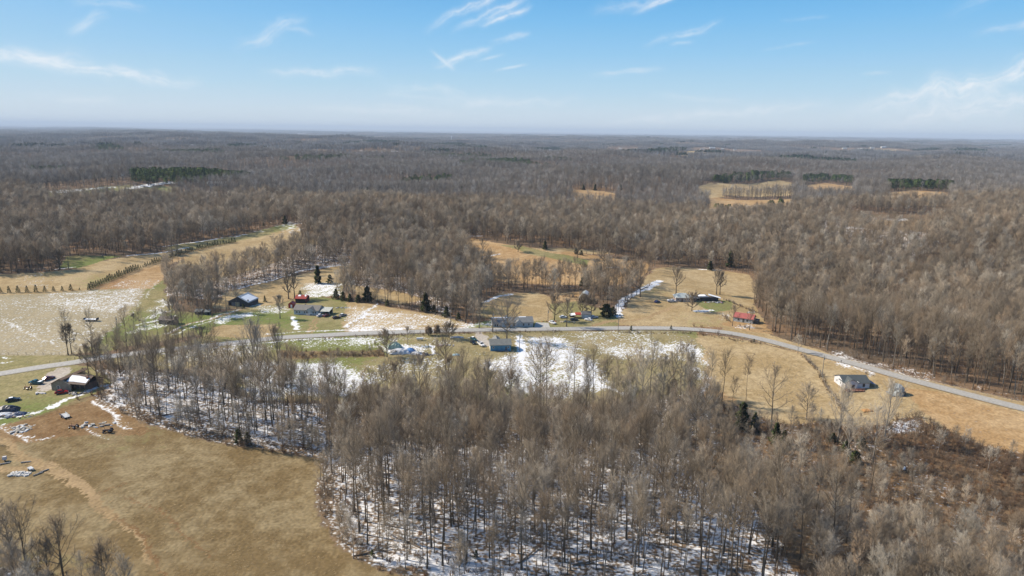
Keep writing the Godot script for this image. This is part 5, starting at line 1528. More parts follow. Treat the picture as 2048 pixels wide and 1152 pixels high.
var far_list := [[Vector2(-446, 1032.4), 26, 4, 10, "white", "long pale roofed building beside the snowy clearing at upper left"], [Vector2(258, 2144), 24, 5, 12, "white", "white barn standing alone in the woods right of centre"], [Vector2(2053, 3351), 26, 7, 14, "white", "white farmhouse in the small far green clearing at right"], [Vector2(-4144, 13628), 150, 8, 60, "white", "very long white roofed works on the left horizon"], [Vector2(-506, 2936), 28, 5, 12, "tan", "orange tan building left of the distant pines"], [Vector2(-955, 4468), 26, 6, 14, "white", "small white building far left of centre"], [Vector2(107, 7813), 40, 6, 18, "white", "white shed near the horizon right of centre"], [Vector2(154, 4859), 26, 5, 12, "white", "pale farmhouse beside the dark far pines"], [Vector2(251, 4842), 20, 5, 10, "grey", "grey farmhouse beside the dark far pines"], [Vector2(681, 5068), 34, 5, 12, "white", "long pale building left of the far village"], [Vector2(811, 5327), 22, 5, 10, "white", "pale building at the left end of the far village"], [Vector2(1400, 5173), 30, 5, 12, "white", "white building at the left of the far village"], [Vector2(1494, 5244), 44, 7, 16, "white", "widest white building of the far village"], [Vector2(1561, 5216), 24, 6, 12, "grey", "grey building right of the widest far village building"], [Vector2(1651, 5201), 22, 5, 12, "white", "white house at the right end of the far village"], [Vector2(2568, 5408), 34, 6, 14, "white", "white building at the left of the second far village"], [Vector2(2636, 5311), 30, 6, 14, "grey", "grey building of the second far village"], [Vector2(2729, 5308), 30, 7, 14, "white", "white building at the middle of the second far village"], [Vector2(2839, 5353), 40, 8, 16, "white", "tallest white building of the second far village"], [Vector2(3625, 5516), 40, 6, 16, "white", "pale shed on the far right"], [Vector2(4334, 6287), 30, 6, 16, "white", "white building at the far right edge"], [Vector2(-1578, 3498), 34, 6, 14, "white", "white building in the far hamlet at left"], [Vector2(-1511, 3505), 26, 6, 12, "tan", "tan building in the far hamlet at left"], [Vector2(-1615, 3497), 22, 5, 12, "grey", "grey building in the far hamlet at left"]]

func far_buildings() -> void:
	var k := 0
	for q in far_list:
		k += 1
		var o := thing("far_building", q[5], "building", at(q[0]), 0.25 * sin(k * 2.1))
		var wm: Material = {"white": worn(.70, .70, .70), "tan": worn(.55, .32, .2), "grey": worn(.42, .42, .43)}[q[4]]
		var rf := gable(o, -q[1] / 2.0, q[1] / 2.0, -q[3], 0, q[2], q[2] * 0.6, true, wm, worn(.6, .6, .6) if k % 3 else worn(.34, .33, .33), 0.5)
		for i in 3:
			blk(o, "window", Vector3(-q[1] * 0.3 + i * q[1] * 0.3 - 0.8, 1.2, -0.1), Vector3(-q[1] * 0.3 + i * q[1] * 0.3 + 0.8, 2.8, 0.05), flat(.03, .03, .035, .2))
	var o := thing("water_tower", "slim white water tower on the horizon left of centre", "tower", at(Vector2(-719, 8029)))
	var g := Geo.new()
	g.tube([Vector3(0, 0, 0), Vector3(0, 30, 0)], [3.0, 2.5], 8, Color.WHITE, Color.WHITE)
	part("stem", g, flat(.7, .7, .7), o)
	g = Geo.new()
	g.tube([Vector3(0, 29, 0), Vector3(0, 32, 0), Vector3(0, 37, 0), Vector3(0, 40, 0), Vector3(0, 41, 0)], [3.0, 7.0, 8.0, 5.0, 0.2], 12, Color.WHITE, Color.WHITE)
	part("tank", g, flat(.72, .72, .72), o)

# ---------------------------------------------------------------- vehicles
func wheel(o: Node3D, x: float, z: float, r: float) -> void:
	var g := Geo.new()
	var s := signf(z)
	g.tube([Vector3(x, r, z - 0.12), Vector3(x, r, z - 0.1), Vector3(x, r, z + 0.1), Vector3(x, r, z + 0.12)], [r * 0.6, r, r, r * 0.6], 12, Color.WHITE, Color.WHITE)
	var w := part("wheel", g, flat(.02, .02, .02), o)
	g = Geo.new()
	g.tube([Vector3(x, r, z - 0.13), Vector3(x, r, z + 0.13), Vector3(x, r, z + 0.135)], [r * 0.55, r * 0.55, 0.01], 10, Color.WHITE, Color.WHITE)
	g.tube([Vector3(x, r, z + 0.13), Vector3(x, r, z - 0.13), Vector3(x, r, z - 0.135)], [r * 0.55, r * 0.55, 0.01], 10, Color.WHITE, Color.WHITE)
	part("rim", g, flat(.4, .4, .42, .35, .6), w)

func loft(g: Geo, secs: Array) -> void:   # cross sections [x, half width, low, high, half width at the top]
	for k in secs.size() - 1:
		var a: Array = secs[k]
		var b: Array = secs[k + 1]
		var A := [Vector3(a[0], a[2], -a[1]), Vector3(a[0], a[2], a[1]), Vector3(a[0], a[3], a[4]), Vector3(a[0], a[3], -a[4])]
		var B := [Vector3(b[0], b[2], -b[1]), Vector3(b[0], b[2], b[1]), Vector3(b[0], b[3], b[4]), Vector3(b[0], b[3], -b[4])]
		solid(g, [A, B, [A[0], A[1], B[1], B[0]], [A[1], A[2], B[2], B[1]], [A[2], A[3], B[3], B[2]], [A[3], A[0], B[0], B[3]]])

func car(called: String, label: String, category: String, p: Vector2, heading: float, paint: Material, snow := false) -> Node3D:   # nose towards +x
	var o := thing(called, label, category, at(p, 0.02), heading)
	var g := Geo.new()
	var glass := flat(.015, .018, .022, .1)
	if category == "pickup truck":
		loft(g, [[-2.75, .92, .5, 1.05, .92], [-0.35, .95, .45, 1.08, .95], [1.2, .95, .45, 1.12, .93], [2.55, .90, .45, 1.02, .82], [2.75, .82, .5, .85, .78]])
		part("body", g, paint, o)
		g = Geo.new()
		loft(g, [[-0.35, .92, 1.081, 1.75, .74], [0.75, .92, 1.09, 1.78, .74]])
		loft(g, [[0.75, .92, 1.09, 1.78, .74], [1.35, .92, 1.10, 1.16, .86]])
		part("cabin", g, paint, o)
		blk(o, "bed_floor", Vector3(-2.68, 1.052, -.78), Vector3(-0.42, 1.09, .78), flat(.03, .03, .03))
		for s in [-1, 1]:
			blk(o, "bed_side", Vector3(-2.74, 1.05, s * .88 - .06), Vector3(-0.36, 1.32, s * .88 + .06), paint)
			blk(o, "side_window", Vector3(-0.2, 1.2, s * .82 - .06), Vector3(0.7, 1.62, s * .82 + .06), glass)
		blk(o, "tailgate", Vector3(-2.78, 1.0, -.82), Vector3(-2.7, 1.32, .82), paint)
		g = Geo.new()
		loft(g, [[0.80, .80, 1.2, 1.74, .70], [1.33, .82, 1.15, 1.22, .78]])
		part("windscreen", g, glass, o)
		if snow:
			blk(o, "snow_patch", Vector3(-2.6, 1.1, -.76), Vector3(-1.4, 1.36, .76), flat(.8, .82, .85))
		for x in [-1.75, 1.75]:
			for z in [-.86, .86]:
				wheel(o, x, z, .38)
	else:
		loft(g, [[-2.25, .80, .45, .86, .78], [-2.05, .88, .35, .98, .84], [-1.2, .90, .30, 1.0, .88], [0.9, .90, .30, .98, .88], [2.0, .86, .33, .84, .78], [2.25, .76, .42, .70, .70]])
		part("body", g, paint, o)
		g = Geo.new()
		loft(g, [[-1.95, .80, .97, 1.02, .76], [-1.25, .82, .99, 1.46, .62], [0.05, .82, .98, 1.48, .62], [0.95, .82, .97, 1.0, .76]])
		part("cabin", g, paint, o)
		g = Geo.new()
		loft(g, [[0.12, .72, 1.05, 1.455, .58], [0.90, .76, .98, 1.025, .72]])
		part("windscreen", g, glass, o)
		g = Geo.new()
		loft(g, [[-1.90, .74, .99, 1.05, .72], [-1.30, .74, 1.05, 1.44, .58]])
		part("rear_window", g, glass, o)
		for s in [-1, 1]:
			g = Geo.new()
			solid(g, [[Vector3(-1.3, 1.04, s * .80), Vector3(.35, 1.03, s * .80), Vector3(0, 1.40, s * .665), Vector3(-1.15, 1.40, s * .665)], [Vector3(-1.3, 1.04, s * .835), Vector3(.35, 1.03, s * .835), Vector3(0, 1.40, s * .69), Vector3(-1.15, 1.40, s * .69)], [Vector3(-1.3, 1.04, s * .80), Vector3(.35, 1.03, s * .80), Vector3(.35, 1.03, s * .835), Vector3(-1.3, 1.04, s * .835)], [Vector3(0, 1.40, s * .665), Vector3(-1.15, 1.40, s * .665), Vector3(-1.15, 1.40, s * .69), Vector3(0, 1.40, s * .69)]])
			part("side_window", g, glass, o)
		for x in [-1.35, 1.4]:
			for z in [-.80, .80]:
				wheel(o, x, z, .33)
		if snow:
			blk(o, "snow_patch", Vector3(-1.2, 1.465, -.55), Vector3(0.0, 1.54, .55), flat(.8, .82, .85))
	for s in [-.62, .62]:
		var e := 2.76 if category == "pickup truck" else 2.2
		blk(o, "headlight", Vector3(e - 0.12, .66, s - .14), Vector3(e + 0.02, .8, s + .14), flat(.75, .75, .72, .1))
		blk(o, "tail_light", Vector3(-e - 0.06, .74, s - .12), Vector3(-e + 0.1, .92, s + .12), flat(.3, .01, .01, .2))
	return o

func vehicles() -> void:
	var P := func(r, g, b): return flat(r, g, b, .22, .1)
	car("pickup_truck", "dark teal pickup with snowy bed parked on the left lawn", "pickup truck", Vector2(-186.1, 252), PI - 0.15, P.call(.01, .10, .14), true)
	car("parked_car", "dark maroon car in the drive left of the brown roofed house", "car", Vector2(-184.1, 256.6), 1.15, P.call(.09, .015, .04))
	car("parked_car", "red car in the shade before the tan gable end", "car", Vector2(-168.9, 241.2), 0.4, P.call(.26, .012, .02))
	car("parked_car", "black car with snow on its roof on the lower left lawn", "car", Vector2(-182.9, 235), 0.5, P.call(.015, .018, .035), true)
	car("parked_car", "silver white car left of two before the white carport", "car", Vector2(-105.3, 362.7), 0.9, P.call(.5, .5, .52), true)
	car("parked_car", "dark maroon car right of two before the white carport", "car", Vector2(-101.9, 362.6), 1.1, P.call(.12, .03, .035))
	car("parked_car", "dark old car left of two on the bare patch right of the carport", "car", Vector2(-95.3, 358.1), 0.6, P.call(.06, .025, .02))
	car("parked_car", "grey old car right of two on the bare patch right of the carport", "car", Vector2(-93, 363.1), 1.0, P.call(.22, .23, .26), true)
	car("parked_car", "dark teal car at the back, left of the blue house drive", "car", Vector2(-18.5, 319.8), -1.0, P.call(.03, .09, .10), true)
	car("parked_car", "black car in front of the teal one left of the blue house drive", "car", Vector2(-18.4, 314.2), -1.1, P.call(.01, .014, .02))
	car("pickup_truck", "white pickup on the gravel drive left of the blue house", "pickup truck", Vector2(-14.4, 311.5), -1.15, P.call(.74, .74, .75))
	car("parked_car", "white car parked right of the concrete driveway", "car", Vector2(22.1, 355.2), -0.9, P.call(.7, .7, .72))
	car("parked_car", "white car with red lights on the lawn before the white shed", "car", Vector2(42.3, 362.4), 2.6, P.call(.72, .72, .73), true)
	car("parked_car", "snow covered pale car under the bare tree left of the canopy", "car", Vector2(28.9, 366.6), 0.1, P.call(.66, .68, .72), true)
	car("parked_car", "blue grey car at the right side of the white shed", "car", Vector2(45.9, 367.1), 0.2, P.call(.30, .36, .48), true)
	car("parked_car", "dark grey car before the red canopy", "car", Vector2(34.3, 362), 0.1, P.call(.05, .055, .06))
	car("parked_car", "navy blue car on the slope above the dirt track", "car", Vector2(87, 397), 0.8, P.call(.02, .04, .13))
	car("pickup_truck", "snow covered white pickup left of the pale roofed house", "pickup truck", Vector2(96, 398.3), 0.05, P.call(.6, .6, .62), true)

func tractor(label: String, p: Vector2, yaw: float, m: Material) -> void:
	var o := thing("old_tractor", label, "tractor", at(p), yaw)
	var g := Geo.new()
	loft(g, [[-0.5, .3, .7, 1.15, .28], [0.6, .28, .65, 1.15, .26], [1.7, .26, .6, 1.05, .22]])
	part("body", g, m, o)
	blk(o, "seat", Vector3(-0.85, 1.1, -.22), Vector3(-0.4, 1.2, .22), flat(.03, .03, .03))
	blk(o, "fender", Vector3(-1.2, 1.35, -.85), Vector3(-0.2, 1.42, -.55), m)
	blk(o, "fender", Vector3(-1.2, 1.35, .55), Vector3(-0.2, 1.42, .85), m)
	blk(o, "exhaust", Vector3(0.9, 1.15, -.04), Vector3(0.98, 1.9, .04), flat(.04, .035, .03))
	for z in [-.7, .7]:
		wheel(o, -0.7, z, .68)
		wheel(o, 1.35, z * 0.8, .36)

func pile(called: String, label: String, category: String, p: Vector2, n: int, sx: float, sz: float, cols: Array, seed_: int, long := 0.9) -> void:
	var o := thing(called, label, category, at(p))
	var r := RandomNumberGenerator.new()
	r.seed = seed_
	for i in n:
		var g := Geo.new()
		var h := r.randf_range(.12, .4)
		var l := r.randf_range(.3, 1.0) * long
		var w := r.randf_range(.2, .5)
		g.hexa([Vector3(-l, 0, w), Vector3(l, 0, w), Vector3(l * .9, 0, -w), Vector3(-l, 0, -w), Vector3(-l * .8, h, w * .8), Vector3(l * .8, h * .9, w * .8), Vector3(l * .7, h, -w * .8), Vector3(-l * .8, h * 1.1, -w * .7)])
		var c: Array = cols[r.randi() % cols.size()]
		var q := part("piece", g, worn(c[0], c[1], c[2]), o)
		var x := r.randf_range(-1, 1)
		var z := r.randf_range(-1, 1)
		q.position = Vector3(x * sx, 0.02 + r.randf() * 0.5 * (1 - absf(x)) * (1 - absf(z)), z * sz)
		q.rotation = Vector3(r.randf_range(-.15, .15), r.randf() * TAU, r.randf_range(-.15, .15))

func sheet(called: String, label: String, p: Vector2, w: float, d: float, h: float, yaw: float, m: Material, seed_: int) -> void:   # a crumpled tarpaulin over a heap
	var o := thing(called, label, "tarpaulin", at(p), yaw)
	var r := RandomNumberGenerator.new()
	r.seed = seed_
	var g := Geo.new()
	var pts := []
	for j in 9:
		for i in 11:
			var u := i / 10.0 * 2 - 1
			var v := j / 8.0 * 2 - 1
			var up := h * pow(maxf(0.0, 1 - u * u), 0.6) * pow(maxf(0.0, 1 - v * v), 0.6) + r.randf_range(0.03, 0.22) * h
			pts.append(Vector3(u * w / 2 + r.randf_range(-.15, .15), up, v * d / 2 + r.randf_range(-.15, .15)))
	for j in 8:
		for i in 10:
			var k := j * 11 + i
			g.tri(pts[k + 11], pts[k + 12], pts[k + 1]); g.tri(pts[k + 11], pts[k + 1], pts[k])
	var c := part("sheet", g, m, o)
	g = Geo.new()
	solid(g, [[Vector3(-w * .4, -.2, d * .4), Vector3(w * .4, -.2, d * .4), Vector3(w * .4, -.2, -d * .4), Vector3(-w * .4, -.2, -d * .4)], [Vector3(-w * .3, h * .5, d * .3), Vector3(w * .3, h * .5, d * .3), Vector3(w * .3, h * .5, -d * .3), Vector3(-w * .3, h * .5, -d * .3)]])
	part("heap", g, worn(.1, .09, .08), o)

func clutter() -> void:
	var rust := flat(.16, .07, .035, .7)
	tractor("rusty tractor near the left lawn edge below the teal pickup", Vector2(-185.3, 246.3), 2.8, rust)
	tractor("rusty brown tractor at the middle of the garden plot", Vector2(-145, 210.5), 2.9, rust)
	tractor("small dark tiller tractor at the right of the garden plot", Vector2(-131.9, 207.6), 3.3, flat(.07, .035, .025, .7))
	# white flat trailer in the snowy hay field
	var o := thing("hay_wagon", "snow covered flat wagon alone in the snowy hay field", "wagon", at(Vector2(-219.6, 343.3)), -0.05)
	blk(o, "deck", Vector3(-3.6, .75, -1.1), Vector3(3.6, .95, 1.1), worn(.2, .18, .2))
	blk(o, "snow_patch", Vector3(-3.3, .95, -1.0), Vector3(2.9, 1.12, 1.0), flat(.8, .82, .86))
	blk(o, "headboard", Vector3(3.3, .95, -1.0), Vector3(3.5, 1.9, 1.0), worn(.06, .06, .08))
	blk(o, "headboard", Vector3(-3.6, .95, -1.0), Vector3(-3.45, 1.7, 1.0), worn(.06, .06, .08))
	for x in [-2.2, 2.2]:
		for z in [-.95, .95]:
			wheel(o, x, z, .36)
	o = thing("open_trailer", "white open trailer tipped on the garden plot", "trailer", at(Vector2(-154, 219.7)), -0.7)
	blk(o, "deck", Vector3(-2.2, .45, -.9), Vector3(2.2, .6, .9), worn(.55, .57, .6))
	blk(o, "side_board", Vector3(-2.2, .6, -.95), Vector3(2.2, 1.1, -.87), worn(.62, .64, .66))
	blk(o, "side_board", Vector3(-2.2, .6, .87), Vector3(2.2, 1.1, .95), worn(.05, .06, .12))
	blk(o, "drawbar", Vector3(2.2, .4, -.06), Vector3(3.4, .5, .06), worn(.1, .1, .1))
	for z in [-1.05, 1.05]:
		wheel(o, 0, z, .36)
	# junk by the left edge
	sheet("tarpaulin", "dark blue black tarpaulin over a junk heap at the left edge", Vector2(-178.3, 225.4), 7.5, 4.5, 2.0, 0.3, worn(.03, .035, .06, .5), 3)
	sheet("tarpaulin", "white sheet over the lower part of the left junk heap", Vector2(-177.2, 222.4), 6.0, 3.0, 0.8, 0.2, worn(.7, .72, .76, .6), 5)
	sheet("tarpaulin", "navy blue tarpaulin on the right of the left junk heap", Vector2(-172, 222.5), 5.0, 2.6, 0.9, 0.25, worn(.05, .08, .16, .5), 6)
	pile("junk_heap", "mixed junk strewn along the left yard edge", "junk", Vector2(-174.3, 221.8), 46, 8.5, 2.4, [[.5, .5, .52], [.08, .09, .12], [.3, .2, .12], [.65, .66, .7], [.1, .12, .2]], 8)
	pile("rubble_pile", "pile of white rubble blocks beside the dirt track", "rubble", Vector2(-142, 180.7), 60, 2.6, 1.2, [[.68, .66, .62], [.6, .58, .54], [.72, .71, .7]], 9, 0.7)
	pile("garden_boards", "loose pale boards lying in the garden plot", "boards", Vector2(-163.2, 210.6), 26, 3.4, 3.4, [[.5, .47, .42], [.4, .36, .3], [.68, .69, .7]], 11, 1.6)
	pile("scattered_boards", "scattered pale scraps at the right of the garden plot", "boards", Vector2(-138.8, 213.2), 20, 5.0, 2.2, [[.6, .57, .5], [.42, .36, .3], [.7, .7, .72]], 12, 1.0)
	pile("patio_scrap", "scrap and poles on the lawn right of the red car", "junk", Vector2(-162.6, 240.5), 14, 3.2, 1.0, [[.3, .25, .2], [.6, .58, .54], [.1, .1, .12]], 13, 1.4)
	pile("white_board", "white sheets of board lying on the left lawn", "boards", Vector2(-177.4, 241.7), 3, 1.4, 0.3, [[.66, .62, .6]], 14, 2.4)
	for q in [[Vector2(-145.1, 187.5), 0.3, "fallen pale log nearest the track at left"], [Vector2(-136.6, 180.4), 1.0, "short grey log right of the rubble pile, left of two"], [Vector2(-136, 182.1), 1.0, "short grey log right of the rubble pile, right of two"], [Vector2(-150.9, 186.8), 0.5, "long split rail leaning by the left edge"]]:
		o = thing("log", q[2], "log", at(q[0], 0.2), q[1])
		var g := Geo.new()
		g.tube([Vector3(-1.3, 0, 0), Vector3(0.2, 0.05, 0), Vector3(1.3, 0, 0)], [.2, .19, .16], 7, Color(.34, .30, .26), Color(.42, .38, .34))
		part("trunk", g, tinted(), o)
	o = thing("well_head", "white box on a post beside the dirt track at the left edge", "box", at(Vector2(-152.2, 188.6)), 0.3)
	blk(o, "box", Vector3(-.5, .5, -.4), Vector3(.5, 1.5, .4), worn(.66, .64, .66))
	blk(o, "post", Vector3(-.15, -.3, -.15), Vector3(.15, .5, .15), worn(.2, .15, .1))
	o = thing("white_cart", "small white cart right of the rubble pile", "cart", at(Vector2(-140.5, 183)), -0.6)
	blk(o, "tray", Vector3(-1.0, .4, -.5), Vector3(1.0, .75, .5), worn(.66, .68, .7))
	blk(o, "handle", Vector3(1.0, .6, -.05), Vector3(2.0, .68, .05), worn(.3, .3, .3))
	for z in [-.55, .55]:
		wheel(o, 0, z, .3)
	# fallen trunks on the snow
	for q in [[Vector2(-33.2, 148), 0.4], [Vector2(-25.7, 152.7), 2.6], [Vector2(-10.8, 151.2), 0.1], [Vector2(5.3, 148.3), 0.9], [Vector2(-17, 163.5), 2.9], [Vector2(19.6, 145.3), 0.3], [Vector2(-117.8, 223.5), 0.5], [Vector2(-94.6, 211.8), 2.7], [Vector2(-76.5, 210.2), 0.2]]:
		o = thing("fallen_trunk", "", "log", at(q[0], 0.22), q[1])
		var g := Geo.new()
		g.tube([Vector3(-4.5, 0, 0), Vector3(-1, 0.12, 0.15), Vector3(2.5, 0.2, -0.1), Vector3(6.0, 0.5, 0.1)], [.24, .2, .14, .05], 7, Color(.17, .13, .10), Color(.22, .18, .14))
		for i in 5:
			g.spike(Vector3(1.5 + i, 0.2, 0), Vector3(2.6 + i * 1.1, 0.9 + 0.3 * (i % 2), 0.9 if i % 2 else -0.9), 0.05, Color(.24, .2, .16))
		part("trunk", g, tinted(), o)
		line_up("fallen bare trunk", "on the snow " + ("under the left wood" if q[0].y > 195.0 else "of the lower wood"), o, q[0].x / q[0].y)
	label_lines()
	# tarpaulin camp above the creek
	sheet("tarpaulin", "pale green tarpaulin over a shelter right of the dark creek tree", Vector2(-54.8, 306.2), 6.5, 4.5, 2.6, 0.1, worn(.30, .42, .36, .6), 21)
	sheet("tarpaulin", "large white crumpled sheet beside the blue one above the creek", Vector2(-51.1, 299.1), 9.5, 5.0, 1.9, 0.1, worn(.74, .75, .78, .7), 22)
	sheet("tarpaulin", "bright blue tarpaulin in the middle of the creek camp", Vector2(-46.6, 301.2), 4.0, 5.5, 1.5, 0.2, worn(.06, .20, .48, .5), 23)
	sheet("tarpaulin", "smaller white sheet right of the blue tarpaulin", Vector2(-43.3, 297.8), 4.6, 3.6, 1.0, -0.2, worn(.68, .69, .72, .7), 24)
	pile("camp_junk", "dark junk and timber at the right of the creek camp", "junk", Vector2(-38.9, 297.2), 34, 4.0, 1.8, [[.1, .08, .07], [.2, .14, .1], [.6, .6, .64], [.05, .06, .08]], 25)
	sheet("tarpaulin", "small light blue sheet on the grass left of the blue house", Vector2(-25.1, 296.9), 3.2, 2.2, 0.5, 0.1, worn(.40, .62, .72, .6), 26)
	sheet("pond_cover", "snow dusted grey cover beside the low bush tree", Vector2(-26.8, 323.2), 6.5, 2.2, 0.6, 0.0, worn(.42, .46, .52, .6), 27)
	o = thing("propane_tank", "white fuel tank lying on the grass left of the fenced garden", "tank", at(Vector2(-44.4, 317.6)), 0.1)
	var gt := Geo.new()
	gt.tube([Vector3(-1.7, 1.0, 0), Vector3(-1.5, 1.0, 0), Vector3(1.5, 1.0, 0), Vector3(1.7, 1.0, 0)], [.15, .6, .6, .15], 12, Color.WHITE, Color.WHITE)
	part("tank", gt, flat(.7, .7, .7, .4), o)
	for x in [-1.0, 1.0]:
		blk(o, "leg", Vector3(x - .12, -.2, -.4), Vector3(x + .12, .5, .4), worn(.3, .3, .3))
	pile("garden_rubble", "snowy rubble inside the fenced garden", "rubble", Vector2(-31.5, 310.3), 24, 4.2, 1.4, [[.65, .64, .66], [.4, .25, .2], [.3, .22, .16]], 28, 0.7)
	pile("play_things", "orange and red playthings by the concrete driveway", "toys", Vector2(19.6, 358.8), 16, 4.5, 1.2, [[.5, .2, .08], [.35, .06, .04], [.45, .3, .16]], 29, 0.6)
	pile("yard_timber", "stack of pale timber on the bare yard before the canopy", "timber", Vector2(30.3, 358.9), 14, 4.2, 1.0, [[.55, .46, .32], [.62, .54, .4]], 30, 1.8)
	pile("shed_junk", "junk strewn before the two dark sheds", "junk", Vector2(121.1, 399.8), 34, 6.0, 1.0, [[.5, .08, .04], [.1, .12, .2], [.5, .5, .55], [.2, .15, .12], [.7, .7, .72]], 31, 0.8)
	pile("logs_by_shed", "row of round bales beside the white house carport", "bales", Vector2(-99, 380.8), 18, 5.5, 0.5, [[.6, .6, .62], [.15, .13, .12]], 32, 0.8)
	sheet("snowy_leaf_heap", "snow dusted grey heap under the small tree at the green yard", Vector2(108.6, 379.2), 9.0, 2.4, 0.35, 0.05, worn(.62, .66, .72, .8), 33)
	pile("white_debris", "white debris behind the red roofed house", "debris", Vector2(136.9, 378.8), 8, 2.5, 0.8, [[.7, .7, .7], [.5, .5, .5]], 34)
	sheet("orange_sand_heap", "low heap of orange sand below the green roofed house", Vector2(134.6, 240.6), 4.2, 2.4, 0.7, 0.0, worn(.50, .27, .10), 35)
	o = thing("tipped_tank", "pale blue tank lying in the brown thicket at right", "tank", at(Vector2(123, 195.2)), 0.9)
	gt = Geo.new()
	gt.tube([Vector3(-.9, .4, 0), Vector3(-.8, .4, 0), Vector3(.8, .5, 0), Vector3(.9, .5, 0)], [.1, .4, .4, .1], 10, Color.WHITE, Color.WHITE)
	part("tank", gt, flat(.5, .54, .6, .4), o)

# ---------------------------------------------------------------- fences and poles
func fence(called: String, label: String, pts: Array, gap: float, h: float, r: float, wires: int, m: Material, wire: Material) -> void:
	var o := thing(called, label, "fence", at(pts[0]))
	var base := o.position
	var line := []
	for k in pts.size() - 1:
		var a: Vector2 = pts[k]
		var b: Vector2 = pts[k + 1]
		var n := maxi(1, int(a.distance_to(b) / gap))
		for i in n:
			line.append(a.lerp(b, float(i) / n))
	line.append(pts[-1])
	var shared: ArrayMesh
	var g := Geo.new()
	g.tube([Vector3(0, -0.4, 0), Vector3(0, h, 0), Vector3(0, h + 0.02, 0)], [r, r * 0.9, 0.01], 6, Color.WHITE, Color.WHITE)
	shared = g.done()
	var rr := RandomNumberGenerator.new()
	rr.seed = 77
	for p in line:
		var q := part("post", shared, m, o)
		q.position = at(p) - base
		q.rotation = Vector3(rr.randf_range(-.06, .06), 0, rr.randf_range(-.06, .06))
		q.scale = Vector3(1, rr.randf_range(.9, 1.1), 1)
	for w in wires:
		g = Geo.new()
		var path := []
		var rad := []
		for p in line:
			path.append(at(p, h * (w + 1.0) / (wires + 0.15)) - base)
			rad.append(0.018)
		g.tube(path, rad, 4, Color.WHITE, Color.WHITE)
		part("wire", g, wire, o)

func pole(label: String, p: Vector2, h: float, arm := true) -> void:
	var o := thing("utility_pole", label, "utility pole", at(p), 0.2)
	var g := Geo.new()
	g.tube([Vector3(0, -0.5, 0), Vector3(0, h * .5, 0), Vector3(0, h, 0), Vector3(0, h + .02, 0)], [.17, .14, .11, .01], 8, Color.WHITE, Color.WHITE)
	part("post", g, worn(.30, .27, .23), o)
	if arm:
		var a := blk(o, "crossarm", Vector3(-1.0, h - .7, .1), Vector3(1.0, h - .58, .22), worn(.28, .25, .2))
		for x in [-.9, 0, .9]:
			blk(a, "insulator", Vector3(x - .05, h - .58, .12), Vector3(x + .05, h - .4, .2), flat(.45, .45, .45, .3))
	g = Geo.new()
	g.tube([Vector3(.3, h - 1.9, 0), Vector3(.3, h - 1.1, 0), Vector3(.3, h - 1.09, 0)], [.2, .2, .01], 8, Color.WHITE, Color.WHITE)
	part("transformer", g, flat(.4, .42, .43, .5), o)

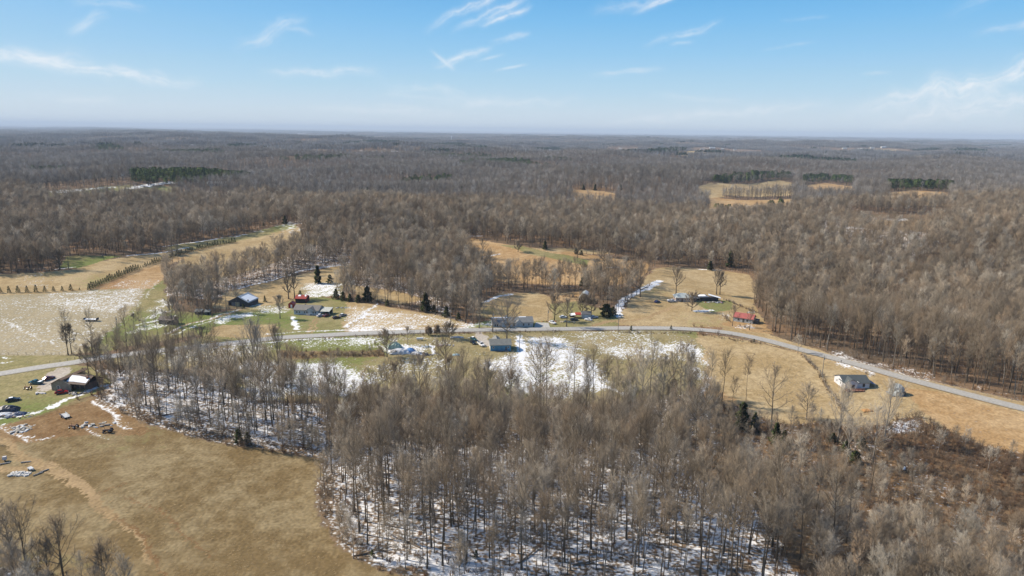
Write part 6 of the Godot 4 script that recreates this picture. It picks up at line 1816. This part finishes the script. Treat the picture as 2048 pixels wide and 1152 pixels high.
func fences() -> void:
	var wood := worn(.22, .18, .14)
	var steel := flat(.35, .35, .36, .5, .4)
	fence("roadside_fence", "long post and wire fence between the road and the right wood", [Vector2(153.1, 298.4), Vector2(161.3, 283.3), Vector2(172.1, 268.3), Vector2(183.5, 254.2), Vector2(195, 243.5), Vector2(211, 228.1)], 3.4, 1.25, .06, 4, worn(.40, .36, .31), steel)
	fence("meadow_fence", "brushy dark fence line left of the green roofed house", [Vector2(135.5, 303.4), Vector2(134.1, 280.9), Vector2(129.4, 264.3), Vector2(127.7, 251.6), Vector2(125.7, 239.8)], 2.6, 1.2, .07, 3, worn(.14, .11, .085), steel)
	fence("garden_fence", "wooden post fence above the garden by the blue house drive", [Vector2(-39.7, 311.6), Vector2(-31.9, 314.1), Vector2(-20, 317.2)], 1.9, 1.5, .07, 3, wood, steel)
	fence("road_fence", "dark post fence along the near road edge above the blue house", [Vector2(-48.9, 325.7), Vector2(-30.8, 328.8), Vector2(-10.9, 332.6), Vector2(4.4, 335.8), Vector2(19.9, 338.7), Vector2(25.7, 339.9)], 2.4, 1.25, .07, 3, worn(.16, .13, .1), steel)
	fence("lower_road_fence", "sparse dark posts along the near road edge below the white house", [Vector2(-103.1, 315.7), Vector2(-93.3, 318.6), Vector2(-79.4, 321.9), Vector2(-65.1, 324.1), Vector2(-48.9, 325.7)], 6.0, 1.2, .1, 3, worn(.1, .085, .07), steel)
	fence("hay_field_fence", "dark post fence along the lower side of the snowy hay field", [Vector2(-242.6, 290.8), Vector2(-229, 290.8), Vector2(-212.3, 289.5), Vector2(-196.4, 287.5)], 3.6, 1.1, .07, 3, worn(.12, .1, .08), steel)
	fence("left_road_fence", "short post fence on the grass above the road at far left", [Vector2(-196.9, 276.4), Vector2(-193.6, 278), Vector2(-189, 280.9)], 2.6, 1.1, .08, 3, worn(.14, .11, .09), steel)
	fence("yard_fence", "snow edged fence right of the white house yard", [Vector2(-79.1, 389.9), Vector2(-81.1, 375.1), Vector2(-83, 354.5), Vector2(-85.3, 334)], 3.0, 1.1, .06, 3, wood, steel)
	fence("slope_fence", "thin fence along the wood edge above the white house", [Vector2(-77.7, 389.8), Vector2(-58, 376.8), Vector2(-39.4, 362.4), Vector2(-26.1, 350.4)], 3.5, 1.1, .06, 3, wood, steel)
	fence("right_meadow_fence", "weedy fence along the near road edge at the bend", [Vector2(56.5, 341.4), Vector2(72.3, 342), Vector2(92.4, 339.4), Vector2(108.5, 332.8), Vector2(122.2, 321.1)], 4.5, 1.0, .06, 3, worn(.13, .1, .08), steel)
	fence("track_fence", "snow lined fence beside the barn track", [Vector2(-172.1, 311), Vector2(-167.4, 323.3), Vector2(-164.7, 347.4), Vector2(-159.5, 366.7), Vector2(-150, 394)], 4.0, 1.1, .06, 3, wood, steel)
	pole("weathered pole at the corner of the brushy fence by the green roofed house", Vector2(133.2, 276.8), 9.2)
	pole("pole beside the road left of the road bend", Vector2(55.6, 342.2), 8.5)
	pole("tall pole in the green strip of the snowy hay field", Vector2(-193.5, 321.4), 8.5, false)
	pole("pole on the near road edge left of the big roadside tree", Vector2(-9.3, 332.8), 11.0, false)
	pole("pole at the white strip beside the blue house", Vector2(3.9, 305.3), 8.0)
	pole("short pole in the tan field right of the white house", Vector2(-32.9, 354.7), 6.5, false)
	pole("thin pole by the bare yard behind the white shed", Vector2(20, 361.8), 6.0, false)
	var o := thing("mailbox", "dark mailbox on a post at the road edge by the green roofed house", "mailbox", at(Vector2(147.9, 291.1)), 0.4)
	blk(o, "post", Vector3(-.06, -.2, -.06), Vector3(.06, 1.1, .06), wood)
	blk(o, "box", Vector3(-.25, 1.1, -.12), Vector3(.25, 1.4, .12), flat(.03, .03, .03))

# ---------------------------------------------------------------- single trees
func yard_trees() -> void:
	var kinds := {
		"round": {"bole": .20, "limbs": 20, "branches": 11, "twigs": 9, "tw": .024, "tl": .9, "rise0": .25, "rise1": 1.35, "up": .10, "top": .85},
		"broad": {"bole": .22, "limbs": 15, "branches": 10, "twigs": 8, "tw": .026, "tl": 1.0, "rise0": .35, "rise1": 1.2, "up": .07, "top": .82},
		"vase": {"bole": .16, "limbs": 22, "branches": 9, "twigs": 7, "tw": .024, "tl": 1.1, "rise0": .85, "rise1": 1.35, "up": .12, "top": .9},
		"tall": {"bole": .34, "limbs": 15, "branches": 8, "twigs": 7, "tw": .022, "tl": 1.0, "rise0": .6, "rise1": 1.3, "up": .08},
		"thin": {"bole": .30, "limbs": 11, "branches": 6, "twigs": 5, "tw": .022, "tl": .9, "rise0": .6, "rise1": 1.3, "up": .06},
		"dark": {"bole": .15, "limbs": 18, "branches": 11, "twigs": 10, "tw": .028, "tl": .8, "rise0": .3, "rise1": 1.3, "up": .05, "top": .8},
	}
	var k := 0
	for q in [
		[Vector3(-196.7, 288.2, 13.1), "tall", .24, 0, "left of the twin bare trees by the left road"], [Vector3(-195.5, 288.8, 13.9), "tall", .26, 2, "right of the twin bare trees by the left road"],
		[Vector3(-158.9, 247.5, 19.3), "broad", .40, 2, "big leaning bare tree right of the brown roofed house"], [Vector3(-170.0, 259.8, 13.1), "tall", .34, 2, "bare tree behind the big leaning one at far left"],
		[Vector3(-163.4, 358.9, 12.6), "broad", .55, 4, "spreading dark tree over the two low sheds"], [Vector3(-174.8, 338.3, 13.8), "round", .46, 5, "round grey brown tree beside the hidden brown shed"],
		[Vector3(-193.5, 336.3, 5.8), "thin", .3, 0, "young tree on the green strip right of the tall pole"], [Vector3(-104.3, 261.7, 25.3), "vase", .30, 3, "tall vase shaped pale tree at the middle left"],
		[Vector3(-101.1, 259.7, 22.4), "vase", .26, 3, "slimmer tree leaning against the vase shaped one"], [Vector3(-91.8, 255.2, 24.8), "vase", .28, 0, "tall straight tree right of the vase shaped one"],
		[Vector3(-129.4, 270.8, 18.1), "broad", .42, 2, "broad dark tree above the left wood"], [Vector3(-126.2, 358.6, 12.6), "tall", .30, 5, "bare tree with snow at its foot left of the white house"],
		[Vector3(-136.4, 404.4, 18.1), "broad", .34, 0, "left of two big trees behind the red sheds"], [Vector3(-133.1, 405.6, 17.2), "tall", .30, 0, "right of two big trees behind the red sheds"],
		[Vector3(-56.1, 293.6, 12.2), "dark", .55, 2, "dense dark tree left of the pale green tarpaulin"], [Vector3(-49.2, 310.7, 8.7), "thin", .4, 1, "reddish thin tree behind the pale green tarpaulin"],
		[Vector3(-30.7, 322.1, 7.2), "dark", .70, 2, "low dark bushy tree at the road by the fenced garden"], [Vector3(-41.2, 325.8, 4.1), "dark", .5, 4, "small bushy tree at the road, left of two"], [Vector3(-37.1, 326.8, 4.4), "dark", .45, 4, "small bushy tree at the road, right of two"],
		[Vector3(-2.1, 323.5, 20.4), "round", .46, 1, "big round crowned tree between the blue house and the ranch house"], [Vector3(-16.6, 340.0, 14.2), "tall", .36, 5, "bare tree with reddish grey crown left of the ranch house"],
		[Vector3(-24.3, 350.6, 20.5), "tall", .3, 4, "dark bare tree behind the left end of the ranch house yard"], [Vector3(-9.6, 334.5, 15.8), "thin", .3, 0, "thin tree at the road by the ranch house"],
		[Vector3(23.6, 362.2, 14.7), "broad", .38, 2, "dark forked tree behind the concrete driveway"], [Vector3(29.3, 350.3, 15.1), "tall", .32, 0, "slender tree on the lawn right of the driveway"],
		[Vector3(39.6, 370.9, 12.1), "broad", .42, 2, "bare tree behind the red canopy"], [Vector3(44.9, 372.9, 12.2), "broad", .40, 2, "bare tree behind the white shed"],
		[Vector3(11.1, 244.3, 23.5), "broad", .34, 2, "dark forked tree standing alone in the snowy meadow"], [Vector3(9.6, 246.2, 20.1), "thin", .28, 2, "thinner dark tree left of the lone meadow tree"],
		[Vector3(79.0, 409.4, 21.3), "broad", .46, 4, "wide dark tree beside the snow strip on the slope"], [Vector3(103.3, 418.5, 16.1), "tall", .38, 0, "dark tree behind the pale roofed house"],
		[Vector3(130.0, 422.4, 15.9), "tall", .34, 0, "left of two trees behind the dark sheds"], [Vector3(132.4, 423.0, 14.9), "tall", .30, 0, "right of two trees behind the dark sheds"],
		[Vector3(103.4, 379.1, 10.6), "broad", .5, 2, "small spreading tree at the green yard"], [Vector3(117.7, 350.2, 11.0), "thin", .4, 2, "dark bent tree at the left corner of the red roofed house"], [Vector3(124.4, 343.1, 12.1), "thin", .3, 2, "dark tree before the red roofed house"],
		[Vector3(67.0, 492.0, 13.0), "broad", .6, 0, "wide low tree at the right end of the orange knoll"], [Vector3(-23.1, 518.8, 15.6), "thin", .4, 2, "small dark tree at the left of the orange knoll"], [Vector3(4.4, 533.3, 8.8), "broad", .5, 0, "small spreading tree at the top of the orange knoll"], [Vector3(50.2, 518.0, 13.2), "broad", .45, 0, "tree at the hedge right of the orange knoll"],
		[Vector3(134.3, 305.6, 8.6), "thin", .36, 3, "pale small tree at the road edge by the meadow corner"], [Vector3(91.6, 223.6, 24.1), "tall", .30, 0, "bare tree at the lower edge of the tan meadow"], [Vector3(108.9, 234.5, 13.3), "broad", .36, 1, "bushy tree right of the meadow edge tree"],
		[Vector3(67.8, 256.9, 22.6), "broad", .36, 0, "large leaning tree at the bottom corner of the snowy meadow"], [Vector3(48.6, 234.5, 23.5), "round", .40, 3, "round pale tree below the snowy meadow"], [Vector3(69.0, 249.0, 17.4), "thin", .26, 3, "pale straight trunk at the meadow corner"], [Vector3(57.8, 242.7, 19.9), "round", .36, 1, "brown round tree beside the pale one below the meadow"],
		[Vector3(111.7, 215.2, 20.2), "vase", .36, 3, "big many limbed tree below the green roofed house, left"], [Vector3(126.9, 214.3, 22.3), "vase", .34, 3, "big many limbed tree below the green roofed house, right"], [Vector3(115.3, 199.1, 19.7), "tall", .30, 3, "tall thin crowned tree between the two big ones"], [Vector3(106.3, 198.1, 16.1), "tall", .32, 3, "dark limbed tree below the left big one"], [Vector3(86.5, 186.9, 14.2), "broad", .38, 3, "pale grey tree in the leafy hollow"], [Vector3(104.8, 180.4, 16.5), "thin", .36, 2, "dark tree with long shadow in the leafy hollow"],
		[Vector3(148.3, 194.3, 7.4), "thin", .4, 3, "pale sapling at the edge of the brown thicket"], [Vector3(140.5, 206.9, 7.6), "thin", .4, 3, "small bent tree at the snowy top of the thicket"],
		[Vector3(-34.6, 245.0, 17.7), "round", .44, 1, "round brown tree at the wood edge below the creek"], [Vector3(-22.9, 242.4, 18.7), "round", .46, 4, "wide brown tree at the wood edge below the blue house"], [Vector3(-8.6, 239.9, 17.8), "round", .42, 1, "right hand brown tree at the wood edge below the blue house"], [Vector3(-43.7, 241.9, 16.1), "round", .36, 4, "rusty brown tree at the left of the wood edge row"], [Vector3(-0.1, 238.7, 14.4), "round", .36, 4, "low brown tree at the right of the wood edge row"],
		[Vector3(-105.4, 131.8, 19.9), "broad", .36, 2, "dark bare tree at the bottom left corner"], [Vector3(-97.0, 130.9, 17.1), "tall", .36, 0, "thin tree right of the bottom left corner tree"], [Vector3(-87.4, 130.2, 11.6), "round", .40, 4, "low brown tree at the bottom left"], [Vector3(-111.0, 131.0, 21.2), "broad", .36, 2, "tree cut by the left edge at the bottom"], [Vector3(-100.7, 131.3, 12.1), "round", .4, 2, "shrubby tree between the bottom left trees"],
		[Vector3(-311.1, 459.5, 13.9), "broad", .5, 2, "dark tree at the edge of the left green patch"], [Vector3(-322.3, 457.3, 10.4), "broad", .5, 4, "low tree left of the green patch edge tree"],
	]:
		k += 1
		var p: Dictionary = kinds[q[1]].duplicate()
		p.h = q[0].z
		p.r = 0.010 * q[0].z + 0.10
		if q[1] == "thin": p.r *= 0.7
		p.spread = q[0].z * q[2]
		p.bark = bark_tones[q[3]]
		p.twig = twig_tones[q[3]]
		p.lean = 0.04
		p.fat = clampf(q[0].y / 230.0, 0.9, 2.0)
		p.tw = p.tw * clampf(q[0].y / 150.0, 0.8, 2.6)
		p.r *= clampf(q[0].y / 280.0, 1.0, 1.4)
		var t := bare_tree(900 + k * 13, p)
		var o := thing("lone_tree", q[4], "tree", at(Vector2(q[0].x, q[0].y), -0.1))
		part("trunk", t[0], tinted(), o)
		part("crown", t[1], tinted(), o)
	# evergreens
	var dk := Color(.017, .028, .012)
	var lt := Color(.085, .100, .038)
	k = 0
	for q in [
		[Vector3(-148.0, 396.6, 4.3), 2, .30, "lone small cedar on the slope right of the grey barn"], [Vector3(-153.4, 384.8, 4.5), 2, .34, "cedar at the corner of the grey barn"], [Vector3(-154.3, 379.7, 3.0), 2, .45, "low dark bush before the grey barn"],
		[Vector3(-129.7, 444.9, 13.3), 2, .28, "tall cedar at the snowy bank behind the red sheds"], [Vector3(-121.9, 445.8, 6.2), 2, .5, "wide dark cedar right of the tall one on the bank"], [Vector3(-132.4, 414.5, 3.2), 2, .5, "dark bush behind the red shed"],
		[Vector3(-86.1, 395.0, 10.1), 2, .42, "large dark cedar above the tan field right of the white house"], [Vector3(-106.9, 402.7, 6.9), 2, .45, "first dark cedar of the hedge right of the red sheds"], [Vector3(-101.6, 398.6, 5.9), 2, .5, "second dark cedar of the hedge right of the red sheds"], [Vector3(-96.8, 395.8, 5.2), 2, .5, "third dark cedar of the hedge right of the red sheds"], [Vector3(-91.3, 393.0, 5.2), 2, .5, "fourth dark cedar of the hedge right of the red sheds"],
		[Vector3(-72.1, 383.8, 4.2), 2, .5, "low cedar right of the large one along the fence"], [Vector3(-48.1, 370.5, 11.8), 2, .34, "tall dark cedar at the wood edge above the tan field"], [Vector3(-43.4, 368.5, 5.2), 2, .45, "low cedar right of the tall wood edge one"], [Vector3(-35.6, 360.6, 6.2), 2, .5, "dark round cedar behind the tan field corner"], [Vector3(-28.6, 355.1, 4.5), 2, .5, "dark round cedar left of the ranch house yard"],
		[Vector3(53.0, 369.9, 7.8), 2, .75, "wide dark evergreen thicket beside the snow strip"], [Vector3(57.3, 372.7, 5.2), 2, .6, "evergreen right of the wide dark one"], [Vector3(83.9, 345.2, 2.6), 2, .4, "small dark cedar on the near road edge, right of two"], [Vector3(62.8, 344.7, 3.0), 2, .36, "small dark cedar on the near road edge, left of two"], [Vector3(120.0, 323.5, 1.8), 2, .5, "small dark bush at the road edge in the meadow"],
		[Vector3(164.2, 505.7, 13.7), 2, .30, "tall dark cedar behind the upper tan field"], [Vector3(146.9, 497.6, 7.5), 2, .48, "round dark cedar at the snow patch of the upper tan field"], [Vector3(26.0, 539.5, 7.7), 2, .36, "dark cedar at the top of the orange knoll"], [Vector3(50.0, 529.6, 5.6), 2, .45, "dark cedar in the hedge of the orange knoll"], [Vector3(54.1, 527.5, 4.0), 2, .5, "low cedar in the hedge of the orange knoll"], [Vector3(49.8, 439.8, 8.4), 2, .4, "dark cedar in the tree belt above the gambrel barn"], [Vector3(46.3, 437.5, 6.7), 2, .45, "second dark cedar in the tree belt above the gambrel barn"],
		[Vector3(-514.4, 687.7, 13.2), 2, .4, "large dark cedar at the left edge far off"], [Vector3(-217.5, 648.1, 8.6), 2, .42, "round dark cedar at the top of the green strip"], [Vector3(-235.8, 641.7, 3.8), 2, .5, "low dark cedar left of the round one"],
		[Vector3(-87.5, 203.5, 5.4), 2, .42, "dark evergreen clump at the lower edge of the left wood, left"], [Vector3(-84.3, 202.7, 4.7), 2, .42, "dark evergreen clump at the lower edge of the left wood, right"], [Vector3(-64.8, 202.6, 2.4), 2, .4, "little cedar at the right end of the left wood"],
		[Vector3(-32.9, 146.2, 2.2), 2, .4, "little cedar at the tip of the lower wood"], [Vector3(-7.8, 146.9, 2.3), 2, .4, "little cedar on the snow at the bottom of the wood"], [Vector3(-174.7, 263.4, 2.4), 2, .5, "dark round bush right of the brown roofed house"],
		[Vector3(81.2, 222.9, 11.6), 2, .30, "tall dark cedar below the tan meadow, left"], [Vector3(85.9, 223.2, 7.5), 2, .28, "slim dark cedar below the tan meadow, middle"], [Vector3(88.7, 211.1, 9.0), 2, .30, "dark cedar below the tan meadow, right"], [Vector3(92.4, 212.9, 5.4), 2, .36, "small dark cedar at the edge of the leafy hollow"], [Vector3(63.5, 251.1, 9.3), 2, .34, "olive cedar inside the meadow corner trees"],
		[Vector3(110.3, 207.2, 4.4), 2, .6, "dark green shrub under the big left tree"], [Vector3(116.9, 209.9, 4.7), 2, .5, "dark shrub between the two big trees"], [Vector3(110.0, 200.0, 4.3), 2, .7, "olive green shrub in the leafy hollow"], [Vector3(109.6, 214.8, 3.7), 2, .6, "dark shrub left of the big left tree"],
		[Vector3(43.5, 932.8, 11.5), 2, .45, "dark cedar alone in the central woods"], [Vector3(-45.5, 721.0, 6.4), 2, .5, "dark cedar left of two in the central woods"], [Vector3(-23.1, 770.4, 6.8), 2, .5, "dark cedar right of two in the central woods"], [Vector3(114.1, 1117.5, 9.7), 2, .45, "cedar at the left end of the small orange field"], [Vector3(132.3, 1113.8, 11.2), 2, .35, "cedar in the middle of the small orange field edge"], [Vector3(81.2, 1079.1, 7.8), 2, .5, "round cedar left of the small orange field"],
	]:
		k += 1
		var h: float = q[0].z * 0.92
		var t := evergreen(40 + k * 3, h, h * q[2], int(clampf(300 + h * 110, 500, 1700)), 2, dk, lt)
		var o := thing("evergreen", q[3], "evergreen", at(Vector2(q[0].x, q[0].y), -0.1))
		part("trunk", t[0], tinted(), o)
		part("crown", t[1], tinted(), o)
	# planted row of small evergreens across the left fields
	var row := evergreen(7, 4.1, 1.45, 420, 0, Color(.016, .026, .014), Color(.036, .050, .022))
	var first: Node3D = null
	var spots := []
	for seg in [[4.6, [Vector2(-328, 401), Vector2(-311.1, 402.8), Vector2(-284.9, 404.6), Vector2(-261.4, 409.3)]], [2.5, [Vector2(-260.8, 409.3), Vector2(-261.8, 430.8), Vector2(-261.2, 457.6), Vector2(-259.5, 479.5), Vector2(-256, 505.6), Vector2(-251.5, 528.6), Vector2(-243.5, 551.4), Vector2(-231.7, 568.2)]]]:
		var carry := 0.0
		for i in seg[1].size() - 1:
			var a: Vector2 = seg[1][i]
			var b: Vector2 = seg[1][i + 1]
			var n := maxi(1, int(a.distance_to(b) / seg[0]))
			for j in n:
				spots.append(a.lerp(b, float(j) / n))
	var r := RandomNumberGenerator.new()
	r.seed = 31
	for p in spots:
		var s := r.randf_range(.78, 1.12)
		if r.randf() < 0.12: s *= 0.55
		var label := "small clipped evergreen of the long planted row across the left fields"
		if first == null:
			first = thing("row_evergreen", label, "evergreen", at(p), 0.0, "evergreens planted in a long row")
			first.set_meta("stem", "row_evergreen")
			part("trunk", row[0], tinted(), first)
			part("crown", row[1], tinted(), first)
		else:
			copy(first, at(p), r.randf() * TAU, label, s)
		line_up("small clipped evergreen", "planted row across left fields", get_child(get_child_count() - 1), p.x / p.y)
	label_lines()

func brush() -> void:
	var r := RandomNumberGenerator.new()
	r.seed = 808
	var kinds := []
	for i in 6:
		kinds.append(bush(60 + i, [2.2, 3.2, 1.6, 2.6, 4.2, 1.2][i], [1.2, 1.4, 1.3, 1.6, 1.5, 1.1][i], [9, 8, 10, 9, 7, 10][i], 12, [Color(.17, .115, .078), Color(.20, .155, .115), Color(.19, .105, .058), Color(.145, .105, .075), Color(.22, .185, .15), Color(.23, .14, .07)][i], 0.022))
	var where := [[], [], [], [], [], []]
	var tint := [[], [], [], [], [], []]
	var cell := 1.6
	var d := 120.0
	while d < 470.0:
		if d > 300.0: cell = 2.6
		var x := -d * 0.8 - 25.0
		while x < d * 0.8 + 25.0:
			var px := x + r.randf() * cell
			var pd := d + r.randf() * cell
			var luck := r.randf()
			var id := cover(px, pd)
			var edge := false
			if id == WOOD or id == SNOW_WOOD or id == THIN_WOOD or id == DUSTED_WOOD:
				edge = cover(px - 4.0, pd) != id or cover(px + 4.0, pd) != id or cover(px, pd - 4.0) != id or cover(px, pd + 4.0) != id
			var keep_: float = [0.16, 0, 0, 0.0, 0, 0.11, 0.004, 1.0, 0, 0, 0, 0.72, 0, 0, 0.05, 0.42, 0.45, 0.5, 0.12][id]
			if edge: keep_ = maxf(keep_, 0.45)
			if luck < keep_ and d_road(px, pd) > 5.0:
				var k := r.randi() % 6
				if id == THICKET: k = [0, 2, 3, 0, 1, 3][k]
				if id == SNOW_WOOD and not edge: k = [1, 2, 2, 5, 4, 5][k]
				where[k].append(spot(px, pd, r.randf() * TAU, r.randf_range(0.45, 1.25)))
				tint[k].append(shade(r))
			x += cell
		d += cell
	# weeds along the road edges and fence lines
	for line in [[[Vector2(-104.8, 316.4), Vector2(-79.6, 322.8), Vector2(-48.1, 326.5), Vector2(-15.9, 331.1), Vector2(25.7, 339.9)], 0.8], [[Vector2(56.5, 341.4), Vector2(92.2, 338.6), Vector2(121.9, 320.3)], 1.6], [[Vector2(135.5, 303.4), Vector2(134.1, 280.9), Vector2(129.4, 264.3), Vector2(125.7, 239.8)], 2.2], [[Vector2(-104.1, 292.6), Vector2(-87.1, 296.3), Vector2(-73.2, 295.4), Vector2(-57.2, 294.9)], 3.0], [[Vector2(-100.4, 398.5), Vector2(-77.2, 387.4), Vector2(-54.9, 374.6), Vector2(-33.7, 360.8)], 1.4], [[Vector2(23.9, 416.8), Vector2(42, 408.8)], 2.0], [[Vector2(118.7, 371.5), Vector2(118.4, 356.7)], 2.5], [[Vector2(119.6, 352), Vector2(125.8, 346.6)], 1.5], [[Vector2(131.1, 408), Vector2(135.8, 393.8), Vector2(139.7, 379.2)], 2.5], [[Vector2(152, 280), Vector2(153.8, 275.1)], 0.8]]:
		for i in line[0].size() - 1:
			var a: Vector2 = line[0][i]
			var b: Vector2 = line[0][i + 1]
			for j in int(a.distance_to(b) * line[1]):
				var p := a.lerp(b, r.randf()) + Vector2(r.randf_range(-1, 1), r.randf_range(-1.2, 1.2))
				var k := r.randi() % 6
				where[k].append(spot(p.x, p.y, r.randf() * TAU, r.randf_range(0.25, 0.7)))
				tint[k].append(shade(r))
	# grass clumps on the near fields
	var tuft := Geo.new()
	for i in 9:
		var az := i * 2.4
		var dir := Vector3(cos(az) * 0.5, 1.0, sin(az) * 0.5)
		tuft.spike(Vector3(cos(az), 0, sin(az)) * 0.08, dir * (0.30 + 0.05 * (i % 3)), 0.05, Color(.30, .225, .125) * (0.8 + 0.06 * i))
	var clumps := []
	var ctint := []
	for i in 42000:
		var pd := 132.0 + 190.0 * pow(r.randf(), 1.5)
		var px := r.randf_range(-0.78, 0.78) * pd
		var id := cover(px, pd)
		if id in [PASTURE, HAY, BROOM, SOIL] and r.randf() < 0.25 + patch(px * 4.0, pd * 4.0) and d_road(px, pd) > 4.5:
			clumps.append(spot(px, pd, r.randf() * TAU, r.randf_range(0.3, 0.75), r.randf_range(1.4, 2.6)))
			ctint.append(shade(r, 0.75, 1.3))
	var turf := mass("grass", "tufts of winter grass on the near fields")
	scatter(turf, "grass_tufts", tuft.done(), clumps, ctint)
	var root := mass("undergrowth", "brown leafless brush, saplings and weeds along the wood edges and fence lines")
	for i in 6:
		scatter(root, "brush", kinds[i], where[i], tint[i])

func road() -> void:
	var pts := []
	var len_ := 0.0
	for k in road_line.size() - 1:
		var p0 := road_line[maxi(k - 1, 0)]
		var p1 := road_line[k]
		var p2 := road_line[k + 1]
		var p3 := road_line[mini(k + 2, road_line.size() - 1)]
		var n := maxi(2, int(p1.distance_to(p2) / 4.0))
		for i in n:
			pts.append(p1.cubic_interpolate(p2, p0, p3, float(i) / n))
	for lay in [["road_shoulder", 3.4, 0.05, worn(.46, .42, .36), "pale gravel shoulder along the country road"], ["road", 2.65, 0.075, worn(.42, .405, .38), "grey country road curving across the valley"], ["tyre_track", 0.0, 0.085, worn(.49, .475, .45), "paler worn wheel tracks along the road"]]:
		var g := Geo.new()
		var offs: Array = [[-lay[1], lay[1]]] if lay[1] > 0.0 else [[-1.9, -1.2], [-0.45, 0.35], [1.1, 1.8]]
		for o in offs:
			for i in pts.size() - 1:
				var a: Vector2 = pts[i]
				var b: Vector2 = pts[i + 1]
				var na: Vector2 = (pts[mini(i + 1, pts.size() - 1)] - pts[maxi(i - 1, 0)]).normalized().orthogonal()
				var nb: Vector2 = (pts[mini(i + 2, pts.size() - 1)] - pts[i]).normalized().orthogonal()
				# flat across: both edges take the height of the middle of the road
				var ya: float = hgt(a.x, a.y) + 0.12 + lay[2]
				var yb: float = hgt(b.x, b.y) + 0.12 + lay[2]
				var q := [a + na * o[0], a + na * o[1], b + nb * o[1], b + nb * o[0]]
				var v := [Vector3(q[0].x, ya, -q[0].y), Vector3(q[1].x, ya, -q[1].y), Vector3(q[2].x, yb, -q[2].y), Vector3(q[3].x, yb, -q[3].y)]
				if (v[1] - v[0]).cross(v[2] - v[0]).y > 0.0: g.quad(v[0], v[1], v[2], v[3])
				else: g.quad(v[3], v[2], v[1], v[0])
		tag(part(lay[0], g, lay[3]), lay[4], "", "", "structure")
